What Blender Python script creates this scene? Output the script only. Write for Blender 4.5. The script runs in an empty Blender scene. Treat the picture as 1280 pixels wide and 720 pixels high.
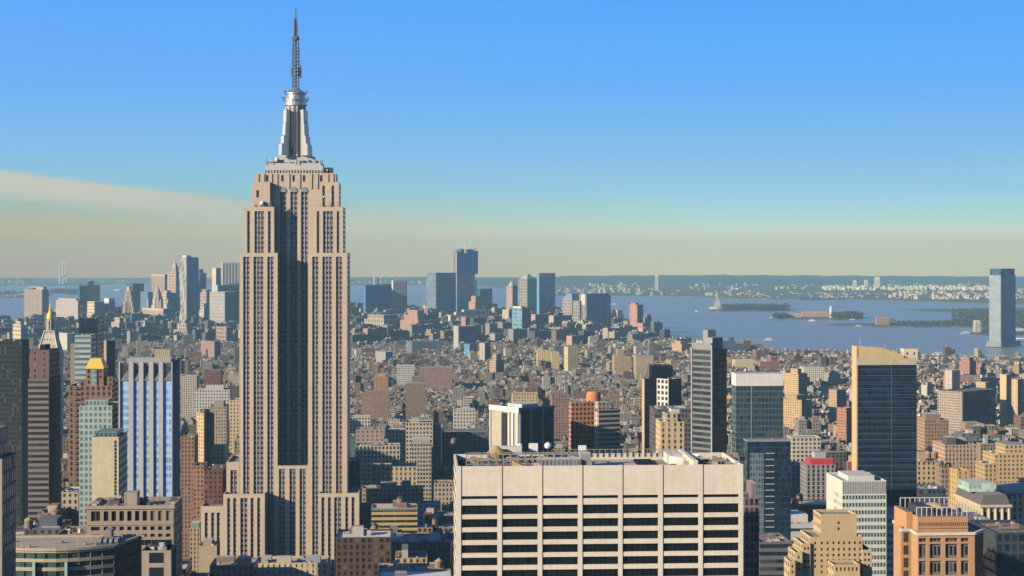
import bpy, math, random
import numpy as np
from mathutils import Vector
R = math.radians
rnd = random.Random(7)
scene = bpy.context.scene
COL = scene.collection

# ------------------------------------------------------------------ camera, sky, sun, exposure
CAMZ, FPX, EYE, RE2 = 260.0, 2160.0, 319.0, 2 * 7.43e6      # eye height, focal length in photo pixels, eye line, earth curve
cam = bpy.data.cameras.new('camera')
cam.sensor_width = 36.0
cam.lens = 36.0 * FPX / 1280.0
cam.shift_y = -(360.0 - EYE) / 1280.0
cam.clip_start = 1.0
cam.clip_end = 120000.0
camo = bpy.data.objects.new('camera', cam)
camo.location = (0, 0, CAMZ)
camo.rotation_euler = (R(90), 0, 0)
COL.objects.link(camo)
scene.camera = camo

SUN_AZ, SUN_EL = R(58), R(19)            # the sun stands behind the camera, to its left
to_sun = Vector((-math.sin(SUN_AZ) * math.cos(SUN_EL), -math.cos(SUN_AZ) * math.cos(SUN_EL), math.sin(SUN_EL)))
sl = bpy.data.lights.new('sun', 'SUN')
sl.energy = 5.0
sl.angle = R(0.5)
sl.color = (1.0, 0.83, 0.585)
so = bpy.data.objects.new('sun', sl)
so.rotation_euler = to_sun.to_track_quat('Z', 'Y').to_euler()
COL.objects.link(so)

w = bpy.data.worlds.new('World')
scene.world = w
w.use_nodes = True
nt = w.node_tree
nt.nodes.clear()
def N(t, **k):
    n = nt.nodes.new(t)
    for a, b in k.items():
        setattr(n, a, b)
    return n
def LK(a, b):
    nt.links.new(a, b)
def setin(sock, v):
    if isinstance(v, (int, float, tuple)):
        sock.default_value = v
    else:
        LK(v, sock)
def MTH(op, a, b=None, c=None, clamp=False):
    n = N('ShaderNodeMath', operation=op, use_clamp=clamp)
    for i, x in enumerate((a, b, c)):
        if x is not None:
            setin(n.inputs[i], x)
    return n.outputs[0]
def MIX(f, a, b, mode='MIX'):
    n = N('ShaderNodeMix', data_type='RGBA', blend_type=mode)
    setin(n.inputs[0], f)
    for s, x in ((n.inputs[6], a), (n.inputs[7], b)):
        if isinstance(x, tuple) and len(x) == 3:
            x = (*x, 1)
        setin(s, x)
    return n.outputs[2]
def RAMP(f, stops, interp='LINEAR'):
    n = N('ShaderNodeValToRGB')
    cr = n.color_ramp
    cr.interpolation = interp
    while len(cr.elements) < len(stops):
        cr.elements.new(0.5)
    for e, (p, c) in zip(cr.elements, stops):
        e.position = p
        e.color = (*c, 1) if len(c) == 3 else c
    setin(n.inputs[0], f)
    return n.outputs[0]
sky = N('ShaderNodeTexSky', sky_type='NISHITA', sun_disc=False)
sky.sun_elevation = SUN_EL
sky.sun_rotation = math.atan2(to_sun.x, to_sun.y)
sky.altitude = 100
sky.air_density = 1.0
sky.dust_density = 0.6
sky.ozone_density = 3.0
geo = N('ShaderNodeNewGeometry')
sep = N('ShaderNodeSeparateXYZ')
tcw = N('ShaderNodeTexCoord')
LK(tcw.outputs['Generated'], sep.inputs[0])
dx, dy, dz = sep.outputs
elev = MTH('MULTIPLY_ADD', dz, 57.3 / 14.0, 1.0 / 14.0)      # 0 = one degree under the horizon, 1 = thirteen degrees up
def lin(r, g, b):
    f = lambda x: ((x / 255 + 0.055) / 1.055) ** 2.4 if x > 10 else x / 255 / 12.92
    return (f(r), f(g), f(b))
def E(deg):
    return (deg + 1.0) / 14.0
K = 0.36                                                     # radiances below are divided by K to stay inside the ramp's 0..1
def q(r, g, b):
    return (r * K, g * K, b * K)
low = RAMP(elev, [(0.0, q(.98, .74, .2)), (E(0.0), q(.98, .78, .26)), (E(0.45), q(.92, .82, .4)), (E(0.75), q(.76, .82, .56)), (E(1.3), q(.48, .74, .72)), (E(2.1), q(.33, .64, .8)),
                  (E(3.4), q(.235, .53, .86)), (E(5.6), q(.135, .44, .97)), (E(8.5), q(.09, .385, 1.0)), (1.0, q(.05, .26, .85))])
lowl = RAMP(elev, [(0.0, q(.64, .27, .0)), (E(0.1), q(.74, .37, .0)), (E(0.6), q(.72, .44, .06)), (E(1.0), q(.56, .5, .24)), (E(1.6), q(.4, .53, .42)), (E(2.3), q(.3, .57, .68)),
                   (E(3.4), q(.235, .53, .86)), (E(5.6), q(.155, .44, .95)), (E(8.5), q(.11, .385, .99)), (1.0, q(.06, .26, .84))])
az = MTH('ARCTAN2', dx, dy)                                   # radians, 0 straight ahead
leftness = MTH('MULTIPLY_ADD', az, -2.6, 0.30, clamp=True)
low = MIX(leftness, low, lowl)
# thin cirrus bank low on the left
cv = N('ShaderNodeCombineXYZ')
setin(cv.inputs[0], MTH('MULTIPLY', az, 26.0)); setin(cv.inputs[1], MTH('MULTIPLY', dz, 170.0)); setin(cv.inputs[2], 3.1)
cn = N('ShaderNodeTexNoise')
LK(cv.outputs[0], cn.inputs['Vector'])
cn.inputs['Scale'].default_value = 1.0
cn.inputs['Detail'].default_value = 5
cn.inputs['Roughness'].default_value = 0.55
edeg = MTH('MULTIPLY', dz, 57.3)
ctop = MTH('MULTIPLY_ADD', MTH('ADD', az, 0.289), -6.4, 2.72)                     # upper edge of the bank sinks to the right
ctop = MTH('MAXIMUM', ctop, 1.62)
cdep = MTH('SUBTRACT', ctop, MTH('MULTIPLY_ADD', cn.outputs[0], 0.42, MTH('SUBTRACT', edeg, 0.21)))     # degrees under that edge
cmask = MTH('MULTIPLY', MTH('MULTIPLY_ADD', cdep, 6.0, 0.25, clamp=True), MTH('MULTIPLY_ADD', cdep, -2.0, 2.1, clamp=True))
cfade = MTH('MULTIPLY_ADD', az, -5.2, -0.2, clamp=True)
low = MIX(MTH('MULTIPLY', cmask, MTH('MULTIPLY', cfade, 0.85)), low, q(.66, .60, .46))
g_ = 1.0 / (K * 0.064 * 2 ** 0.5)
low10 = MIX(1.0, low, (g_, g_, g_), 'MULTIPLY')
hi = MTH('MAXIMUM', MTH('MULTIPLY_ADD', dz, 6.5, -1.3, clamp=True), MTH('MULTIPLY_ADD', dy, -2.5, 0.8, clamp=True))   # plain sky overhead; behind, kept dim so shaded walls stay dark
skyc = MIX(1.0, sky.outputs[0], (0.6, 0.9, 1.42), 'MULTIPLY')          # blue tint added to cool the light on shaded walls
bgc = MIX(hi, low10, skyc)
bg = N('ShaderNodeBackground')
LK(bgc, bg.inputs[0])
bg.inputs[1].default_value = 0.064
wo = N('ShaderNodeOutputWorld')
LK(bg.outputs[0], wo.inputs[0])

vs = scene.view_settings
vs.view_transform = 'Standard'
vs.look = 'None'
vs.exposure = 0.5
vs.gamma = 1
cy = scene.cycles
cy.use_denoising = True
cy.max_bounces = 5
cy.diffuse_bounces = 0
cy.glossy_bounces = 2
cy.volume_bounces = 1
cy.caustics_reflective = False
cy.caustics_refractive = False
cy.sample_clamp_indirect = 4.0

# ------------------------------------------------------------------ materials
def newmat(name):
    global nt
    m = bpy.data.materials.new(name)
    m.use_nodes = True
    nt = m.node_tree
    nt.nodes.clear()
    out = N('ShaderNodeOutputMaterial')
    b = N('ShaderNodeBsdfPrincipled')
    LK(b.outputs[0], out.inputs[0])
    return m, b
def noise(scale, detail=3, rough=0.55, vec=None, out=0):
    n = N('ShaderNodeTexNoise')
    n.inputs['Scale'].default_value = scale
    n.inputs['Detail'].default_value = detail
    n.inputs['Roughness'].default_value = rough
    if vec is not None:
        LK(vec, n.inputs['Vector'])
    return n.outputs[out]
def pos():
    return N('ShaderNodeNewGeometry').outputs['Position']

# one masonry / curtain wall shader for the whole city; wall colour, glass colour and window grid are face attributes
MAT = {}
m, b = newmat('city_facade')
MAT['city'] = m
at = N('ShaderNodeAttribute', attribute_name='tint')
ag = N('ShaderNodeAttribute', attribute_name='glass')
ap = N('ShaderNodeAttribute', attribute_name='par')
uvn = N('ShaderNodeUVMap', uv_map='UVMap')
suv = N('ShaderNodeSeparateXYZ'); LK(uvn.outputs[0], suv.inputs[0])
sp = N('ShaderNodeSeparateColor'); LK(ap.outputs['Color'], sp.inputs[0])
bay, flo, wf, hf = sp.outputs[0], sp.outputs[1], sp.outputs[2], ap.outputs['Alpha']
u = MTH('DIVIDE', suv.outputs[0], bay); v = MTH('DIVIDE', suv.outputs[1], flo)
fu = MTH('ABSOLUTE', MTH('SUBTRACT', MTH('FRACT', u), 0.5)); fv = MTH('ABSOLUTE', MTH('SUBTRACT', MTH('FRACT', v), 0.5))
irr = at.outputs['Alpha']                                   # 1 on ordinary masonry: uneven bays, piers, belt courses
seed = MTH('FRACT', MTH('MULTIPLY', at.outputs['Fac'], 913.7))
wrow = N('ShaderNodeTexWhiteNoise', noise_dimensions='2D')
rowv = N('ShaderNodeCombineXYZ'); setin(rowv.inputs[0], MTH('FLOOR', v)); setin(rowv.inputs[1], seed); LK(rowv.outputs[0], wrow.inputs['Vector'])
hrow = MTH('MULTIPLY', hf, MTH('MULTIPLY_ADD', MTH('MULTIPLY', irr, MTH('SUBTRACT', wrow.outputs['Value'], 0.5)), 0.34, 1.0))
mask = MTH('MULTIPLY', MTH('LESS_THAN', fu, MTH('MULTIPLY', wf, 0.5)), MTH('LESS_THAN', fv, MTH('MULTIPLY', hrow, 0.5)))
grp = MTH('FLOOR', MTH('MULTIPLY_ADD', seed, 3.0, 2.0))
pier = MTH('LESS_THAN', MTH('FRACT', MTH('DIVIDE', MTH('ADD', u, 0.12), grp)), MTH('DIVIDE', 0.34, grp))
mask = MTH('MULTIPLY', mask, MTH('SUBTRACT', 1.0, MTH('MULTIPLY', irr, pier)))
gv = MTH('FLOOR', MTH('MULTIPLY_ADD', seed, 5.0, 3.0))
belt = MTH('MULTIPLY', irr, MTH('LESS_THAN', MTH('ABSOLUTE', MTH('SUBTRACT', MTH('FRACT', MTH('DIVIDE', v, gv)), MTH('DIVIDE', 0.02, gv))), MTH('DIVIDE', 0.14, gv)))
spand = MTH('MULTIPLY', irr, MTH('MULTIPLY', MTH('LESS_THAN', fu, MTH('MULTIPLY', wf, 0.5)), MTH('GREATER_THAN', seed, 0.5)))
wn = N('ShaderNodeTexWhiteNoise', noise_dimensions='3D')
cid = N('ShaderNodeCombineXYZ')
setin(cid.inputs[0], MTH('FLOOR', u)); setin(cid.inputs[1], MTH('FLOOR', v)); setin(cid.inputs[2], MTH('MULTIPLY', at.outputs['Fac'], 91.7))
LK(cid.outputs[0], wn.inputs['Vector'])
rv = wn.outputs['Value']
patch = MTH('MULTIPLY', rv, MTH('MULTIPLY_ADD', noise(0.06, 3, 0.6, pos()), 4.0, -1.2, clamp=True))  # noise-brightened glass tone stands in for large reflections
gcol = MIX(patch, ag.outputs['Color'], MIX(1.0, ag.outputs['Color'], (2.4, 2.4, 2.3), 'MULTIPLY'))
blind = MTH('MULTIPLY_ADD', MTH('MULTIPLY', wf, hf), -1.5, 0.85, clamp=True)
gcol = MIX(MTH('MULTIPLY', MTH('GREATER_THAN', rv, 0.86), blind), gcol, (0.34, 0.31, 0.26))
P = pos()
big = noise(0.045, 4, 0.6, P)
mp = N('ShaderNodeMapping'); LK(P, mp.inputs[0]); mp.inputs['Scale'].default_value = (0.9, 0.9, 0.06)
streak = noise(1.0, 3, 0.6, mp.outputs[0])
wcol = MIX(1.0, at.outputs['Color'], MIX(big, (0.89, 0.89, 0.9), (1.1, 1.1, 1.09)), 'MULTIPLY')
wcol = MIX(1.0, wcol, MIX(streak, (0.86, 0.85, 0.84), (1.12, 1.12, 1.12)), 'MULTIPLY')
wcol = MIX(MTH('MULTIPLY', belt, 0.6), wcol, MIX(1.0, wcol, (1.28, 1.27, 1.24), 'MULTIPLY'))
wcol = MIX(MTH('MULTIPLY', spand, 0.7), wcol, MIX(1.0, wcol, (0.66, 0.64, 0.63), 'MULTIPLY'))
fine = noise(0.42, 3, 0.65, P)
wcol = MIX(1.0, wcol, MIX(fine, (0.85, 0.85, 0.86), (1.14, 1.14, 1.13)), 'MULTIPLY')
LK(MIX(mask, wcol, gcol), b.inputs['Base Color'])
LK(MTH('MULTIPLY_ADD', mask, MTH('SUBTRACT', ag.outputs['Alpha'], 0.85), 0.85), b.inputs['Roughness'])
LK(MTH('MULTIPLY_ADD', mask, 0.35, 0.2), b.inputs['Specular IOR Level'])
# every pane hangs a little out of true
gn = N('ShaderNodeNewGeometry')
jit = N('ShaderNodeVectorMath', operation='MULTIPLY_ADD')
LK(wn.outputs['Color'], jit.inputs[0]); jit.inputs[1].default_value = (0.05, 0.05, 0.05); jit.inputs[2].default_value = (-0.025, -0.025, -0.025)
jm = N('ShaderNodeVectorMath', operation='SCALE'); LK(jit.outputs[0], jm.inputs[0]); LK(mask, jm.inputs['Scale'])
jn = N('ShaderNodeVectorMath', operation='ADD'); LK(gn.outputs['Normal'], jn.inputs[0]); LK(jm.outputs[0], jn.inputs[1])
nn = N('ShaderNodeVectorMath', operation='NORMALIZE'); LK(jn.outputs[0], nn.inputs[0])
LK(nn.outputs[0], b.inputs['Normal'])

def plain(name, col, rough=0.7, metal=0.0, var=0.25, scale=0.1):
    m, b = newmat(name)
    n = noise(scale, 4, 0.6, pos())
    c0 = tuple(x * (1 - var) for x in col); c1 = tuple(min(1, x * (1 + var)) for x in col)
    LK(MIX(n, c0, c1), b.inputs['Base Color'])
    b.inputs['Roughness'].default_value = rough
    b.inputs['Metallic'].default_value = metal
    MAT[name] = m
    return m
plain('gilded', (0.82, 0.57, 0.1), 0.4, 0.1, 0.08, 0.3)
plain('mast_metal', (0.55, 0.54, 0.52), 0.38, 0.75, 0.15, 0.2)
plain('dark_steel', (0.06, 0.065, 0.075), 0.6, 0.2, 0.3, 0.2)
plain('white_paint', (0.78, 0.77, 0.74), 0.5, 0, 0.1, 0.3)
plain('tree_leaf', (0.042, 0.058, 0.03), 0.8, 0, 0.45, 0.08)
plain('bark', (0.09, 0.07, 0.05), 0.9)
plain('tank_wood', (0.24, 0.17, 0.11), 0.85, 0, 0.3, 0.8)
plain('tank_roof', (0.42, 0.29, 0.13), 0.8, 0, 0.25, 0.6)
plain('verdigris', (0.2, 0.34, 0.29), 0.7, 0, 0.25, 0.1)
plain('asphalt', (0.055, 0.055, 0.058), 0.9, 0, 0.35, 0.02)
plain('foam', (0.62, 0.66, 0.68), 0.8, 0, 0.2, 0.1)
plain('netting', (0.03, 0.09, 0.24), 0.7, 0, 0.35, 0.15)

m, b = newmat('harbour_water')
MAT['water'] = m
P = pos()
mw = N('ShaderNodeMapping'); LK(P, mw.inputs[0]); mw.inputs['Scale'].default_value = (0.00035, 0.0016, 1)
streaks = noise(1.0, 5, 0.6, mw.outputs[0])
LK(MIX(streaks, (0.19, 0.21, 0.205), (0.29, 0.31, 0.295)), b.inputs['Base Color'])
LK(MTH('MULTIPLY_ADD', streaks, 0.25, 0.22), b.inputs['Roughness'])
b.inputs['Specular IOR Level'].default_value = 0.5
bm_ = N('ShaderNodeBump'); bm_.inputs['Strength'].default_value = 1.0; bm_.inputs['Distance'].default_value = 1.4
LK(noise(0.05, 6, 0.7, P), bm_.inputs['Height'])
LK(bm_.outputs[0], b.inputs['Normal'])

m, b = newmat('land_cover')
MAT['land'] = m
P = pos()
n1 = noise(0.004, 6, 0.65, P)
LK(RAMP(n1, [(0.3, (0.035, 0.055, 0.022)), (0.5, (0.06, 0.075, 0.035)), (0.62, (0.14, 0.13, 0.09)), (0.75, (0.22, 0.2, 0.16))]), b.inputs['Base Color'])
b.inputs['Roughness'].default_value = 0.9

m, b = newmat('wooded_hill')
MAT['hill'] = m
P = pos()
n1 = noise(0.006, 7, 0.7, P)
LK(RAMP(n1, [(0.3, (0.008, 0.016, 0.009)), (0.55, (0.016, 0.028, 0.015)), (0.68, (0.03, 0.036, 0.024)), (0.8, (0.25, 0.24, 0.2))]), b.inputs['Base Color'])
b.inputs['Roughness'].default_value = 0.9

# ------------------------------------------------------------------ mesh helpers
def gz(x, y):
    return -(x * x + y * y) / RE2
def style(wall, glass=(0.02, 0.028, 0.042), bay=3.2, flo=3.6, wf=0.45, hf=0.52, rough=0.12):
    return (wall, glass, bay, flo, wf, hf, rough)
def blank(wall):
    return (wall, (0, 0, 0), 3.0, 3.0, 0.0, 0.0, 0.5)
def with_wall(st, wall):
    return (wall,) + st[1:]

class MB:
    def __init__(s):
        s.v, s.f, s.uv, s.a = [], [], [], []
    def poly(s, pts, st, uvs=None):
        k = len(s.v)
        s.v.extend(pts)
        s.f.append(tuple(range(k, k + len(pts))))
        if uvs is None:
            uvs = [(p[0], p[1]) for p in pts]
        s.uv.extend(uvs)
        s.a.append(st)
    def wall(s, p0, p1, z0, z1, st, z0b=None, z1b=None, vz=None):
        """vertical quad from p0 to p1 (as seen from outside, left to right)"""
        wdt = math.hypot(p1[0] - p0[0], p1[1] - p0[1])
        if st[4] > 0 and wdt > 0.01:
            n = max(1, round(wdt / st[2]))
            st = st[:2] + (wdt / n,) + st[3:]
        z0b = z0 if z0b is None else z0b
        z1b = z1 if z1b is None else z1b
        o = z1 if vz is None else vz
        s.poly([(p0[0], p0[1], z0), (p1[0], p1[1], z0b), (p1[0], p1[1], z1b), (p0[0], p0[1], z1)], st,
               [(0, z0 - o), (wdt, z0b - o), (wdt, z1b - o), (0, z1 - o)])
    def flat(s, x0, x1, y0, y1, z, st):
        s.poly([(x0, y0, z), (x1, y0, z), (x1, y1, z), (x0, y1, z)], st)
    def box(s, x0, x1, y0, y1, z0, z1, st, top=None, left=None, front=None, right=None, back=None, skip=''):
        top = top or blank(st[0])
        if 'f' not in skip: s.wall((x0, y0), (x1, y0), z0, z1, front or st)
        if 'r' not in skip: s.wall((x1, y0), (x1, y1), z0, z1, right or left or st)
        if 'b' not in skip: s.wall((x1, y1), (x0, y1), z0, z1, back or front or st)
        if 'l' not in skip: s.wall((x0, y1), (x0, y0), z0, z1, left or st)
        if 't' not in skip: s.flat(x0, x1, y0, y1, z1, top)
        if 'd' in skip: s.poly([(x0, y1, z0), (x1, y1, z0), (x1, y0, z0), (x0, y0, z0)], blank(st[0]))
    def bar(s, a, b, r, st):
        """square bar between two points"""
        a, b = Vector(a), Vector(b)
        d = (b - a).normalized()
        q = d.to_track_quat('Z', 'Y')
        c = [q @ Vector((sx * r, sy * r, 0)) for sx, sy in ((-1, -1), (1, -1), (1, 1), (-1, 1))]
        for i in range(4):
            j = (i + 1) % 4
            s.poly([tuple(a + c[i]), tuple(a + c[j]), tuple(b + c[j]), tuple(b + c[i])], st)
        s.poly([tuple(b + x) for x in c], st)
        s.poly([tuple(a + x) for x in reversed(c)], st)
    def frustum(s, lo, hi, z0, z1, st, top=None):
        """lo, hi = (x0, x1, y0, y1)"""
        L = [(lo[0], lo[2]), (lo[1], lo[2]), (lo[1], lo[3]), (lo[0], lo[3])]
        H = [(hi[0], hi[2]), (hi[1], hi[2]), (hi[1], hi[3]), (hi[0], hi[3])]
        for i in range(4):
            j = (i + 1) % 4
            wl = math.dist(L[i], L[j]); wh = math.dist(H[i], H[j])
            s.poly([(*L[i], z0), (*L[j], z0), (*H[j], z1), (*H[i], z1)], st,
                   [(-wl / 2, 0), (wl / 2, 0), (wh / 2, z1 - z0), (-wh / 2, z1 - z0)])
        s.poly([(*p, z1) for p in H], top or blank(st[0]))
    def lathe(s, cx, cy, prof, st, n=16, phase=0.0):
        for (r0, z0), (r1, z1) in zip(prof[:-1], prof[1:]):
            for i in range(n):
                a0 = phase + i * 2 * math.pi / n; a1 = phase + (i + 1) * 2 * math.pi / n
                q = [(cx + r0 * math.cos(a0), cy + r0 * math.sin(a0), z0), (cx + r0 * math.cos(a1), cy + r0 * math.sin(a1), z0),
                     (cx + r1 * math.cos(a1), cy + r1 * math.sin(a1), z1), (cx + r1 * math.cos(a0), cy + r1 * math.sin(a0), z1)]
                uv = [(i * 3.0, z0), ((i + 1) * 3.0, z0), ((i + 1) * 3.0, z1), (i * 3.0, z1)]
                if r1 < 1e-4: q, uv = q[:3], uv[:3]
                elif r0 < 1e-4: q, uv = [q[0], q[2], q[3]], [uv[0], uv[2], uv[3]]
                s.poly(q, st, uv)
        r, z = prof[-1]
        if r > 1e-3:
            s.poly([(cx + r * math.cos(phase + i * 2 * math.pi / n), cy + r * math.sin(phase + i * 2 * math.pi / n), z) for i in range(n)], blank(st[0]))
    def relief(s, p0, ud, width, z0, z1, holes, depth, st, blankst=None):
        """wall face with rectangular recesses; p0 left bottom seen from outside, ud direction along the wall"""
        us = sorted({0.0, width, *[h[0] for h in holes], *[h[1] for h in holes]})
        zs = sorted({z0, z1, *[h[2] for h in holes], *[h[3] for h in holes]})
        nx, ny = ud[1], -ud[0]
        inhole = {}
        def ish(i, j):
            if i < 0 or j < 0 or i >= len(us) - 1 or j >= len(zs) - 1:
                return False
            if (i, j) not in inhole:
                cu, cz = (us[i] + us[i + 1]) / 2, (zs[j] + zs[j + 1]) / 2
                inhole[(i, j)] = any(h[0] < cu < h[1] and h[2] < cz < h[3] for h in holes)
            return inhole[(i, j)]
        def P(uu, zz, d):
            return (p0[0] + ud[0] * uu - nx * d, p0[1] + ud[1] * uu - ny * d, zz)
        bs = blank(st[0])
        for i in range(len(us) - 1):
            j = 0
            while j < len(zs) - 1:
                if ish(i, j):
                    a, bb, c, d = us[i], us[i + 1], zs[j], zs[j + 1]
                    if not ish(i - 1, j): s.poly([P(a, c, 0), P(a, c, depth), P(a, d, depth), P(a, d, 0)], bs)
                    if not ish(i + 1, j): s.poly([P(bb, c, depth), P(bb, c, 0), P(bb, d, 0), P(bb, d, depth)], bs)
                    if not ish(i, j - 1): s.poly([P(a, c, 0), P(bb, c, 0), P(bb, c, depth), P(a, c, depth)], bs)
                    if not ish(i, j + 1): s.poly([P(a, d, depth), P(bb, d, depth), P(bb, d, 0), P(a, d, 0)], bs)
                    j += 1
                else:
                    k = j
                    while k + 1 < len(zs) - 1 and not ish(i, k + 1):
                        k += 1
                    s.poly([P(us[i], zs[j], 0), P(us[i + 1], zs[j], 0), P(us[i + 1], zs[k + 1], 0), P(us[i], zs[k + 1], 0)], bs)
                    j = k + 1
    def build(s, name, parent=None, mat=None, link=True):
        me = bpy.data.meshes.new(name)
        me.from_pydata(s.v, [], s.f)
        uvl = me.uv_layers.new(name='UVMap')
        uvl.data.foreach_set('uv', np.array(s.uv, dtype=np.float32).ravel())
        if mat is None:
            for nm, fn in (('tint', lambda a: (*a[0], 1.0 if a[6] == 0.15 and 0 < a[4] < 0.9 else 0.0)), ('glass', lambda a: (*a[1], a[6])), ('par', lambda a: (a[2], a[3], a[4], a[5]))):
                t = me.attributes.new(nm, 'FLOAT_COLOR', 'FACE')
                t.data.foreach_set('color', np.array([fn(a) for a in s.a], dtype=np.float32).ravel())
        me.materials.append(MAT[mat] if mat else MAT['city'])
        o = bpy.data.objects.new(name, me)
        COL.objects.link(o)
        if parent is not None:
            o.parent = parent
        return o

class Multi:
    """like MB, but every solid drawn becomes a mesh of its own"""
    def __init__(s): s.out = []
    def __getattr__(s, k):
        def f(*a, **kw):
            q = MB(); getattr(q, k)(*a, **kw); s.out.append(q)
        return f
def each(t, name, fn, mat=None):
    q = Multi(); fn(q)
    for x in q.out: x.build(name, t, mat)
def tag(o, label, cat, group=None):
    o['label'] = label
    o['category'] = cat
    if group:
        o['group'] = group
    return o
def thing(name, label, cat, loc, rotz=0.0, group=None):
    o = bpy.data.objects.new(name, None)
    o.empty_display_size = 5
    COL.objects.link(o)
    o.location = loc
    o.rotation_euler = (0, 0, rotz)
    return tag(o, label, cat, group)
def structure(name, mb, mat=None, kind='structure'):
    o = mb.build(name, None, mat)
    o['kind'] = kind
    return o

A0 = R(3.18)                 # the avenues run slightly to the left of the view axis
A90 = A0 + math.pi / 2
class Frame:
    """local frame on the ground: near corner at photo column px, distance Y, turned by a"""
    def __init__(s, px, Y, a):
        s.C = ((px - 640) / FPX * Y, Y)
        s.a, s.c, s.s = a, math.cos(a), math.sin(a)
        s.base = gz(*s.C) - 1.0
        s.loc = (s.C[0], s.C[1], s.base)
    def x(s, px, y=0.0):
        t = (px - 640) / FPX
        return (t * (s.C[1] + y * s.c) - s.C[0] + y * s.s) / (s.c - t * s.s)
    def y(s, px, x=0.0):
        t = (px - 640) / FPX
        return (s.C[0] + x * s.c - t * (s.C[1] + x * s.s)) / (s.s + t * s.c)
    def z(s, py, x=0.0, y=0.0):
        d = s.C[1] + x * s.s + y * s.c
        return CAMZ - (py - EYE) / FPX * d - s.base
    def world(s, x, y):
        return (s.C[0] + x * s.c - y * s.s, s.C[1] + x * s.s + y * s.c)

FOOT = []                    # footprints already taken: list of four world corners
HERO = []                    # (px0, px1, ytop, Y, short phrase) for neighbours' labels
def claim(F, x0, x1, y0, y1):
    FOOT.append([F.world(x0, y0), F.world(x1, y0), F.world(x1, y1), F.world(x0, y1)])

ROOFS = [(0.48, 0.47, 0.46), (0.32, 0.31, 0.31), (0.6, 0.59, 0.57), (0.18, 0.175, 0.17), (0.42, 0.38, 0.34)]
def roof_top(mb, x0, x1, y0, y1, z, wall, roofc, par=1.1, t=0.5):
    """parapet and sunk roof"""
    if min(x1 - x0, y1 - y0) < 4 * t:
        mb.flat(x0, x1, y0, y1, z, blank(roofc)); return
    bs = blank(wall)
    for q in ((x0, x1, y0, y0 + t), (x0, x1, y1 - t, y1), (x0, x0 + t, y0 + t, y1 - t), (x1 - t, x1, y0 + t, y1 - t)):
        mb.flat(*q, z, bs)
    a, b_, c, d = x0 + t, x1 - t, y0 + t, y1 - t
    mb.wall((b_, c), (a, c), z - par, z, bs); mb.wall((b_, d), (b_, c), z - par, z, bs)
    mb.wall((a, d), (b_, d), z - par, z, bs); mb.wall((a, c), (a, d), z - par, z, bs)
    mb.flat(a, b_, c, d, z - par, blank(roofc))

def tank(name_loc, rotz, r, h, label, legs=3.0, roofmat='tank_roof', bodymat='tank_wood', group='wooden water tanks on the roofs'):
    t = thing('water_tank', label, 'water tank', name_loc, rotz, group)
    m1 = MB(); m1.lathe(0, 0, [(r, legs), (r * 0.97, legs + h)], blank((.2, .15, .1)), 14); m1.build('barrel', t, bodymat)
    m2 = MB(); m2.lathe(0, 0, [(r * 1.1, legs + h), (0, legs + h + r * 0.75)], blank((.2, .15, .1)), 14); m2.build('conical_roof', t, roofmat)
    m3 = MB()
    for i in range(4):
        aa = math.pi / 4 + i * math.pi / 2
        m3.bar((r * .8 * math.cos(aa), r * .8 * math.sin(aa), -0.3), (r * .8 * math.cos(aa), r * .8 * math.sin(aa), legs), 0.2, blank((.1, .1, .1)))
    m3.bar((-r * .8, 0, legs), (r * .8, 0, legs), 0.25, blank((.1, .1, .1)))
    m3.build('stand', t, 'dark_steel')
    return t

# ------------------------------------------------------------------ the general tower
TAN = (0.44, 0.34, 0.235); CREAM = (0.55, 0.46, 0.34); BUFF = (0.48, 0.38, 0.25); BRICK = (0.27, 0.13, 0.085); PINK = (0.38, 0.22, 0.175)
BROWN = (0.2, 0.125, 0.09); GREY = (0.32, 0.31, 0.3); LGREY = (0.46, 0.45, 0.43); WHITE = (0.68, 0.66, 0.61); DARK = (0.05, 0.055, 0.065)
OCHRE = (0.5, 0.36, 0.17); PLUM = (0.17, 0.115, 0.115); ORANGE = (0.46, 0.235, 0.115); YEL = (0.6, 0.49, 0.27)
NAVY = (0.012, 0.024, 0.05); BLUEG = (0.03, 0.07, 0.13); TEAL = (0.06, 0.12, 0.13); GDARK = (0.016, 0.02, 0.028)
def masonry(c, bay=3.4, flo=3.5, wf=0.42, hf=0.5, g=GDARK): return style(c, g, bay, flo, wf, hf, 0.15)
def ribbon(c, g=GDARK, flo=3.8, hf=0.5): return style(c, g, 9.0, flo, 0.985, hf, 0.1)
def piers(c, g=GDARK, bay=3.0, wf=0.5, flo=3.8, hf=0.8): return style(c, g, bay, flo, wf, hf, 0.12)
def curtain(c, g=NAVY, bay=1.6, flo=3.9, wf=0.9, hf=0.86): return style(c, g, bay, flo, wf, hf, 0.06)

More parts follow.
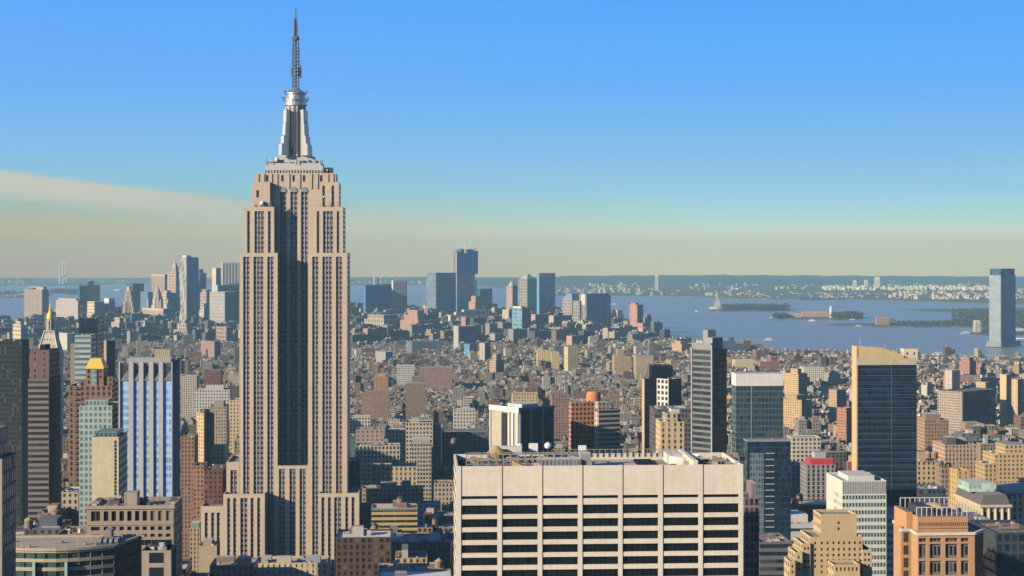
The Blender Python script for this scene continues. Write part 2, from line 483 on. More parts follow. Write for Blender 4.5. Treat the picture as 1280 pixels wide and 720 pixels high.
def clutter(m, L, M, z, seed):
    """vents, ducts, pipes and hand rails of a near roof"""
    r2 = random.Random(int(seed * 1000))
    z0 = z - 1.1
    if L < 5 or M < 5: return
    for i in range(int(min(34, 6 + L * M / 60))):
        a, b_ = r2.uniform(.06, .9) * L, r2.uniform(.06, .9) * M
        k = r2.random(); c = blank(r2.choice([(.5, .49, .47), (.14, .14, .14), (.34, .33, .32), (.62, .6, .57), (.3, .2, .14)]))
        if k < .55: s_ = r2.uniform(.5, 1.5); m.box(a, min(L - .6, a + s_), b_, min(M - .6, b_ + s_), z0, z0 + s_ * r2.uniform(.6, 1.6), c)
        elif k < .75: m.box(a, min(L - .7, a + r2.uniform(3, 9)), b_, min(M - .6, b_ + r2.uniform(.5, 1.0)), z0 + .3, z0 + 1.2, c)
        elif k < .85: m.box(a, min(L - .7, a + r2.uniform(.5, 1.0)), b_, min(M - .6, b_ + r2.uniform(3, 9)), z0 + .3, z0 + 1.2, c)
        elif k < .93: m.bar((a, b_, z0), (a, b_, z0 + r2.uniform(2, 5)), .1, blank((.2, .2, .2)))
        else: m.lathe(min(a, L - 2), min(b_, M - 2), [(.9, z0), (.9, z0 + 1.4), (.1, z0 + 1.8)], c, 8)

def tower(name, label, x0, xc, x1, ytop, Y, a, sl_, sr_, M=None, L=None, roof=None, pent=(), tiers=(), cat='building', group=None, short=None, H=None, legs=None):
    if Y > 4500:                        # only the broad divisions of a far facade show
        big = lambda st: st if st[4] == 0 else st[:2] + (max(st[2], 11), max(st[3], 11), min(st[4], .62) if st[4] < .9 else st[4], min(st[5], .6) if st[5] < .9 else st[5], st[6])
        sl_, sr_ = big(sl_), big(sr_)
    F = Frame(xc, Y, a)
    if x1 > xc: L = F.x(x1)
    if x0 < xc: M = F.y(x0)
    t = thing(name, label, cat, F.loc, a, group)
    z = F.z(ytop) if H is None else H
    roof = roof or rnd.choice(ROOFS)
    near = Y < 2600
    mb = MB()
    mb.wall((0, 0), (L, 0), 0, z, sr_); mb.wall((L, 0), (L, M), 0, z, sl_); mb.wall((L, M), (0, M), 0, z, sr_); mb.wall((0, M), (0, 0), 0, z, sl_)
    mb.build('wall', t)
    mr = MB()
    if near: roof_top(mr, 0, L, 0, M, z, sr_[0], roof)
    else: mr.flat(0, L, 0, M, z, blank(roof))
    if Y < 1750: clutter(mr, L, M, z, min(z, 999))
    mr.build('roof', t)
    for p in tiers:                     # (fx0, fx1, fy0, fy1, ytop): setbacks stacked on the main block
        q = (p[0] * L, p[1] * L, p[2] * M, p[3] * M)
        z2 = F.z(p[4], q[0], q[2])
        m2 = MB(); m2.box(q[0], q[1], q[2], q[3], z - 0.6, z2, sr_, blank(roof), left=sl_)
        m2.build('upper_tier', t)
    for p in pent:                      # (fx0, fx1, fy0, fy1, height[, wall style[, part name]])
        q = (p[0] * L, p[1] * L, p[2] * M, p[3] * M)
        st = p[5] if len(p) > 5 and p[5] else blank(tuple(x * 0.9 for x in sr_[0]))
        m2 = MB(); m2.box(q[0], q[1], q[2], q[3], z - 1.4, z + p[4], st, blank(roof))
        m2.build(p[6] if len(p) > 6 else 'roof_house', t)
    claim(F, 0, L, 0, M)
    if short: HERO.append((min(x0, xc), x1, ytop, Y, short))
    t['_px'] = (min(x0, xc) - (0 if x0 < xc else 0), x1, ytop, Y)
    return t, F, L, M, z

# ------------------------------------------------------------------ the tall limestone tower with the spire
def limestone_tower():
    F = Frame(368, 1288, A0)
    t = thing('art_deco_skyscraper', 'tallest limestone skyscraper with stepped shoulders, silver mast and needle antenna', 'skyscraper', F.loc, A0)
    LIME = (0.59, 0.48, 0.355)
    W = blank(LIME)
    SIDE = style(LIME, (0.02, 0.018, 0.024), 3.0, 3.73, 0.5, 0.62, 0.2)
    ROOF = blank((0.3, 0.27, 0.24))
    D = 0.9
    spand = (0.32, 0.255, 0.265)
    def mass(name, pxa, pxb, ytop, yl, yl2, ybot, strips, side=True, extra=None):
        """strips: (pxa, pxb, ncol, ytop[, ybot]) window strips of the front face"""
        xa, xb = F.x(pxa, yl), F.x(pxb, yl)
        zt = F.z(ytop, 0, yl); zb = 0.0 if ybot is None else F.z(ybot, 0, yl)
        holes = []
        for sx in strips:
            h0, h1 = F.x(sx[0], yl), F.x(sx[1], yl)
            holes.append((h0 - xa, h1 - xa, (zb if len(sx) < 5 or sx[4] is None else F.z(sx[4], 0, yl)), F.z(sx[3], 0, yl)))
        mb = MB()
        mb.relief((xa, yl), (1, 0), xb - xa, zb, zt, holes, D, W)
        mb.wall((xb, yl), (xb, yl2), zb, zt, SIDE); mb.wall((xb, yl2), (xa, yl2), zb, zt, SIDE); mb.wall((xa, yl2), (xa, yl), zb, zt, SIDE)
        roof_top(mb, xa, xb, yl, yl2, zt, LIME, ROOF[0], 1.4, 0.8)
        mb.build(name, t)
        for (h0, h1, z0, z1), sx in zip(holes, strips):
            n = sx[2]
            wcol = (h1 - h0) / n
            ms = MB()
            st = (spand, (0.012, 0.012, 0.017), wcol, 3.73, 0.66, 0.47, 0.2)
            ms.poly([(xa + h0, yl + D - .05, z0), (xa + h1, yl + D - .05, z0), (xa + h1, yl + D - .05, z1), (xa + h0, yl + D - .05, z1)], st,
                    [(0, z0), (h1 - h0, z0), (h1 - h0, z1), (0, z1)])
            for k in range(n + 1):
                xx = xa + h0 + k * wcol
                wm = 0.22 if 0 < k < n else 0.12
                ms.box(max(xa + h0, xx - wm), min(xa + h1, xx + wm), yl + 0.45, yl + D - .06, z0, z1 - 0.01, blank((0.5, 0.47, 0.46)), skip='b')
            ms.build('window_strip', t)
        return xa, xb, zt
    # lower masses, front to back
    yt4, yt2, yc, yt1 = -11.0, 0.0, 14.0, 5.5
    mass('lower_wing', 279, 331, 617, yt4, 60, None, [(284, 288, 1, 622), (291.5, 295.5, 1, 622), (300.5, 309.5, 2, 622), (313.3, 317.3, 1, 622), (321.5, 325.5, 1, 622)])
    mass('lower_wing', 398, 449, 617, yt4, 60, None, [(401.8, 406, 1, 622), (410, 414, 1, 622), (417.8, 426.7, 2, 622), (431.7, 435.7, 1, 622), (439.5, 443.5, 1, 622)])
    mass('shoulder', 283, 299, 577, 3.0, 50, None, [(288, 296.5, 2, 587)])
    mass('annex', 251, 279, 632, -4.0, 40, None, [(256, 260, 1, 640), (264, 268, 1, 640), (271, 275, 1, 640)])
    A, B, C3 = (304, 312, 2), (316.9, 329.4, 3), (334.2, 342, 2)
    mass('middle_wing', 299.3, 347, 316, yt2, 57, None, [s_ + (321,) for s_ in (A, B, C3)])
    G, H, I = (390.3, 398.2, 2), (403, 415, 3), (420, 427.8, 2)
    mass('middle_wing', 385, 434, 316, yt2, 57, None, [s_ + (321,) for s_ in (G, H, I)])
    mass('centre_bay', 347.001, 384.999, 582, yt2 + .02, yc, None, [(348.6, 356.4, 2, 586), (361.9, 369.9, 2, 586), (374.5, 382.4, 2, 586)])
    mass('upper_wing', 305.4, 342.7, 258.5, yt1, 52, 318, [(309, 312.6, 1, 264, 317), (318.2, 330, 3, 264, 317), (335, 338.8, 1, 264, 317)])
    mass('upper_wing', 392, 428.7, 258.5, yt1, 52, 318, [(396, 399.4, 1, 264, 317), (403.8, 416.6, 3, 264, 317), (421, 424.2, 1, 264, 317)])
    xa, xb, zt = mass('crown', 318.8, 419.7, 216.3, yc, 46, None,
        [(349.8, 358.2, 2, 239), (363, 371.8, 2, 239), (376.3, 385, 2, 239), (351.5, 355, 1, 219, 227), (365.5, 369, 1, 219, 227), (378.5, 382, 1, 219, 227), (332.5, 336, 1, 219, 227), (400, 403.5, 1, 219, 227)])
    mass('crown_shoulder', 315.5, 337.5, 227.6, 9.0, 44, 262, [(320.5, 324, 1, 238, 247)])
    mass('crown_shoulder', 401, 423.5, 227.6, 9.0, 44, 262, [(395 + 8, 406.5, 1, 232, 257), (414.5, 418, 1, 232, 257)])
    # silver arched heads over the three centre strips
    for pa, pb in ((349.8, 358.2), (363, 371.8), (376.3, 385)):
        x0, x1 = F.x(pa, yc) , F.x(pb, yc)
        z0, z1 = F.z(240, 0, yc), F.z(233.2, 0, yc)
        mb = MB(); n = 8
        pts = [(x0 + (x1 - x0) * i / n, z0 + (z1 - z0) * math.sin(math.pi * i / n) ** 0.6) for i in range(n + 1)]
        mb.poly([(x, yc - .5, z) for x, z in pts], W)
        for (xa_, za_), (xb_, zb_) in zip(pts[:-1], pts[1:]):
            mb.poly([(xb_, yc - .5, zb_), (xa_, yc - .5, za_), (xa_, yc + .1, za_), (xb_, yc + .1, zb_)], W)
        mb.build('arched_window_head', t, 'mast_metal')
    # flutes on the crown: slim piers
    mb = Multi()
    for px in (322, 329, 338.5, 345.5, 360.4, 373.8, 388.5, 396, 409, 415.5):
        xx = F.x(px, yc)
        mb.box(xx - 0.9, xx + 0.9, yc - 0.55, yc - .01, F.z(236, 0, yc), F.z(217.2, 0, yc), W, skip='b')
    for x_ in mb.out: x_.build('crown_flute', t)
    # metal base of the mast
    MET = style((0.55, 0.54, 0.52), (0.03, 0.035, 0.04), 2.2, 9.0, 0.6, 0.5, 0.2)
    mz = blank((0.56, 0.55, 0.53))
    yb = 17.0
    mb = MB()
    z0, z1 = zt - 1.3, F.z(209, 0, yb)
    mb.box(F.x(330.5, yb), F.x(404, yb), yb, 44, z0, z1, MET, mz)
    z2 = F.z(204, 0, yb + 1)
    mb.box(F.x(332, yb), F.x(403, yb), yb + 1, 43, z1, z2, mz, mz)
    mb.box(F.x(337, yb), F.x(396, yb), yb + 3, 41, z2, F.z(199.5, 0, yb), mz, mz)
    mb.box(F.x(343, yb), F.x(392, yb), yb + 5, 39, F.z(199.5, 0, yb), F.z(195, 0, yb), mz, mz)
    mb.build('mast_base', t)
    cx, cyl = F.x(369.6, 28), 28.0
    Z = lambda py: F.z(py, cx, cyl)
    mb = MB()
    shaft = style((0.5, 0.49, 0.47), (0.05, 0.055, 0.06), 3.0, 9.0, 0.45, 0.97, 0.2)
    mb.lathe(cx, cyl, [(7.4, Z(196)), (7.4, Z(137)), (7.9, Z(137)), (7.9, Z(133))], shaft, 12, math.pi / 12)
    mb.build('mast_shaft', t)
    mb = MB()                                # dark glazed slots between the buttresses
    for ang in range(4):
        ca, sa = math.cos(ang * math.pi / 2), math.sin(ang * math.pi / 2)
        for o in (-2.1, 0, 2.1):
            p = [(7.55, o - .55), (7.55, o + .55)]
            q = [(cx + ca * r - sa * s_, cyl + sa * r + ca * s_) for r, s_ in p]
            mb.poly([(*q[0], Z(193)), (*q[1], Z(193)), (*q[1], Z(140)), (*q[0], Z(140))], blank((.03, .03, .035)))
    mb.build('mast_glazing', t, 'dark_steel')
    for ang in range(4):                     # stepped wing buttresses on the diagonals
        th = math.pi / 4 + ang * math.pi / 2
        ca, sa = math.cos(th), math.sin(th)
        prof = [(15.5, 195), (15.2, 181), (13.4, 180), (13.1, 171), (11.9, 169.5), (11.5, 156), (10.9, 153), (10.6, 138)]
        mb = MB()
        poly = [(6.0, Z(195))] + [(r, Z(y)) for r, y in prof] + [(6.0, Z(138))]
        for sgn in (-1, 1):
            pts = [(cx + ca * r - sa * 1.7 * sgn, cyl + sa * r + ca * 1.7 * sgn, z) for r, z in poly]
            mb.poly(pts if sgn < 0 else pts[::-1], mz)
        for (r0, za), (r1, zb) in zip(poly[:-1], poly[1:]):
            mb.poly([(cx + ca * r0 + sa * 1.7, cyl + sa * r0 - ca * 1.7, za), (cx + ca * r0 - sa * 1.7, cyl + sa * r0 + ca * 1.7, za),
                     (cx + ca * r1 - sa * 1.7, cyl + sa * r1 + ca * 1.7, zb), (cx + ca * r1 + sa * 1.7, cyl + sa * r1 - ca * 1.7, zb)], mz)
        mb.build('wing_buttress', t, 'mast_metal')
    mb = MB()
    mb.lathe(cx, cyl, [(8.0, Z(133)), (8.8, Z(132)), (8.8, Z(130)), (8.2, Z(129.5)), (8.2, Z(127)), (9.0, Z(126.5)), (9.0, Z(125)), (7.4, Z(124)), (6.9, Z(119.5)), (7.8, Z(118)), (7.6, Z(116.5)), (6.0, Z(114.5)), (3.6, Z(112)), (2.6, Z(110.5))], mz, 20)
    mb.build('mast_dome', t, 'mast_metal')
    mb = MB(); k = blank((.16, .165, .17))
    for i in range(12):                      # ring of small aerials
        aa = i * math.pi / 6
        for r, y0, y1 in ((9.3, 127, 121.5), (8.2, 118, 113.5)):
            mb.bar((cx + r * math.cos(aa), cyl + r * math.sin(aa), Z(y0)), (cx + (r + .8) * math.cos(aa), cyl + (r + .8) * math.sin(aa), Z(y1)), 0.18, k)
    mb.build('aerial_ring', t, 'dark_steel')
    # antenna: lattice, thinner upper lattice, needle
    mb = MB()
    def lattice(r0, r1, ya, yb_, n, br):
        for i in range(n):
            f0, f1 = i / n, (i + 1) / n
            za, zb = Z(ya + (yb_ - ya) * f0), Z(ya + (yb_ - ya) * f1)
            ra, rb = r0 + (r1 - r0) * f0, r0 + (r1 - r0) * f1
            c0 = [(cx + sx * ra, cyl + sy * ra, za) for sx, sy in ((-1, -1), (1, -1), (1, 1), (-1, 1))]
            c1 = [(cx + sx * rb, cyl + sy * rb, zb) for sx, sy in ((-1, -1), (1, -1), (1, 1), (-1, 1))]
            for j in range(4):
                mb.bar(c0[j], c1[j], br, k); mb.bar(c0[j], c1[(j + 1) % 4], br * .7, k); mb.bar(c0[j], c0[(j + 1) % 4], br * .7, k)
    lattice(2.3, 2.0, 111, 51, 14, 0.2)
    lattice(1.3, 0.9, 51, 24, 8, 0.2)
    mb.lathe(cx, cyl, [(0.8, Z(111)), (0.7, Z(24)), (0.55, Z(22)), (0.4, Z(9.5))], k, 8)
    mb.build('antenna', t)
    mb = Multi()
    for y0, y1, r, w_ in ((96, 84, 3.0, .9), (82, 74, 2.6, .7), (72, 60, 2.5, .7), (50, 46, 1.6, 2.2)):
        for aa in (0, math.pi / 2, math.pi, 3 * math.pi / 2):
            x_, y_ = cx + r * math.cos(aa), cyl + r * math.sin(aa)
            mb.box(x_ - w_ / 2, x_ + w_ / 2, y_ - w_ / 2, y_ + w_ / 2, Z(y0), Z(y1), k)
    mb.box(cx + 3.6, cx + 4.9, cyl - 1.2, cyl + 1.2, Z(97), Z(81), blank((.5, .5, .5)))
    mb.bar((cx, cyl, Z(90)), (cx + 4, cyl, Z(90)), .2, k)
    for x_ in mb.out: x_.build('antenna_panel', t)
    # dishes and aerials on the setbacks
    mb = Multi()
    r2 = random.Random(3)
    for i in range(46):
        which = r2.random()
        if which < .5: px, yl, py = r2.uniform(333, 404), yb + r2.uniform(.5, 3), 204
        elif which < .75: px, yl, py = r2.uniform(405, 418), r2.uniform(15, 26), 215.5
        else: px, yl, py = r2.choice([r2.uniform(309, 340), r2.uniform(398, 427)]), yt1 + r2.uniform(1.2, 3), 258.5
        xx, zz = F.x(px, yl), F.z(py, 0, yl) - 1.2
        hh = r2.uniform(1.5, 5.5)
        mb.bar((xx, yl, zz), (xx, yl, zz + hh), 0.17, k)
        if r2.random() < .5: mb.box(xx - .6, xx + .6, yl - .5, yl + .5, zz + hh * .5, zz + hh * .5 + 1.2, blank((.45, .45, .45)))
    mb.box(F.x(404), F.x(414), 18, 34, zt - 1.3, zt + 4.5, blank((.09, .1, .13)), blank((.09, .1, .13)))
    for x_ in mb.out: x_.build('rooftop_aerial', t)
    dish = Multi()
    for px, yl, py, r in ((346, 19, 200, 2.0), (405, 10, 246, 1.2), (328, 8.0, 254, 2.0)):
        xx, zz = F.x(px, yl), F.z(py, 0, yl)
        dish.lathe(xx, yl, [(0.01, zz - r), (r * .8, zz - r * .6), (r, zz), (r * .8, zz + r * .6), (0.01, zz + r)], blank((.7, .69, .66)), 10)
        dish.bar((xx, yl, zz - r - 3.5), (xx, yl, zz - r + .2), .3, k)
    for x_ in dish.out: x_.build('satellite_dish', t)
    claim(F, F.x(250), F.x(452), -14, 62)
    HERO.append((279, 449, 216, 1288, 'limestone spire tower'))
limestone_tower()

# ------------------------------------------------------------------ helper for near facades with real window openings
def windows(t, F, x0, xd, st, holes, p0, ud, depth, name='window'):
    nx, ny = ud[1], -ud[0]
    for (a, b_, z0, z1) in holes:
        ms = MB()
        d = depth - 0.04
        P = lambda uu, zz: (p0[0] + ud[0] * uu - nx * d, p0[1] + ud[1] * uu - ny * d, zz)
        wd = b_ - a
        n = max(1, round(wd / st[2])); nf = max(1, round((z1 - z0) / st[3]))
        s2 = (st[0], st[1], wd / n, (z1 - z0) / nf) + st[4:]
        ou, ov = rnd.randrange(50) * wd / n, rnd.randrange(50) * (z1 - z0) / nf
        ms.poly([P(a, z0), P(b_, z0), P(b_, z1), P(a, z1)], s2, [(ou, ov), (ou + wd, ov), (ou + wd, ov + z1 - z0), (ou, ov + z1 - z0)])
        ms.build(name, t)

def face(mb, t, F, p0, ud, width, z0, z1, holes, depth, wst, wind, name='window'):
    mb.relief(p0, ud, width, z0, z1, holes, depth, wst)
    windows(t, F, 0, 0, wind, holes, p0, ud, depth, name)

# ------------------------------------------------------------------ the wide cream office slab in front
def cream_slab():
    F = Frame(570, 526, A0)
    W1 = (0.73, 0.66, 0.55)
    t = thing('office_slab', 'wide cream office slab with black ribbon windows and cluttered flat roof, nearest the viewer', 'building', F.loc, A0)
    L = F.x(929); Dp = 33.0; zt = F.z(583.2)
    mb = MB()
    pr = [(570, 576.3), (621.8, 627.4), (672.3, 677.8), (722.5, 728), (773, 778.2), (823, 828.6), (873.4, 878.6), (923.6, 929.0)]
    rows = [(619, 622.8), (630.5, 642), (647.6, 658), (663.8, 674), (679.8, 690), (695.6, 705.5), (711.3, 721.5), (727, 737.2), (742.8, 753)]
    yl = 0.2
    holes = []
    for (a, b_), (c, d) in zip(pr[:-1], pr[1:]):
        for r0, r1 in rows:
            holes.append((F.x(b_, yl), F.x(c, yl), F.z(r1, L / 2, yl), F.z(r0, L / 2, yl)))
    wind = style((0.025, 0.027, 0.03), (0.006, 0.007, 0.009), 1.7, 9.0, 0.94, 0.98, 0.08)
    mb.relief((0, yl), (1, 0), L, 0, zt, holes, 0.7, blank(W1))
    windows(t, F, 0, 0, wind, [h for i, h in enumerate(holes) if h[2] > 20], (0, yl), (1, 0), 0.7, 'ribbon_window')
    sidew = style(W1, (0.008, 0.009, 0.012), 6.0, 3.95, 0.8, 0.6, 0.1)
    mb.wall((L, yl), (L, Dp), 0, zt, sidew); mb.wall((L, Dp), (0, Dp), 0, zt, sidew); mb.wall((0, Dp), (0, yl), 0, zt, sidew)
    mb.build('wall', t)
    mp_ = Multi()
    for a, b_ in pr:
        mp_.box(F.x(a), F.x(b_), 0, yl - .005, 0, zt + .15, blank(W1), skip='b')
        for e in (a, b_):       # shadow joint beside every pier
            pass
    for x_ in mp_.out: x_.build('pier', t)
    mr = MB()
    roofc = (0.40, 0.36, 0.29)
    roof_top(mr, 0, L, yl, Dp, zt, W1, roofc, 2.2, 0.7)
    # cross wall; the wells below are black-painted boxes
    xw = F.x(862, 15)
    mr.box(xw - 1.0, xw + 0.4, 1.2, Dp - .7, zt - 2.2, zt + 1.2, blank(W1))
    mr.build('roof', t)
    zr = zt - 2.2
    bl = blank((0.02, 0.022, 0.025)); gm = blank((0.3, 0.29, 0.27)); lt = blank((0.62, 0.6, 0.55)); dk = blank((0.08, 0.08, 0.085))
    def part(name, fn):
        m_ = Multi(); fn(m_)
        for x_ in m_.out: x_.build(name, t)
    X = lambda px, y: F.x(px, y)
    part('painted_well', lambda q: q.box(X(799, 16), X(821, 16), 8, 31, zr, zr + .5, bl, blank((.012, .012, .014))))  # low box, its black top painted for the shade down an opening
    part('painted_well', lambda q: q.box(X(572.6, 20), X(581, 20), 6, 31.5, zr, zr + .5, bl, blank((.012, .012, .014))))
    part('painted_well', lambda q: q.box(X(884, 12), X(921, 12), 5, 25, zr, zr + .5, bl, blank((.03, .03, .032))))
    def fans(q):
        for px, y_, r in ((856, 20, 4.6),):
            xx = X(px, y_)
            q.lathe(xx, y_, [(r + .6, zr), (r + .6, zr + 2.6), (r, zr + 2.9), (r * .9, zr + 2.2), (r * .3, zr + 2.3)], lt, 24)
    part('fan_cowl', fans)
    part('cooling_unit', lambda q: q.box(X(671, 10), X(725, 10), 7, 12.5, zr, zr + 3.4, piers((.27, .27, .28), (.1, .1, .11), 1.2, .5), lt))
    part('cooling_unit', lambda q: q.box(X(724, 12), X(737, 12), 8, 16, zr, zr + 5.0, gm, lt))
    part('roof_house', lambda q: q.box(X(833, 24), X(862, 24), 22, 31, zr, zr + 3.0, lt, lt))
    def wedge(q_):
        q = MB(); q_.out.append(q)
        x0, x1 = X(640, 10), X(665, 10)
        q.poly([(x0, 8, zr), (x1, 8, zr), (x0, 8, zr + 3.0)], blank((.55, .4, .17)))
        q.poly([(x1, 8, zr), (x1, 11, zr), (x0, 11, zr + 3.0), (x0, 8, zr + 3.0)], blank((.55, .4, .17)))
        q.poly([(x1, 11, zr), (x0, 11, zr), (x0, 11, zr + 3.0)], blank((.4, .3, .15)))
        q.poly([(x0, 11, zr), (x0, 8, zr), (x0, 8, zr + 3.0), (x0, 11, zr + 3.0)], blank((.4, .3, .15)))
    part('stair_hood', wedge)
    r2 = random.Random(11)
    def frames(q_):
        q = MB(); q_.out.append(q)          # steel framework, pipes and railings on the left half of the roof
        for row, (y_, h_) in enumerate(((9, 3.2), (14, 4.2), (20, 4.0))):
            xs = [X(583, y_) + i * 2.3 for i in range(17)]
            for xx in xs:
                q.bar((xx, y_, zr), (xx, y_, zr + h_), .13, gm)
            q.bar((xs[0], y_, zr + h_), (xs[-1], y_, zr + h_), .16, gm)
            q.bar((xs[0], y_, zr + h_ * .55), (xs[-1], y_, zr + h_ * .55), .13, gm)
        for xx in [X(583, 14) + i * 4.6 for i in range(9)]:
            q.bar((xx, 9, zr + 3.2), (xx, 20, zr + 4.1), .14, gm)
    part('pipe_framework', frames)
    def clutter(q):
        for i in range(60):
            px = r2.choice([r2.uniform(585, 730), r2.uniform(585, 730), r2.uniform(835, 920)])
            y_ = r2.uniform(4, 29)
            s_ = r2.uniform(.5, 1.8); h_ = r2.uniform(.6, 2.8)
            xx = X(px, y_)
            q.box(xx, xx + s_ * r2.uniform(1, 2.4), y_, y_ + s_, zr, zr + h_, blank(r2.choice([(.3, .28, .25), (.5, .46, .4), (.15, .14, .13), (.36, .27, .18), (.08, .08, .08)])))
    o = part('roof_plant', clutter)
    part('duct', lambda q: q.box(X(612, 25), X(652, 25), 24, 26.5, zr + 2.2, zr + 5.6, lt, lt))
    part('duct', lambda q: q.box(X(740, 18), X(795, 18), 14, 30, zr, zr + .5, blank((.5, .45, .36)), blank((.52, .46, .36))))
    def rails(q_):
        q = MB(); q_.out.append(q)
        for x0, x1, y_ in ((X(690, 31), X(832, 31), 31.5), (X(690, 31), X(832, 31), 31.6)):
            for i in range(20):
                xx = x0 + (x1 - x0) * i / 19
                q.bar((xx, y_, zr + 1.5), (xx, y_, zr + 3.6), .09, gm)
            q.bar((x0, y_, zr + 3.6), (x1, y_, zr + 3.6), .1, gm)
        for i in range(9):
            xx = X(882, 14) + i * 1.2
            q.bar((xx, 5, zr + .5), (xx + 3, 25, zr + 1.6), .16, gm)
    part('railing', rails)
    claim(F, 0, L, 0, Dp)
    HERO.append((570, 929, 568, 526, 'cream ribbon-window slab'))
    tank((*F.world(X(621, 22), 22), F.base + zr), A0, 3.1, 2.4, 'squat wooden water tank with tan conical lid on the cream slab roof', 1.4)
    # white dishes that stand on the roof: things of their own
    for px, y_, r, lab in ((650, 27, 0.9, 'small white round dish on the cream slab roof beside the tan water tank'), (685, 27, 1.2, 'larger white round dish on the cream slab roof next to the flat white panel')):
        d = thing('satellite_dish', lab, 'satellite dish', (*F.world(X(px, y_), y_), F.base + zr), A0)
        q = MB(); q.lathe(0, 0, [(.05, 5.4 - r), (r * .8, 5.4 - r * .6), (r, 5.4), (r * .8, 5.4 + r * .6), (.01, 5.4 + r)], lt, 12); q.build('bowl', d, 'white_paint')
        q = MB(); q.bar((0, 0, -.2), (0, 0, 5.4 - r * .7), .16, dk); q.build('pole', d)
    d = thing('rooftop_screen', 'flat white slanted panel standing on the cream slab roof', 'panel', (*F.world(X(661, 27), 27), F.base + zr), A0)
    q = MB(); q.box(0, 2.9, -.15, .25, 3.6, 6.2, lt, lt, skip='d'); q.build('sheet', d, 'white_paint')
    q = MB(); q.bar((.6, 0, -.2), (.6, 0, 3.8), .12, dk); q.bar((2.3, 0, -.2), (2.3, 0, 3.8), .12, dk); q.build('stand', d)
    d = thing('equipment_cabinet', 'small white boxy cabinet on the cooling unit of the cream slab roof', 'panel', (*F.world(X(723, 14), 13), F.base + zr + 5.0), A0)
    q = MB(); q.box(0, 2.4, 0, 1.4, .4, 1.9, lt, lt, skip='d'); q.build('cabinet', d, 'white_paint')
    q = MB(); q.bar((.4, .7, -.1), (.4, .7, .6), .12, dk); q.bar((2.0, .7, -.1), (2.0, .7, .6), .12, dk); q.build('foot', d)
cream_slab()

# ------------------------------------------------------------------ near facades with modelled windows
def front(name, label, x0, x1, ytop, Y, st, depth, side=None, **k):
    """grid-aligned block: the face towards the viewer spans photo columns x0..x1"""
    side = side or st
    if (x0 + x1) / 2 >= 520:
        return tower(name, label, x0, x0, x1, ytop, Y, A0, side, st, M=depth, **k)
    return tower(name, label, x0, x1, x1, ytop, Y, A90, st, side, L=depth, **k)
def corner(name, label, x0, xc, x1, ytop, Y, deg, sl_, sr_, **k):  # left and right styles often differ: sun and shade put into wall colour
    return tower(name, label, x0, xc, x1, ytop, Y, R(deg), sl_, sr_, **k)
def part(t, name, fn, mat=None):
    q = MB(); fn(q); return q.build(name, t, mat)
def prism(q, pts, z0, z1, sts, top=None):
    n = len(pts)
    for i in range(n):
        st = sts[i] if isinstance(sts, list) else sts
        q.wall(pts[i], pts[(i + 1) % n], z0, z1, st)
    q.poly([(x, y, z1) for x, y in pts], top or blank((sts[0] if isinstance(sts, list) else sts)[0]))

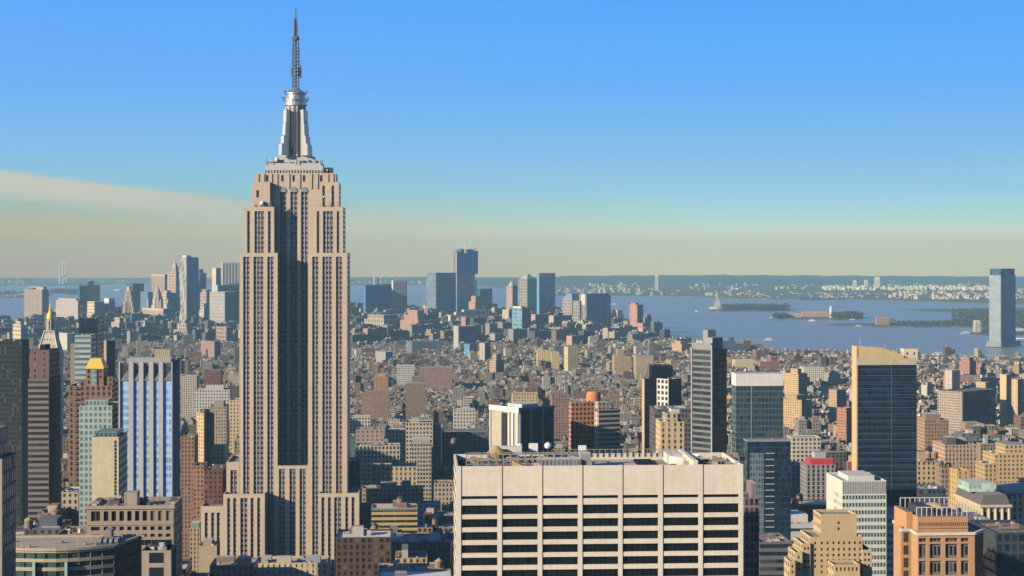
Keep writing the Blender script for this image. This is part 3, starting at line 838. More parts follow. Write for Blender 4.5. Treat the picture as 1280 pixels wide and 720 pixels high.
def orange_block():
    F = Frame(1147, 500, A0)
    t = thing('office_building', 'orange brick block with grouped dark windows and a tall blind attic, pale cornice line', 'building', F.loc, A0)
    OR = (0.48, 0.275, 0.15)
    z = F.z(669); xr = F.x(1218.5); D = 24
    pts = [(0, 0.0), (xr, 0.0), (xr + 4.5, 6.0), (xr + 4.5, D), (F.x(1117, 24), D), (F.x(1117, 24), 15.5), (F.x(1126, 7.5), 7.5), (F.x(1139, 7.5), 7.5)]
    q = MB()
    bays = [(1148.6, 1158), (1162.3, 1176.8), (1181.8, 1197.3), (1201.2, 1211.2)]
    rows = [(672.8, 677.6), (680, 698), (701.3, 719), (722, 740)]
    holes = [(F.x(a), F.x(b), F.z(d), F.z(c)) for a, b in bays for c, d in rows]
    wst = style((0.17, 0.18, 0.16), (0.012, 0.014, 0.018), 1.35, 3.6, 0.66, 0.62, 0.1)
    face(q, t, F, (0, 0), (1, 0), xr, 0, z, holes, 0.6, blank(OR), wst)
    plainst = blank(OR); col = style(OR, GDARK, 3.2, 3.7, 0.5, 0.75)
    sts = [None, style((0.2, .1, .06), GDARK, 3, 3.7, .4, .5), plainst, plainst, plainst, plainst, col, plainst]  # right chamfer in darker brick, shade put into its colour
    for i in range(1, 8):
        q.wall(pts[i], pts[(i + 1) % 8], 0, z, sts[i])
    q.build('wall', t)
    def cor(m):
        c = [(p[0] * 1.0, p[1]) for p in pts]
        for i in range(8):
            a, b = Vector(c[i]), Vector(c[(i + 1) % 8])
            m.bar((a.x, a.y, z + .35), (b.x, b.y, z + .35), .4, blank((.66, .6, .53)))
    part(t, 'cornice', cor)
    part(t, 'roof', lambda m: m.poly([(x, y, z + .1) for x, y in pts], blank((.36, .3, .25))))
    px0, px1, yl = F.x(1147, 3), F.x(1210, 3), 3.0
    z2 = F.z(646, 0, yl)
    def attic(m):
        m.box(px0, px1, yl, 22, z - .5, z2, blank(OR), blank((.2, .18, .17)))
        m.box(px0, px1, yl - .25, yl - .02, z2 - 3.4, z2 - 2.9, blank((.47, .24, .115)))
        for i in range(24):
            xx = px0 + (px1 - px0) * (i + .3) / 24
            m.box(xx, xx + .22, yl - .2, yl - .02, z2 - 2.6, z2 - 1.6, blank((.47, .24, .115)))
    part(t, 'attic', attic)
    part(t, 'side_tower', lambda m: m.box(F.x(1133, 8), px0 - .02, 8, 21, z - .5, F.z(640, 0, 8), blank((.54, .28, .13)), blank((.25, .22, .2))))
    def steel(m):
        wh = blank((.6, .6, .58))
        for i in range(11):
            xx = px0 + i * (px1 - px0) / 10
            m.bar((xx, 4, z2), (xx, 4, z2 + 2.6), .1, wh); m.bar((xx, 21, z2), (xx, 21, z2 + 3), .1, wh)
        m.bar((px0, 4, z2 + 2.6), (px1, 4, z2 + 2.6), .12, wh); m.bar((px0, 21, z2 + 3), (px1, 21, z2 + 3), .12, wh)
        m.box(px0 + 1.5, px0 + 6, 6, 18, z2, z2 + 2.2, blank((.05, .06, .08)))
    part(t, 'roof_railing', steel)
    part(t, 'cooling_dome', lambda m: m.lathe((px0 + px1) / 2 + .5, 13, [(4, z2), (3.6, z2 + 1.2), (2.4, z2 + 2.3), (.01, z2 + 2.8)], blank((.55, .38, .2)), 18))
    claim(F, -10, xr + 5, 0, D); HERO.append((1117, 1226, 638, 500, 'orange brick block'))
orange_block()

def deco_block():
    F = Frame(1013, 720, A0)
    t = thing('stepped_building', 'yellow-buff stepped block with small square windows and blind top box', 'building', F.loc, A0)
    BU = (0.54, 0.42, 0.255)
    bs = blank(BU); mw = style(BU, GDARK, 3.4, 3.6, .42, .5)
    rf = blank((.36, .3, .22))
    def mass(name, a, b, ytop, yl, dep, holes_px=(), st=bs):
        x0, x1 = F.x(a, yl), F.x(b, yl); z = F.z(ytop, 0, yl)
        holes = [(F.x(p, yl) - x0, F.x(q_, yl) - x0, F.z(r1, 0, yl), F.z(r0, 0, yl)) for p, q_, r0, r1 in holes_px]
        q = MB()
        face(q, t, F, (x0, yl), (1, 0), x1 - x0, 0, z, holes, .45, st, style((.1, .09, .08), (.01, .011, .014), 1.2, 2.2, .86, .85))
        q.wall((x1, yl), (x1, yl + dep), 0, z, mw); q.wall((x1, yl + dep), (x0, yl + dep), 0, z, mw); q.wall((x0, yl + dep), (x0, yl), 0, z, mw)
        roof_top(q, x0, x1, yl, yl + dep, z, BU, rf[0], 1.0, .4)
        q.build(name, t)
    cols = [1026, 1033.4, 1040.7, 1047.4, 1054, 1060.7, 1067.4, 1074]
    rows = [677.2, 685.3, 692.5, 699.5, 706.5, 713.5]
    mass('top_box', 1026, 1071, 643, 9, 14, [(1047, 1050, 652.5, 655.5), (1047, 1050, 659.8, 662.8)])
    mass('main_wall', 1013, 1078, 671, 4, 19, [(c, c + 2.7, r, r + 3.4) for c in cols for r in rows] + [(1018, 1020.5, r, r + 3.4) for r in rows[:5]])
    mass('side_wing', 1078, 1090, 688, 2, 21, [(c, c + 2.7, r, r + 3.2) for c in (1080.3, 1085) for r in (692, 699, 706)])
    mass('side_wing', 1003, 1013, 679, 3, 17, [(c, c + 2.5, r, r + 3.3) for c in (1005, 1009.2) for r in (684, 692, 700, 708)])
    mass('side_wing', 994, 1003, 690, 1, 14, [(997.5, 1000, r, r + 3.3) for r in (695, 702.5, 710)])
    mass('side_wing', 987, 994, 701, -1, 11, [(989.5, 992, r, r + 3.3) for r in (706, 713)])
    mass('front_wing', 1042, 1075, 706, -7, 10.5, [(c, c + 2.4, 709.5, 714) for c in (1045, 1050, 1055, 1060, 1065, 1070)])
    claim(F, -25, 60, -8, 40); HERO.append((987, 1090, 642, 720, 'buff stepped block'))
deco_block()

def tall_window_block():
    F = Frame(108, 560, A0)
    t = thing('office_building', 'beige stone block with a row of tall top-floor windows over small paired ones', 'building', F.loc, A0)
    W = (0.36, 0.285, 0.215)
    L = F.x(217); z = F.z(633); D = F.y(228, L)
    zz = lambda py: F.z(py, L / 2)
    gx = lambda v: F.x(v / 4.0)
    cols = [(455, 500), (518, 542), (557, 580), (597, 620), (636, 658), (675, 697), (713, 735), (752, 774), (790, 812), (830, 853)]
    holes_d = [(gx(a), gx(b), zz(651.2), zz(638.8)) for a, b in cols[:7]]
    holes_b = [(gx(a), gx(b), zz(651.2), zz(638.8)) for a, b in cols[7:]]
    pairs = [(gx(a), gx(b), zz(y1), zz(y0)) for a, b in cols for y0, y1 in ((658.2, 663), (667.4, 671.5), (686, 691), (697, 702), (708, 713))]
    rib = [(gx(480), gx(860), zz(682), zz(675))]
    q = MB()
    q.relief((0, 0), (1, 0), L, 0, z, holes_d + holes_b + pairs + rib, .5, blank(W))
    st = style((.2, .19, .18), (.012, .013, .018), 1.6, 3.3, .9, .94, .1)
    windows(t, F, 0, 0, st, holes_d, (0, 0), (1, 0), .5, 'tall_window')
    windows(t, F, 0, 0, style((.34, .27, .18), (.22, .17, .11), 1.6, 3.3, .9, .94, .4), holes_b, (0, 0), (1, 0), .5, 'tall_window')
    windows(t, F, 0, 0, style(W, (.012, .013, .018), 2.8, 2.0, .86, .9, .1), pairs, (0, 0), (1, 0), .5, 'paired_window')
    windows(t, F, 0, 0, style((.1, .1, .11), (.012, .014, .02), 2.2, 3, .9, .9, .1), rib, (0, 0), (1, 0), .5, 'ribbon_window')
    side = masonry((.3, .24, .19), 4.5, 3.4, .4, .55)
    q.wall((L, 0), (L, D), 0, z, side); q.wall((L, D), (0, D), 0, z, side); q.wall((0, D), (0, 0), 0, z, side)
    q.build('wall', t)
    each(t, 'cornice', lambda m: (m.box(-.4, L + .4, -.45, -.01, z - .9, z + .2, blank((.4, .32, .25)), skip='b'), m.box(0, L, -.3, -.01, zz(656), zz(654.6), blank((.4, .32, .25)), skip='b')))
    def rf(m):
        roof_top(m, 0, L, 0, D, z, W, (.3, .26, .23), 1.2, .5)
    part(t, 'roof', rf)
    r2 = random.Random(21)
    def stuff(m):
        m.box(gx(600), gx(665), 8, 14, z - 1.2, z + 3.2, blank((.4, .33, .27)))
        for i in range(26):
            a = r2.uniform(1, L - 3); b = r2.uniform(2, D - 3); s_ = r2.uniform(.6, 2.4)
            m.box(a, a + s_, b, b + s_ * .8, z - 1.2, z + r2.uniform(-.4, 1.2), blank(r2.choice([(.12, .12, .12), (.3, .27, .24), (.5, .47, .42)])))
        for i in range(5):
            a = r2.uniform(2, L - 2); m.bar((a, 3, z - 1.2), (a, 3, z + 3.4), .1, blank((.12, .12, .12)))
    each(t, 'roof_plant', stuff)
    claim(F, 0, L, -1, D); HERO.append((108, 228, 627, 560, 'beige tall-window block'))
tall_window_block()

def curved_block():
    F = Frame(18, 470, A0)
    t = thing('office_building', 'low curved-front concrete building with green glass ribbons and flat gravel roof', 'building', F.loc, A0)
    W = (0.44, 0.38, 0.28)
    L = F.x(140); z = F.z(687.5); D = 20.5; LB = F.x(177, 20.5)
    n = 12
    pts = [(-9 + (L + 9) * i / n, 1.5 - 3.2 * math.sin(math.pi * (i / n) ** 1.3) + 2.2 * max(0, i / n - .6) * 2) for i in range(n + 1)]
    rows = [(690, 697.2), (701.5, 708), (712.5, 719.5), (724, 731)]
    q = MB()
    gst = style((.1, .13, .12), (.035, .07, .062), 1.45, 9.0, .93, .97, .08)
    for (xa, ya), (xb, yb) in zip(pts[:-1], pts[1:]):
        wd = math.hypot(xb - xa, yb - ya); ud = ((xb - xa) / wd, (yb - ya) / wd)
        holes = [(0, wd, F.z(b, L / 2), F.z(a, L / 2)) for a, b in rows]
        q.relief((xa, ya), ud, wd, 0, z, [(1e-4, h[1] - 1e-4, h[2], h[3]) for h in holes], .35, blank(W))
        windows(t, F, 0, 0, gst, holes, (xa, ya), ud, .35, 'ribbon_window')
    blk = style((.016, .02, .03), (.008, .012, .02), 1.5, 3.9, .93, .9, .75)  # near-black side wall, its shade put into the colour
    q.wall(pts[-1], (LB, D), 0, z, blk); q.wall((LB, D), (-9, D), 0, z, blank(W)); q.wall((-9, D), pts[0], 0, z, blank(W))
    q.build('wall', t)
    def rf(m):
        m.poly([(x, y, z) for x, y in pts] + [(LB, D, z), (-9, D, z)], blank((.42, .37, .28)))
    part(t, 'roof', rf)
    def edge(m):
        P = pts + [(LB, D), (-9, D)]
        for a, b in zip(P, P[1:] + P[:1]):
            m.bar((a[0], a[1], z + .3), (b[0], b[1], z + .3), .35, blank((.46, .4, .31)))
    part(t, 'parapet', edge)
    def dark(m):
        m.box(L * .8, L - .2, 5.4, D * .8, z + .05, z + 1.0, blank((.1, .1, .11)), blank((.16, .15, .15)))
        m.box(L * .83, L * .9, 14, 18, z + .05, z + 3.0, blank((.28, .26, .23)))
        for i in range(4):
            m.box(L * .82 + i * 1.5, L * .82 + i * 1.5 + .9, 5, 9, z + 1.0, z + 1.9, blank((.3, .3, .3)))
    each(t, 'roof_plant', dark)
    r2 = random.Random(5)
    def poles(m):
        for i in range(16):
            xx = -6 + i * 2.4; yy = r2.uniform(3, D - 2)
            m.bar((xx, yy, z), (xx, yy, z + r2.uniform(.6, 2.2)), .08, blank((.5, .48, .45)))
            if i % 3 == 0: m.box(xx + 1, xx + 2.2, yy, yy + 1, z, z + .8, blank((.35, .32, .28)))
    each(t, 'roof_vent', poles)
    each(t, 'light_shaft', lambda m: [m.box(F.x(p) - .35, F.x(p) + .35, -2.4 if p < 90 else -2.2, -1.2, 0, F.z(701.2, L / 2), blank((.36, .52, .48))) for p in (44.5, 84.5)])
    claim(F, -12, LB, -3, D); HERO.append((18, 177, 672, 470, 'curved green-glass block'))
curved_block()

def striped_tower():
    F = Frame(149, 850, A0)
    t = thing('office_tower', 'pale blue glass tower with four white vertical fins and open dark crown', 'building', F.loc, A0)
    L = F.x(215); D = F.y(225, L)
    z = F.z(476); zc = F.z(452.5)
    gl = style((.46, .6, .78), (.13, .3, .6), 1.55, 3.75, .8, .56, .15)
    wh = blank((.47, .46, .47))
    g = lambda v: F.x(140 + v / 2.4)
    fins = [(19.5, 24), (50, 64), (80, 94), (110, 124), (140, 153), (178, 181)]
    for (a, b), (c, d) in zip(fins[:-1], fins[1:]):
        m = MB(); m.wall((g(b), .8), (g(c), .8), 0, z, gl); m.build('glass_bay', t)
    q = MB()
    sd = style((.10, .15, .22), (.02, .04, .08), 1.6, 3.75, .8, .6, .7)  # side glass darkened in colour to hold its shade
    q.wall((L, .8), (L, D), 0, z, sd); q.wall((L, D), (0, D), 0, z, sd); q.wall((0, D), (0, .8), 0, z, gl); q.flat(0, L, .8, D, z, blank((.2, .2, .2)))
    q.build('core_wall', t)
    for a, b in fins:
        m = MB(); m.box(g(a), g(b), 0, 1.6, 0, zc, wh); m.build('fin', t)
    dk = blank((.2, .21, .23))
    def crown(m):
        m.box(.3, L - .3, 6, D - 3, z, zc - 1.5, blank((.055, .065, .085)), blank((.2, .2, .2)))
        for (a, b), (c, d) in zip(fins[:-1], fins[1:]):     # splayed dark panels between the fins
            x0, x1 = g(b), g(c)
            m.poly([(x0, .2, z), (x1, .2, z), (x1, 1.9, z + 6)], dk)
            m.poly([(x0, .2, z), (x1, 1.9, z + 6), (x0, .2, zc - .4)], blank((.27, .275, .285)))
            m.poly([(x0, .2, zc - .4), (x1, 1.9, z + 6), (x1, .2, zc - .4)], blank((.23, .24, .255)))
        m.poly([(L, 1.2, z), (L, D, z), (L, D, zc)], dk); m.poly([(L, 1.2, z), (L, D, zc), (L, 1.2, zc)], blank((.07, .09, .13)))
        m.box(2, L - 2, 10, D - 6, zc - 1.5, zc + 1.0, blank((.4, .4, .4)), blank((.5, .5, .48)))
    part(t, 'crown_screen', crown)
    claim(F, 0, L, 0, D); HERO.append((149, 225, 452, 850, 'blue striped tower'))
striped_tower()

def white_ribbon_block():
    F = Frame(1053, 850, A0)
    W = (.6, .62, .57)
    t = thing('office_building', 'white metal-clad block with blank top floors and pale green ribbon windows', 'building', F.loc, A0)
    M = F.y(1033); L = F.x(1108); z = F.z(601)
    rows = [(619.5 + i * 9.4, 624.5 + i * 9.4) for i in range(12)]
    holes = [(.15, L - .15, F.z(b), F.z(a)) for a, b in rows]
    q = MB()
    wst = style((.42, .5, .46), (.03, .05, .05), 1.5, 9, .6, .97, .1)
    face(q, t, F, (0, 0), (1, 0), L, 0, z, holes, .3, blank(W), wst, 'ribbon_window')
    hl = [(1.0, M * .52, F.z(b), F.z(a)) for a, b in rows]
    face(q, t, F, (0, M), (0, -1), M, 0, z, [(M - h[1], M - h[0], h[2], h[3]) for h in hl], .3, blank((.64, .6, .52)), style((.62, .6, .54), (.3, .3, .28), 2.0, 9, .9, .97, .3), 'ribbon_window')
    q.wall((L, 0), (L, M), 0, z, blank(W)); q.wall((L, M), (0, M), 0, z, blank(W))
    q.build('wall', t)
    each(t, 'cladding_rib', lambda m: [m.box(i * L / 26 + .1, i * L / 26 + .3, -.28, -.005, F.z(617), z - .4, blank((.52, .52, .5)), skip='b') for i in range(27) if (i * L / 26 + .3) < L])
    part(t, 'roof', lambda m: (roof_top(m, 0, L, 0, M, z, W, (.6, .59, .55), .9, .5), m.box(L * .2, L * .8, 6, M - 6, z - .9, z + 1.6, blank((.62, .6, .56)))))
    L2 = F.x(1132, 3)
    z2 = F.z(645)
    hs = [(.1, L2 - L - .2, F.z(b, L, 3), F.z(a, L, 3)) for a, b in [(648.2 + i * 9.4, 653 + i * 9.4) for i in range(9)]]
    m2 = MB(); face(m2, t, F, (L + .02, 3), (1, 0), L2 - L, 0, z2, hs, .3, blank(W), wst, 'ribbon_window')
    m2.wall((L2, 3), (L2, M), 0, z2, blank(W)); m2.flat(L, L2, 3, M, z2, blank((.5, .5, .48))); m2.wall((L2, M), (L, M), 0, z2, blank(W))
    m2.build('lower_wing', t)
    claim(F, 0, L2, 0, M); HERO.append((1033, 1132, 593, 850, 'white green-ribbon block'))
white_ribbon_block()

def screen_tower():
    F = Frame(1070.5, 900, A0)
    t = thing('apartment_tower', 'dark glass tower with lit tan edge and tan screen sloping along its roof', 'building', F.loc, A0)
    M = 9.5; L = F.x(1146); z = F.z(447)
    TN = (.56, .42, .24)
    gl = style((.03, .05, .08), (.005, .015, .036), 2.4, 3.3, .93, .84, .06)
    q = MB()
    xs = [0, .6, L * .58, L * .585, L - 1.2, L]
    q.wall((.6, 0), (L * .575, 0), 0, F.z(456.5), gl)
    q.wall((L * .585, 0), (L, 0), 0, F.z(457.5), gl)
    q.wall((L * .575, -.0), (L * .585, -.0), 0, F.z(457), blank((.1, .13, .17)))
    q.wall((L, 0), (L, M), 0, F.z(456.5), gl); q.wall((L, M), (0, M), 0, F.z(456.5), gl)
    q.build('glass_wall', t)
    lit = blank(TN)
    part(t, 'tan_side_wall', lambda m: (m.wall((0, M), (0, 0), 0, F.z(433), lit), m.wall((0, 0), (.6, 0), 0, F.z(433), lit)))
    def scr(m):
        m.box(.65, L - .1, -.15, .2, F.z(456.3), F.z(447.5), blank((.5, .42, .3)))
        ys = 0.3
        xa, xb = F.x(1070.6, ys), F.x(1130, ys)
        zt = [(xa, F.z(432.5, 0, ys)), (xa + (xb - xa) * .5, F.z(434.5, 0, ys)), (xa + (xb - xa) * .8, F.z(439.5, 0, ys)), (xb, F.z(445, 0, ys))]
        for (p, zp), (r_, zr) in zip(zt[:-1], zt[1:]):
            m.wall((p, ys), (r_, ys), F.z(456, 0, ys), zp, lit, z1b=zr)
            m.wall((r_, ys + .6), (p, ys + .6), F.z(456, 0, ys), zr, lit, z1b=zp)
            m.poly([(p, ys, zp), (r_, ys, zr), (r_, ys + .6, zr), (p, ys + .6, zp)], lit)
        m.wall((xa, ys + .6), (xa, ys), F.z(456, 0, ys), zt[0][1], lit)
    part(t, 'roof_screen', scr)
    part(t, 'roof', lambda m: m.flat(.1, L, .2, M, F.z(455), blank((.2, .2, .2))))
    part(t, 'roof_house', lambda m: m.box(F.x(1129, 4), F.x(1146.5, 4), 3, 9, F.z(456), F.z(436, 0, 4), style((.62, .54, .42), GDARK, 4, 5, .2, .3), blank((.3, .28, .25)), right=blank((.1, .1, .12))))
    each(t, 'balcony_band', lambda m: [m.box(.7, L - .05, -.35, -.01, F.z(462 + i * 8.0), F.z(462 + i * 8.0) + .25, blank((.09, .12, .16)), skip='b') for i in range(24)])
    each(t, 'roof_mast', lambda m: [m.bar((F.x(p), 5, F.z(447)), (F.x(p), 5, F.z(447) + h_), .12, blank((.4, .4, .4))) for p, h_ in ((1078, 10), (1109, 7), (1124, 5))])
    claim(F, 0, L, 0, M); HERO.append((1065, 1148, 433, 900, 'dark tower with the tan screen'))
screen_tower()

def classic_block():
    F = Frame(1227, 850, A0)
    ST = (.5, .42, .31)
    t = thing('stone_building', 'classical tan stone block with columns, dark mansard and green glass roof box', 'building', F.loc, A0)
    M = F.y(1194.5); L = F.x(1262); z = F.z(634)
    q = MB()
    wst = style((.2, .16, .12), (.012, .013, .016), 1.6, 4, .85, .9)
    hf_ = [(L * (i + .2) / 4, L * (i + .74) / 4, F.z(656), F.z(640)) for i in range(4)] + [(L * (i + .2) / 4, L * (i + .74) / 4, F.z(676), F.z(661)) for i in range(4)]
    face(q, t, F, (0, 0), (1, 0), L, 0, z, hf_, .9, blank(ST), wst)
    hl = [(M * (i + .25) / 9, M * (i + .7) / 9, F.z(b), F.z(a)) for i in range(9) for a, b in ((640, 648), (652, 660))]
    face(q, t, F, (0, M), (0, -1), M, 0, z, hl, .7, blank(ST), wst)
    q.wall((L, 0), (L, M), 0, z, blank(ST)); q.wall((L, M), (0, M), 0, z, blank(ST))
    q.build('wall', t)
    each(t, 'cornice', lambda m: m.box(-1, L + 1, -1, M + 1, z, z + 1.2, blank((.54, .46, .35))))
    part(t, 'mansard', lambda m: m.frustum((-.3, L + .3, -.3, M), (1.4, L - 1.4, 1.6, M - 2), z + 1.2, F.z(619), blank((.13, .12, .125)), blank((.3, .28, .26))))
    for i in range(5):
        xx = L * i / 4 * .96 + L * .02
        part(t, 'column', lambda m: m.lathe(xx, -.35, [(.75, F.z(660)), (.6, z - .8), (.9, z - .4)], blank((.56, .48, .37)), 10))
    zt = F.z(619)
    part(t, 'glass_roof_box', lambda m: m.box(F.x(1211, 12), F.x(1243, 12), 12, 30, zt, F.z(604, 0, 12), style((.5, .56, .5), (.25, .38, .33), 2.2, 3, .85, .85, .2), blank((.5, .54, .48))))
    claim(F, 0, L, 0, M); HERO.append((1194, 1262, 601, 850, 'classical stone block'))
classic_block()

def glass_white_band():
    gl = style((.07, .1, .12), (.018, .04, .058), 2.0, 3.2, .82, .7, .05)
    t, F, L, M, z = front('apartment_tower', 'grey-green glass tower with a plain white band round its top', 920, 979, 482, 950, gl, 13, side=style((.1, .13, .15), (.03, .05, .06), 2.4, 3.2, .8, .6, .1), short='white-topped glass tower', cat='building')
    part(t, 'white_band', lambda m: (m.box(-.15, L + .15, -.15, M + .1, z - .2, F.z(467), blank((.66, .65, .63)), blank((.4, .4, .4)))))
    part(t, 'grey_fin', lambda m: m.box(L * .32, L * .34, -.3, -.01, 0, z - .2, blank((.2, .24, .27)), skip='b'))
    t, F, L, M, z = front('apartment_tower', 'lower dark glass tower with mottled reflections before the white-topped one', 934, 988.5, 552, 900, style((.03, .05, .075), (.008, .02, .042), 1.6, 3.2, .92, .86, .04), 10, short='lower dark glass tower')
    part(t, 'edge_trim', lambda m: m.box(-.1, L + .1, -.12, M, z, z + .5, blank((.3, .32, .34))))
    part(t, 'painted_reflection', lambda m: m.wall((L * .06, -.05), (L * .38, -.05), z - 95, z - 6, style((.16, .2, .24), (.03, .06, .1), 1.6, 3.2, .6, .6, .1)))  # pale panel painted in place of a mottled reflection
    each(t, 'balcony', lambda m: [m.box(L * .42, L * .62, -.7, -.02, z - 3.2 * (i + 1), z - 3.2 * (i + 1) + .5, blank((.32, .36, .4)), skip='b') for i in range(1, 30)])
glass_white_band()

def slab_pair():
    # black ribbed tower with a lit ribbon face
    t, F, L, M, z = corner('office_tower', 'slim dark tower with grey ribbon windows on one face, navy glass on the other', 865, 890, 908.6, 437, 1100, 42,
        ribbon((.16, .17, .18), (.02, .026, .034), 3.75, .6), curtain((.016, .024, .04), (.008, .016, .034), 1.8, 3.75), short='slim dark ribbon tower', roof=(.25, .24, .23))
    each(t, 'corner_pier', lambda m: (m.bar((-.05, -.05, 0), (-.05, -.05, z + 3), .55, blank((.3, .31, .32))), m.bar((0, M, 0), (0, M, z + 1), .5, blank((.3, .31, .32)))))
    part(t, 'lit_screen', lambda m: m.box(0, 1.2, 1.0, M, z, z + 4.0, blank((.24, .25, .26))))
    each(t, 'roof_plant', lambda m: (m.box(1.5, L * .8, 1.0, M * .5, z - 1, z + 7.5, blank((.3, .29, .28))), m.box(2, L * .6, M * .55, M * .9, z - 1, z + 5.2, blank((.42, .38, .33)))))
slab_pair()

def white_frame_building():
    gs = blank((.42, .37, .30))
    t, F, L, M, z = corner('office_tower', 'blocky tower with white-framed beige side and navy glass front under a white rim', 613, 649, 692, 512, 1100, 38, gs, curtain((.012, .02, .04), (.006, .013, .03), 2.0, 3.8), short='white-rimmed navy block', roof=(.3, .3, .31))
    wh = blank((.68, .65, .58))
    part(t, 'white_rim', lambda m: (m.box(-.9, -.02, -.5, M + .5, z - 2.2, z + 1.2, wh), m.box(-.9, L + .6, -.6, -.02, z - .4, z + 1.2, blank((.16, .2, .27))), m.box(L * .25, L * .7, M * .2, M * .7, z, z + 2.5, blank((.5, .5, .5)))))  # front run of the white rim is blue-grey, shade in its colour
    def cols(m):
        for f in (.05, .2, .33): m.box(-.8, -.02, M * f - .8, M * f + .8, 0, z - 2.2, wh)
        m.box(-.8, -.02, M - 1.0, M, 0, z - 2.2, wh)
        m.box(-.3, -.02, M * .4, M * .6, 0, z - 3, blank((.03, .03, .035)))
    each(t, 'white_column', cols)
    each(t, 'front_mullion', lambda m: [m.box(L * f - .45, L * f + .45, -.6, -.02, 0, z - .5, blank((.3, .34, .4))) for f in (.03, .33, .67, .985)])  # white columns of the shaded front, greyed in colour
white_frame_building()

def clock_tower():
    F = Frame(60, 1900, A0)
    t = thing('clock_tower', 'white stone tower with steep pyramid roof and gilded cupola', 'tower', F.loc, A0)
    W = (.62, .53, .40)
    h = (F.x(73.5) - F.x(46)) / 2
    y0, y1 = 0, 2 * h
    zb, zt = F.z(447), F.z(415)
    part(t, 'shaft', lambda m: m.box(-h, h, y0, y1, 0, zb, masonry(W, 3.6, 3.8, .4, .5)))
    each(t, 'cornice', lambda m: m.box(-h - .8, h + .8, y0 - .8, y1 + .8, zb, zb + 2.2, blank((.66, .6, .5))))
    hp = 5.4
    cyy = h
    part(t, 'pyramid_roof', lambda m: m.frustum((-h, h, y0, y1), (-hp, hp, cyy - hp, cyy + hp), zb + 2.2, zt, style(W, (.03, .03, .03), 3.4, 7.0, .32, .3)))
    each(t, 'ridge_rib', lambda m: [m.bar((sx * h, cyy + sy * h, zb + 2.2), (sx * hp, cyy + sy * hp, zt), .55, blank((.66, .62, .55))) for sx in (-1, 1) for sy in (-1, 1)])
    part(t, 'balcony', lambda m: m.box(-hp - 1, hp + 1, cyy - hp - 1, cyy + hp + 1, zt, zt + 1.5, blank((.5, .45, .38))))
    part(t, 'lantern', lambda m: m.lathe(0, cyy, [(4.6, zt + 1.5), (4.6, F.z(404)), (5.2, F.z(403.6)), (4.2, F.z(402)), (3.6, F.z(399))], style((.55, .46, .33), (.06, .05, .05), 3, 9, .45, .97), 8, math.pi / 8))
    part(t, 'gilded_cupola', lambda m: m.lathe(0, cyy, [(3.9, F.z(399.4)), (4.1, F.z(397)), (3.4, F.z(393)), (2.0, F.z(390)), (1.5, F.z(389)), (1.5, F.z(386.5)), (.9, F.z(385)), (.5, F.z(381)), (.05, F.z(377.5))], blank((.8, .5, .1)), 16), 'gilded')
    claim(F, -h, h, 0, 2 * h); HERO.append((46, 74, 378, 1900, 'gold-topped clock tower'))
clock_tower()

def gold_roof_block():
    bw = (.27, .165, .115)
    t, F, L, M, z = front('apartment_tower', 'brown brick apartment tower with stepped balconies and glowing gold hipped roof', 86, 140, 482, 1000, masonry(bw, 3.2, 3.1, .5, .5), 30, short='gold-roofed brown tower')
    # local axes: x runs away from the viewer, y runs to the left
    yl = lambda px: F.y(px)
    a, b = yl(129), yl(107)
    zt = F.z(461)
    part(t, 'upper_tower', lambda m: m.box(1, 15, a, b, z - 1, zt, masonry((.3, .165, .11), 3, 3.1, .4, .5)))
    part(t, 'green_glass_strip', lambda m: m.box(.4, .98, a + (b - a) * .38, a + (b - a) * .68, z - 12, zt - .5, style((.3, .42, .38), (.1, .18, .16), 2, 3.1, .8, .7)))
    part(t, 'gilded_roof', lambda m: m.frustum((.4, 15.6, a - .4, b + .4), (4, 12, a + 2, b - 2), zt, F.z(448.5), blank((.8, .5, .1))), 'gilded')
    each(t, 'side_step', lambda m: (m.box(2, 12, yl(140), a, z - 1, z + 5, masonry(bw, 3, 3.1, .45, .5)), m.box(1, 12, b, yl(98), z - 1, z + 2.5, masonry(bw, 3, 3.1, .45, .5))))
    each(t, 'balcony', lambda m: [m.box(-1.0, -.02, yl(97), yl(91), z - 3.1 * i - 2.0, z - 3.1 * i - 1.2, blank((.24, .16, .12))) for i in range(0, 40)])
gold_roof_block()

# ------------------------------------------------------------------ midtown neighbours, nearest first; shaded walls have the shade in their colour
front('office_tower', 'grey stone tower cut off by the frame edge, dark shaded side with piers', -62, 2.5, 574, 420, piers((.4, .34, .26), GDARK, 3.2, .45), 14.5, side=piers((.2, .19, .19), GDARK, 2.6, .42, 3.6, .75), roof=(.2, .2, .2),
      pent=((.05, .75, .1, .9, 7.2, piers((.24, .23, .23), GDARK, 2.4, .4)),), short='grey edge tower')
front('apartment_tower', 'slender pink-framed dark grid tower tucked beside the cream slab', 930.5, 949, 622, 600, style((.25, .19, .2), (.02, .022, .035), 2.0, 3.1, .72, .72), 16, pent=((.6, .95, .2, .8, 4.5),), short='slender pink grid tower')
front('office_building', 'shaded slate-blue block between the orange block and the classical stone one', 1210, 1244, 652, 700, ribbon((.14, .17, .22), (.02, .035, .06), 3.8, .5), 26, roof=(.16, .18, .22), short='slate shaded block')
front('office_building', 'dark navy block with faint window grid cut by the frame edge', 1245, 1300, 666, 620, style((.05, .065, .09), (.014, .022, .035), 2.6, 3.6, .7, .7), 30, roof=(.2, .2, .21), short='navy edge block')
front('apartment_tower', 'cream building with a blank wall and one column of windows', 114.5, 148.3, 546, 790, blank((.62, .52, .36)), 24, side=masonry((.4, .33, .25)), short='cream blank-wall building')
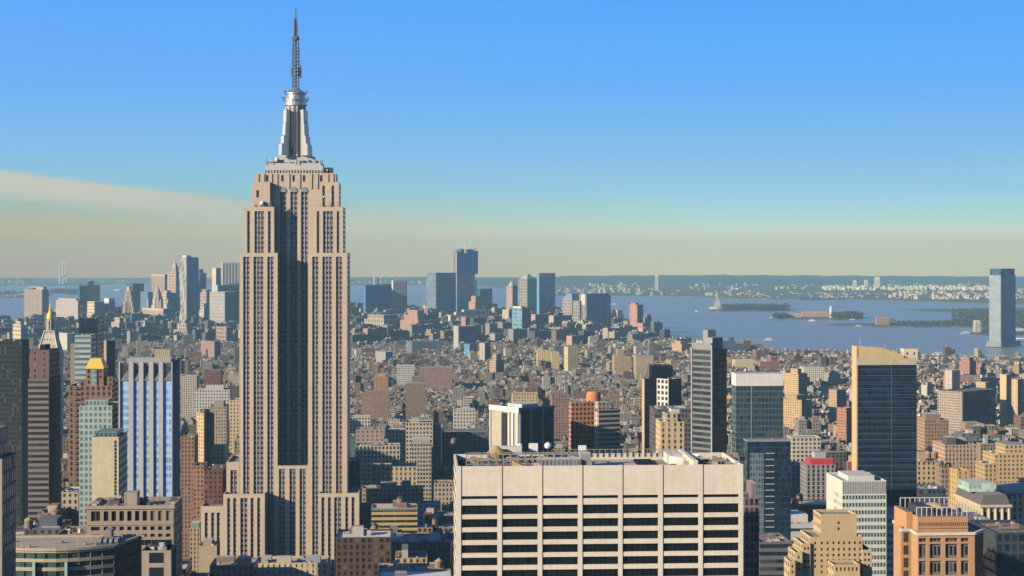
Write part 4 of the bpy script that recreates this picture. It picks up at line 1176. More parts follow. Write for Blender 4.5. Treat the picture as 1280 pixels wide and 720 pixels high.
def blank_wall_windows():
    F = Frame(148.3, 790, A90)
    t = [o for o in bpy.data.objects if o.get('label', '').startswith('cream building with a blank')][0]
    for i in range(16):
        zc = F.z(552 + i * 4.6)
        y0 = F.y(145.6); y1 = F.y(143.0)
        part(t, 'window', lambda m: m.box(-.06, -.005, y0, y1, zc - .9, zc + .5, blank((.018, .018, .022)), skip='r'))
    part(t, 'roof_pergola', lambda m: m.box(2, 20, F.y(145), F.y(118), F.z(546) - .5, F.z(540.5), style((.16, .26, .24), (.05, .09, .09), 2, 3, .7, .7)))
blank_wall_windows()
front('apartment_tower', 'pale green glass apartment tower with stepped top behind the cream blank wall', 99, 140, 507, 860, style((.38, .45, .43), (.07, .12, .13), 2.2, 3.0, .62, .6, .08), 26, pent=((.1, .6, .15, .85, 2.6, style((.3, .4, .38), (.06, .1, .1), 2, 3, .6, .6)),), short='pale green glass tower', roof=(.3, .32, .3))
corner('apartment_tower', 'dark tower stacked with grey balconies and capped by a plum box', 35, 61, 76, 474, 1000, 93.18, ribbon((.22, .2, .19), (.022, .022, .026), 3.3, .5), style((.02, .024, .045), (.01, .014, .03), 2, 3.3, .9, .86, .75), short='plum-capped dark tower', roof=(.2, .17, .16),  # right side near black, shade painted into the wall
       pent=((0.02, .9, .0, .9, 16.6, style((.19, .125, .125), GDARK, 6, 3.3, .18, .45), 'plum_box'), (.2, .6, .3, .55, 19.5)))
front('office_tower', 'black-glass slab tower with a faint grid at the frame edge', -8, 27, 426, 1420, style((.045, .05, .058), (.012, .015, .02), 2.0, 3.9, .7, .6, .12), 28, side=style((.02, .024, .03), (.01, .012, .018), 2, 3.9, .9, .86, .75), short='black edge slab', roof=(.06, .06, .065))
front('office_tower', 'tall navy slab with a blank face rising behind a pale ribbon tower', 98.7, 122, 398, 1500, curtain((.012, .022, .05), (.008, .016, .035), 2.2, 3.8), 30, short='tall navy slab', roof=(.06, .06, .07))
front('office_tower', 'pale green and white ribbon-windowed tower before the tall navy slab', 93.5, 113.6, 419, 1430, ribbon((.42, .48, .46), (.06, .1, .12), 4.4, .48), 24, short='pale ribbon tower', roof=(.3, .34, .35))
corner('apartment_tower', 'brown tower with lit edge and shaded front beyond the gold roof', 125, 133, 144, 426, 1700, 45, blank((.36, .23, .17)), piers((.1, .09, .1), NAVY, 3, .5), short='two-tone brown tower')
corner('apartment_tower', 'red-brown brick apartment tower topped by a round orange drum', 711, 714, 743, 503, 1160, 14, masonry((.5, .26, .15), 3, 3.1, .5, .5), style((.47, .225, .125), (.03, .022, .02), 2.9, 3.1, .58, .58), short='red-brown drum-topped tower',
       roof=(.35, .25, .2))
def drum():
    F = Frame(714, 1160, R(14))
    t = [o for o in bpy.data.objects if o.get('label', '').endswith('round orange drum')][0]
    part(t, 'orange_drum', lambda m: m.lathe(F.x(742, 9), 9, [(4.9, F.z(504)), (4.9, F.z(494)), (4.0, F.z(491.5)), (.01, F.z(490.5))], blank((.55, .24, .1)), 20))
drum()
corner('apartment_tower', 'cream and grey ribbed apartment tower joined to the red-brown one', 743, 748, 775, 512, 1150, 20, masonry((.56, .43, .3), 3, 3.1, .4, .5), ribbon((.38, .35, .31), GDARK, 3.1, .52), pent=((.0, .55, .1, .9, 5.0, masonry((.5, .42, .32), 3, 3.1)),), short='cream ribbed tower')
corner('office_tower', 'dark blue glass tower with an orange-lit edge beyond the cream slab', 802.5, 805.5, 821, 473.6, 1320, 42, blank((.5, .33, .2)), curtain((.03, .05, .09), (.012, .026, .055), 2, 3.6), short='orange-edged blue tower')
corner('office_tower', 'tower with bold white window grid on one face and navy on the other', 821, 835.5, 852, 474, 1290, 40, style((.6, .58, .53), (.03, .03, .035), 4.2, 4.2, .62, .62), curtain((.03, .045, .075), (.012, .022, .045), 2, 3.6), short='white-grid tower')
front('office_building', 'plain brown windowless box rising behind the white-grid tower', 815.5, 841, 457.6, 1520, blank((.17, .125, .11)), 30, short='plain brown box', roof=(.2, .16, .14))
front('office_building', 'dark brown ribbed building behind the tan twin-bay one', 818, 864, 511, 1230, style((.13, .12, .13), GDARK, 2.4, 3.4, .6, .6), 26, short='dark ribbed building')
front('stone_building', 'small tan stone tower with two window columns and pale rounded top', 825.5, 855, 527, 1000, masonry((.52, .42, .28), 3.4, 3.3, .35, .5), 20, side=masonry((.6, .46, .28), 4, 3.3, .3, .5), pent=((.25, .75, .1, .8, 4.6, masonry((.5, .42, .3), 3, 3)), (.5, .85, .2, .7, 7.0, blank((.5, .5, .47)))), short='tan twin-bay tower')

# blocks round the foot of the limestone tower, sun and shade put into wall colours
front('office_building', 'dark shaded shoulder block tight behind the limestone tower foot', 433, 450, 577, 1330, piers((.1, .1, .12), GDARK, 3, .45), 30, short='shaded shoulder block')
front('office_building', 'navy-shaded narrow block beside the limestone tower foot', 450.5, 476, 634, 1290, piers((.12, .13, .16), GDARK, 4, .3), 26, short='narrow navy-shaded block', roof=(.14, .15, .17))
front('glass_building', 'narrow green glass building beside the limestone tower edge', 433.5, 444, 545, 1480, curtain((.16, .26, .24), (.04, .1, .09), 2, 3.6), 22, short='narrow green glass building')
front('loft_building', 'cream mansard building with dark arched dormers along its roof', 444.5, 500, 557, 1620, style((.46, .41, .33), GDARK, 3.4, 4.2, .55, .62), 24, roof=(.3, .3, .31), short='cream dormer building')
front('loft_building', 'light stone loft tower with white edge piers and dense dark windows', 514, 539, 554, 1560, style((.44, .39, .32), GDARK, 2.6, 3.7, .62, .58), 22, side=blank((.55, .49, .4)), pent=((.05, .95, .2, .8, 4.0),), short='white-edged loft tower')
front('loft_building', 'sunlit yellow-cream loft with three rows of dark windows and blank end', 465, 521, 583, 1500, masonry((.52, .44, .3), 3.8, 4.2, .42, .5), 26, short='yellow-cream loft', roof=(.22, .24, .27))
front('loft_building', 'long tan loft with small regular windows and cluttered roof', 452.5, 529, 610, 1400, masonry((.46, .38, .27), 3.4, 3.7, .42, .52), 18, pent=((.1, .9, .45, .7, 3.4), (.3, .6, .2, .35, 5)), short='long tan loft')
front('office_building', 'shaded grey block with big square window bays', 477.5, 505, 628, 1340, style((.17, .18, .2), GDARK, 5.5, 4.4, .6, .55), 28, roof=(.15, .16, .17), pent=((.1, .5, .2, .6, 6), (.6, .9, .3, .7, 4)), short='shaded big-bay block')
front('rooftop_house_building', 'low white building with squarish dark windows among shaded roofs', 522.5, 551, 630, 1380, style((.56, .57, .56), GDARK, 4.2, 4.4, .42, .45), 20, short='low white building', roof=(.3, .31, .32))
front('loft_building', 'tan loft with pale stone window surrounds behind the low white building', 543, 566, 604, 1460, style((.42, .36, .28), GDARK, 3.0, 3.8, .5, .55), 22, short='tan surround loft')
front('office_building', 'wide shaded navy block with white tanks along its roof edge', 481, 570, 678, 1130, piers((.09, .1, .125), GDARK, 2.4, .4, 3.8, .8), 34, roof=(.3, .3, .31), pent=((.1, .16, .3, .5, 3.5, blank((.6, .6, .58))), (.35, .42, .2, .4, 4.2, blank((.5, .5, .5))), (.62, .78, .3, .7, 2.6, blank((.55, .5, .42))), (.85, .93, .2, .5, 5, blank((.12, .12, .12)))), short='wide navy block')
front('brick_building', 'low buff building with open roof terrace below the wide navy block', 494, 534, 697, 1010, masonry((.5, .37, .22), 3.4, 3.6), 24, roof=(.2, .19, .18), pent=((.05, .95, .6, .8, 4.4, blank((.45, .42, .38))),), short='low buff building')
front('brick_building', 'cream low building with a row of small roof vents at the lower frame edge', 473, 503, 712, 960, masonry((.5, .44, .32), 3, 3.6, .5, .6), 20, pent=((.1, .2, .2, .4, 3), (.35, .45, .2, .4, 3), (.6, .7, .2, .4, 3)), short='cream vented building')
front('brick_building', 'red brick low building beside the cream vented one', 503.3, 534, 712, 955, masonry((.3, .14, .09), 3, 3.6), 20, short='low red building')
front('stone_building', 'wide cream roof terrace building across the foot of the limestone tower', 318, 409, 703, 1130, masonry((.6, .5, .35), 3.6, 4, .3, .5), 26, roof=(.55, .49, .38), pent=((.2, .5, .1, .3, 3, blank((.3, .34, .4))), (.1, .3, .5, .7, 3.5, blank((.5, .46, .4))), (.3, .6, .78, .92, 2.6, blank((.4, .38, .35)))), short='cream terrace building')
front('stone_building', 'pale building with lattice roof trusses under a grey-capped water tank', 412, 465, 707, 1100, masonry((.46, .43, .36), 3.4, 4), 24, roof=(.5, .48, .42), pent=((.1, .9, .1, .9, 2.6, style((.5, .48, .42), (.2, .19, .17), 4, 2.6, .5, .6)),), short='lattice-roofed building')
front('brick_building', 'brown low roofs with small penthouses left of the cream terrace building', 262, 318, 706, 1090, masonry((.3, .22, .17), 3.4, 4), 26, pent=((.1, .4, .1, .4, 4, blank((.42, .36, .28))), (.5, .7, .5, .9, 3)), short='brown penthouse roofs')
front('stone_building', 'buff blank-walled block at the corner of the limestone annex', 248, 271, 682, 1210, blank((.46, .37, .24)), 20, pent=((.2, .8, .3, .8, 3),), short='buff blank corner block')
front('stone_building', 'narrow tan building with green copper roof edge near the limestone annex', 237, 250, 660, 1335, masonry((.46, .36, .23), 3, 3.5), 20, pent=((.1, .9, .1, .9, 3.5, blank((.2, .34, .29)), 'copper_roof'),), short='copper-edged tan building')
front('apartment_building', 'tan six-window block at the foot of the gold-roofed tower', 77, 98, 615, 900, masonry((.5, .4, .28), 3, 3.4), 22, short='tan foot block')
front('brick_building', 'red-roofed low building with tank beside the dark balcony tower', 47, 76, 641, 880, masonry((.3, .18, .13), 3.4, 3.6), 24, roof=(.35, .18, .11), pent=((.1, .5, .2, .6, 3.4, blank((.5, .42, .33))),), short='red-roofed low building')
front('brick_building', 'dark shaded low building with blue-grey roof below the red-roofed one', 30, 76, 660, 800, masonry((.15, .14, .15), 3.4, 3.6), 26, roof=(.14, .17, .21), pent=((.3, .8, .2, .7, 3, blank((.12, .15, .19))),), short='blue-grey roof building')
front('brick_building', 'terracotta flat roof strip behind the curved glass block', 70, 112, 668, 690, masonry((.36, .24, .17), 3.4, 3.6), 22, roof=(.42, .25, .17), short='terracotta roof strip')
front('office_building', 'dark narrow block with cream pilaster front below the tall windows', 177, 214, 688, 470, style((.4, .33, .26), GDARK, 6.5, 4, .5, .7), 10, side=blank((.05, .05, .055)), roof=(.1, .1, .1), short='cream pilaster block')
front('office_building', 'white long flat-roofed hall beyond the lower dark glass tower', 952, 1022, 655, 1120, ribbon((.5, .52, .52), GDARK, 8, .25), 60, roof=(.62, .62, .6), pent=((.1, .9, .2, .5, 4, blank((.6, .6, .58))), (.05, .25, .6, .9, 6, blank((.6, .6, .6)))), short='white flat hall')
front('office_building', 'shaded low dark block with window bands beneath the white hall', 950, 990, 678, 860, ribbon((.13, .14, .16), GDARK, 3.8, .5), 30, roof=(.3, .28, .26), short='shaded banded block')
front('apartment_building', 'grey pier-fronted block with a bright red top band', 1008, 1044, 581, 1500, piers((.33, .31, .3), GDARK, 4.2, .5, 3.6, .8), 24, pent=((.15, .95, .05, .8, 5, blank((.5, .05, .05)), 'red_band'), (.35, .75, .3, .8, 10, blank((.42, .42, .42)))), short='red-banded pier block')
front('apartment_building', 'grey shaded apartment slab beside the red-banded block', 990, 1008, 582, 1540, piers((.3, .28, .27), GDARK, 3.2, .5, 3.4, .75), 26, short='grey slab by the red band')
front('loft_building', 'white loft with big paned windows and green tower box above', 990, 1026, 547, 1850, style((.58, .52, .42), GDARK, 4.4, 4.4, .55, .6), 26, short='white paned loft')
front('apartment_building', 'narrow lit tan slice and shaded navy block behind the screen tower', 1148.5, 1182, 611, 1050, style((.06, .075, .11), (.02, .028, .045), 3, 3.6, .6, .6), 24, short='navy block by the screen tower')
front('loft_building', 'ochre loft with yellow-lit window rows left of the classical block', 1146, 1176, 576, 1250, masonry((.5, .39, .24), 3.4, 3.6, .4, .55), 22, pent=((.1, .5, .2, .7, 6),), short='ochre window loft')
front('loft_building', 'dark sliver loft with lit edge beside the ochre one', 1176.5, 1190, 580, 1240, masonry((.3, .22, .17), 3, 3.6), 22, short='sliver loft')
front('brick_building', 'brown gridded loft with many square windows beyond the screen tower', 1156, 1186, 525, 1750, style((.3, .2, .13), (.06, .05, .05), 3.0, 3.5, .55, .55), 40, side=style((.42, .28, .17), (.06, .05, .05), 3, 3.5, .5, .55), pent=((.2, .8, .3, .7, 5),), short='brown gridded loft')
front('loft_building', 'pinkish tan broad loft with water tanks on a stepped roof', 1181, 1221, 556, 1500, masonry((.44, .33, .24), 3.2, 3.6, .42, .55), 36, side=masonry((.5, .36, .24), 3.2, 3.6, .4, .55), pent=((.1, .4, .1, .5, 6, blank((.12, .1, .1))), (.55, .8, .3, .7, 4)), short='pinkish tan broad loft')
front('loft_building', 'golden stepped loft at the frame edge with shaded foot', 1243, 1285, 568, 1450, masonry((.52, .38, .2), 3.4, 3.6, .4, .5), 30, tiers=((.35, 1, .1, .9, 556),), short='golden stepped loft')
front('loft_building', 'low golden block at the foot of the golden stepped loft', 1231, 1246, 580, 1400, masonry((.5, .37, .2), 3.4, 3.6), 24, short='low golden block')
front('brick_building', 'tall narrow ochre chimney-like shaft building beside the green glass roof box', 1196.5, 1211, 588, 1130, masonry((.52, .36, .17), 4, 3.6, .22, .5), 16, short='ochre shaft')
front('office_building', 'beige cornice block at the frame edge above the navy edge block', 1258, 1300, 616, 950, masonry((.48, .39, .28), 3.2, 3.8, .5, .6), 30, pent=((0, 1, 0, .9, 2, blank((.45, .42, .4))),), short='beige cornice block')
corner('apartment_tower', 'pair-end tan tower with rounded bright edge', 1250, 1258, 1264.5, 468, 2300, 50, blank((.58, .42, .24)), masonry((.38, .3, .22), 3, 3.2), short='bright-edged tan tower')
corner('apartment_tower', 'tan tower twin standing nearest the frame edge', 1264.5, 1272, 1280, 474, 2250, 40, masonry((.56, .42, .26), 4, 3.2, .25, .5), masonry((.42, .33, .24), 3, 3.2), short='edge tan twin tower')
corner('apartment_building', 'broad pale gridded block with a navy shaded wing', 1172, 1203, 1245, 490, 2200, 42, style((.4, .32, .25), GDARK, 3, 3.4, .5, .5), style((.08, .1, .14), GDARK, 3, 3.4, .5, .5), short='pale gridded block')
corner('brick_building', 'pink brick tower with rounded stepped crown near the river', 1199, 1212, 1220, 452, 3300, 40, masonry((.42, .24, .18), 3, 3.2), masonry((.16, .15, .17), 3, 3.2), tiers=((.1, .8, .1, .8, 447),), short='pink rounded tower')
corner('brick_building', 'second slimmer pink brick tower beside the rounded one', 1221, 1227, 1231, 454, 3350, 40, masonry((.4, .24, .18), 3, 3.2), masonry((.16, .14, .15), 3, 3.2), short='slim pink tower')
front('brick_building', 'low salmon brick base under the two pink towers', 1189, 1236, 471, 3150, masonry((.45, .24, .17), 3.4, 3.4, .35, .5), 50, short='salmon base')
corner('loft_building', 'white and tan block before the pink towers', 1181, 1190, 1200, 463, 3000, 30, masonry((.58, .52, .42), 3.4, 3.4), masonry((.4, .3, .24), 3.4, 3.4), short='white and tan block')
corner('loft_building', 'golden block between white sheds and pink towers', 1220, 1232, 1239, 478, 2750, 35, masonry((.55, .4, .22), 3.4, 3.4), masonry((.42, .31, .2), 3.4, 3.4), short='golden river block')

# left of the limestone tower
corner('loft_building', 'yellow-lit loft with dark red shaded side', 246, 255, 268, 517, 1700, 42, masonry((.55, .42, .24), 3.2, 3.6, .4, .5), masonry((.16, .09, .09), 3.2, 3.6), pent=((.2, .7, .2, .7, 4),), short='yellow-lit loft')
front('loft_building', 'grey-tan loft with regular windows behind the yellow-lit one', 262, 283, 508, 1850, masonry((.4, .32, .24), 3, 3.5), 26, pent=((.2, .8, .2, .8, 5),), short='grey-tan loft')
front('brick_building', 'red-brown gridded loft beside the blue striped tower', 226, 243, 546, 1450, style((.32, .19, .125), (.05, .04, .04), 3.2, 3.5, .5, .6), 26, short='red-brown gridded loft')
front('brick_building', 'narrow orange-brown loft lower than the red-brown one', 241, 255, 582, 1350, style((.36, .21, .125), (.05, .04, .04), 3, 3.5, .5, .55), 24, short='orange-brown loft')
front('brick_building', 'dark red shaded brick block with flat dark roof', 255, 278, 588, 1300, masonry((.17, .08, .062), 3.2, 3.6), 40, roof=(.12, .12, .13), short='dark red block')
front('loft_building', 'small ochre block with sunlit flat roof', 264, 281, 559, 1500, masonry((.54, .38, .18), 3.4, 3.8, .35, .5), 24, roof=(.45, .4, .3), short='small ochre block')
front('loft_building', 'long white palazzo-like building across the avenue', 242, 287, 487, 2300, style((.56, .54, .5), GDARK, 3.6, 4.2, .45, .6), 26, pent=((.55, .8, .2, .7, 5),), short='long white palazzo')
front('stone_building', 'cream building with bright top floor tight against the limestone tower', 287, 299, 500, 1900, style((.6, .47, .28), GDARK, 3.4, 4.0, .4, .5), 30, short='cream top-lit building')
front('church', 'slim tan church tower with pointed copper cap', 226, 235, 538, 1520, masonry((.5, .36, .17), 3.2, 5, .25, .6), 8, short='church tower')
def church_cap():
    t = [o for o in bpy.data.objects if o.get('label', '').startswith('slim tan church')][0]
    F = Frame(235, 1520, A90); z = F.z(538); b = F.y(226)
    part(t, 'pointed_cap', lambda m: m.frustum((0, 8, 0, b), (3.9, 4.1, b / 2 - .1, b / 2 + .1), z, F.z(524), blank((.45, .36, .2))))
church_cap()
front('apartment_building', 'dark red-brown shaded slab behind the yellow lofts', 255, 276, 463, 2500, masonry((.2, .1, .085), 3, 3.4), 24, short='dark red slab')
front('apartment_building', 'yellow-cream low building in a patch of sun', 193, 213, 437, 3600, masonry((.58, .46, .25), 4, 3.6), 30, short='yellow sunlit building')
front('apartment_building', 'pale beige mid-rise right behind the blue striped tower roof', 226, 246, 470, 2500, masonry((.5, .44, .35), 3.2, 3.4), 26, short='pale beige mid-rise')

# the low village streets
front('brick_building', 'large brown brick apartment block with gridded windows', 507, 532, 479, 2600, style((.24, .165, .125), (.1, .09, .085), 3.0, 3.1, .5, .5), 50, pent=((.55, .85, .2, .7, 8),), short='large brown apartment block')
front('brick_building', 'long reddish brick block with green roof edge', 452, 487, 490, 2500, style((.3, .18, .14), (.1, .085, .08), 3.2, 3.4, .45, .5), 40, roof=(.22, .27, .22), short='long reddish block')
front('brick_building', 'long pink apartment row across the village', 524, 565, 460, 3100, masonry((.36, .225, .185), 3.2, 3.2), 40, short='long pink row')
front('loft_building', 'pale gridded white loft with large bays under the brown block', 507, 541, 528, 1750, style((.5, .44, .34), GDARK, 3.4, 4.2, .55, .55), 30, roof=(.3, .32, .33), pent=((.2, .5, .2, .6, 4),), short='pale large-bay loft')
front('loft_building', 'tan loft wing joined to the pale large-bay loft', 541.5, 551.5, 531, 1760, masonry((.36, .27, .2), 3, 3.6), 24, short='tan loft wing')
front('loft_building', 'dark-windowed cream loft with high pilasters', 485, 507, 538, 1680, style((.48, .42, .33), GDARK, 3.6, 3.8, .55, .7), 24, short='cream pilaster loft')
front('loft_building', 'low rosy flat-roofed block with parapet', 445, 480, 537, 1690, masonry((.36, .28, .24), 4.5, 4, .3, .4), 26, roof=(.42, .38, .35), short='low rosy block')
front('loft_building', 'white and grey loft row beside the limestone tower edge', 437, 463, 521, 1850, style((.48, .46, .42), GDARK, 3.4, 3.8, .5, .6), 22, short='white-grey loft row')
front('brick_building', 'orange brick building with rounded roof hut', 467, 485, 471, 2850, masonry((.44, .26, .13), 3.4, 3.4), 26, pent=((.2, .7, .2, .7, 5, blank((.5, .27, .14))),), short='orange brick building')
front('apartment_building', 'white building with tall windows in the village', 496, 518, 457, 3200, style((.52, .49, .43), GDARK, 3.2, 4, .45, .6), 30, short='white village building')
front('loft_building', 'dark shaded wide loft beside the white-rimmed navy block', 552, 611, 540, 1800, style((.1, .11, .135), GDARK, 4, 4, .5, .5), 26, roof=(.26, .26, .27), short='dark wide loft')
front('loft_building', 'cream three-storey top loft with square windows', 567, 594, 512, 2050, style((.5, .47, .41), GDARK, 3.6, 4.2, .45, .5), 24, short='cream square-window loft')
front('loft_building', 'yellow-tan loft behind the white-rimmed navy block', 641, 672, 492, 2200, masonry((.52, .42, .25), 3.4, 3.6, .42, .5), 26, short='yellow-tan loft')
front('brick_building', 'plum brick block beside the red-brown drum-topped tower', 690, 712, 494, 1950, masonry((.26, .165, .15), 3.2, 3.4), 26, short='plum brick block')
front('loft_building', 'yellow industrial building with rows of square windows', 672, 689, 438, 3700, style((.62, .49, .22), (.1, .09, .06), 4, 4, .45, .5), 36, short='yellow industrial building', pent=((.1, .4, .1, .5, 5),))
corner('loft_building', 'tall cream-yellow block beside the yellow industrial building', 705, 710, 723, 434, 3600, 20, masonry((.62, .5, .28), 3.4, 3.4), masonry((.6, .48, .27), 3.6, 3.6, .4, .5), short='cream-yellow block')
front('loft_building', 'second yellow block with plain lit front', 689.5, 699, 440, 3680, masonry((.58, .46, .26), 3.6, 3.6, .35, .5), 30, short='plain yellow block')
front('loft_building', 'orange-tan block with dark base near the harbour', 768, 789, 445, 3500, masonry((.48, .34, .21), 3.4, 3.4), 40, tiers=((.2, .6, .2, .8, 437),), short='orange-tan harbour block')
front('loft_building', 'tan gridded block with tank near the harbour', 795, 817, 445, 3450, style((.44, .34, .22), (.1, .085, .06), 3.2, 3.3, .45, .5), 40, short='tan gridded harbour block')
corner('loft_building', 'golden block near the pier beside the slim dark ribbon tower', 840, 852, 864, 430, 4300, 30, masonry((.54, .38, .22), 4, 4), masonry((.46, .32, .2), 4, 4), pent=((.1, .4, .2, .8, 7), (.55, .9, .2, .8, 5)), short='golden pier block')
front('loft_building', 'cream-yellow warehouse with regular windows near the pier', 919, 944, 450, 3700, style((.6, .5, .28), (.16, .13, .08), 4, 4, .45, .5), 40, short='yellow pier warehouse')
corner('brick_building', 'pink brick warehouse beside the yellow pier warehouse', 944, 950, 974, 452, 3650, 14, masonry((.42, .2, .15), 4, 4), masonry((.44, .22, .17), 3.6, 3.8), pent=((.6, .95, .1, .8, 10, masonry((.34, .15, .11), 3.6, 3.8)),), short='pink brick warehouse')
corner('loft_building', 'stepped golden block with shaded side left of the screen tower', 980, 998, 1009, 467, 2900, 38, masonry((.54, .38, .2), 3.4, 3.4), masonry((.2, .17, .15), 3.4, 3.4), tiers=((.1, .5, .1, .6, 461),), short='stepped golden block')
corner('loft_building', 'golden cluster block with many setbacks', 978, 1002, 1015, 500, 2350, 36, masonry((.52, .37, .2), 3.4, 3.4), masonry((.4, .29, .19), 3.4, 3.4), tiers=((.1, .9, .3, .8, 494),), short='golden setback cluster')
front('loft_building', 'white long low building behind the stepped golden block', 1005, 1031, 459, 3200, masonry((.62, .58, .48), 4, 4), 40, short='white low river building')
corner('brick_building', 'terracotta block with shaded foot left of the screen tower', 1046, 1058, 1066, 510, 2000, 35, masonry((.4, .2, .14), 3.2, 3.4), masonry((.34, .17, .13), 3.2, 3.4), short='terracotta block')
corner('loft_building', 'tan tower block by the terracotta one', 1036, 1046, 1058, 487, 2400, 38, masonry((.5, .36, .23), 3.2, 3.4), masonry((.4, .28, .2), 3.2, 3.4), short='tan tower by terracotta')
front('stepped_hall', 'dark blue stepped silhouette building at the water edge', 895, 938, 440, 4350, style((.055, .085, .13), (.03, .05, .08), 5, 4, .6, .5), 70, roof=(.12, .16, .2), tiers=((.05, .88, .1, .9, 431), (.1, .6, .2, .8, 426.5), (.45, .58, .3, .6, 421.5)), short='dark stepped waterfront building')

# ------------------------------------------------------------------ downtown, left cluster; right faces painted blue for shade
STRP = lambda c, b=7: style(c, (.07, .065, .07), b, 4, .5, 1.0, .3)
DG = lambda: curtain((.05, .12, .2), (.025, .075, .14), 4, 4, .8, .7)
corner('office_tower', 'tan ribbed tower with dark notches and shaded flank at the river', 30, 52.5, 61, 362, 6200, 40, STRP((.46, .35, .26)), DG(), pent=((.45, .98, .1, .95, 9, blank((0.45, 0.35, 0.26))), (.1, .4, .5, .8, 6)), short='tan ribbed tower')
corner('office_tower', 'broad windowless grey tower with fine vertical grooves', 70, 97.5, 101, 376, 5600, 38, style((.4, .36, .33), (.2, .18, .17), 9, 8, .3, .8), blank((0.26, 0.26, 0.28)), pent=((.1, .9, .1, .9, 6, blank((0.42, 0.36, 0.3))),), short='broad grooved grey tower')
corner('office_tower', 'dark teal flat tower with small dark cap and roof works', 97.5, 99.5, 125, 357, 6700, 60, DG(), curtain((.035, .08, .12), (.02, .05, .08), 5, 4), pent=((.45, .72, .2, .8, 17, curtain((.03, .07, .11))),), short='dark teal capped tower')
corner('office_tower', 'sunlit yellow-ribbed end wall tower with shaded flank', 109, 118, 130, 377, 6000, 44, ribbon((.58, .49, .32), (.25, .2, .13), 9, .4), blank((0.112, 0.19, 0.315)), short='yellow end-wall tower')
corner('office_tower', 'white-topped tower with tan face and flank in painted slate shade', 130, 136, 143.5, 378, 6050, 44, blank((0.36, 0.27, 0.22)), blank((0.096, 0.168, 0.3)), pent=((.02, .98, .02, .98, 14, blank((0.72, 0.68, 0.58)), 'white_top'),), short='white-topped tower')
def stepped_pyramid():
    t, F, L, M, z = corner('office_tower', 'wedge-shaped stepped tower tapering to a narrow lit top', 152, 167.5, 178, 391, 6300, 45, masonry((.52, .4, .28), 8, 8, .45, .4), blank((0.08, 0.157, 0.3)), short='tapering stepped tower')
    for i, (f, py) in enumerate(((.84, 384), (.68, 377), (.52, 370), (.38, 364), (.24, 358))):
        part(t, 'setback', lambda m: m.box(L * .02, L * (.02 + f * .9), M * (.5 - f / 2), M * (.5 + f / 2), z - 1, F.z(py), masonry((.5, .38, .27), 8, 8, .4, .4), right=blank((0.08, 0.157, 0.3))))
stepped_pyramid()
corner('office_tower', 'black-blue tower close behind the tapering stepped one', 158, 166, 180, 354.5, 6700, 44, DG(), curtain((.02, .045, .08), (.012, .03, .06), 5, 4), short='black-blue tower')
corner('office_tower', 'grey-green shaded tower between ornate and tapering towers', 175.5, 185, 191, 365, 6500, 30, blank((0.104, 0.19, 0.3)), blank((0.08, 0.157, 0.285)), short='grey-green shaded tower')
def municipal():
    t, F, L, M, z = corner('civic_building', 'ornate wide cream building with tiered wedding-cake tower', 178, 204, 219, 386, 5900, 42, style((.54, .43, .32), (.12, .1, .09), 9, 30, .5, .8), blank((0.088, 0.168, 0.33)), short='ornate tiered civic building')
    cx, cy_ = L * .35, M * .45
    prof = [(.62, 374), (.5, 370), (.36, 366), (.26, 362), (.12, 358.5)]
    zb = z
    for f, py in prof:
        r = f * min(L, M) / 1.6
        z1 = F.z(py)
        part(t, 'tower_tier', lambda m: m.lathe(cx, cy_, [(r, zb - 1), (r, z1)], style((.5, .44, .36), (.1, .1, .11), 5, 9, .4, .7), 8, math.pi / 8))
        zb = z1
    each(t, 'corner_turret', lambda m: [m.lathe(cx + sx * L * .3, cy_ + sy * M * .3, [(4, z), (4, F.z(378)), (.1, F.z(373))], blank((0.5, 0.44, 0.36)), 8) for sx in (-1, 1) for sy in (-1, 1)])
    part(t, 'copper_roof', lambda m: m.box(L * .55, L * .98, M * .1, M * .9, z, z + 8, blank((0.42, 0.48, 0.46))), None)
municipal()
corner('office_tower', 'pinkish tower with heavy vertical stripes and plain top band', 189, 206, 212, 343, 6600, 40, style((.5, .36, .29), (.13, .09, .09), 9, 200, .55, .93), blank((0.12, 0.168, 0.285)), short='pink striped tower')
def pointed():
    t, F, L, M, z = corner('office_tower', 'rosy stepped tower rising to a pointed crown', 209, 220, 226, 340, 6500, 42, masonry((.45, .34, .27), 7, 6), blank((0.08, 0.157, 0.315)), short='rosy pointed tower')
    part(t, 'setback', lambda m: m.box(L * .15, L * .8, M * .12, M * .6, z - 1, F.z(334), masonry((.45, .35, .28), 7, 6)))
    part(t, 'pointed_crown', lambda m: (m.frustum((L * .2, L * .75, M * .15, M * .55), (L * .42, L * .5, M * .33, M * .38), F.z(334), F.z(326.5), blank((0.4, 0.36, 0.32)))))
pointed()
corner('office_tower', 'tan shoulder tower with long flank in painted navy shade below the rosy pointed one', 202, 208, 221, 366, 6200, 44, masonry((.5, .38, .26), 8, 6, .3, .5), blank((0.064, 0.146, 0.315)), pent=((.1, .5, .1, .9, 8, blank((0.45, 0.3, 0.22))),), short='tan shoulder tower')
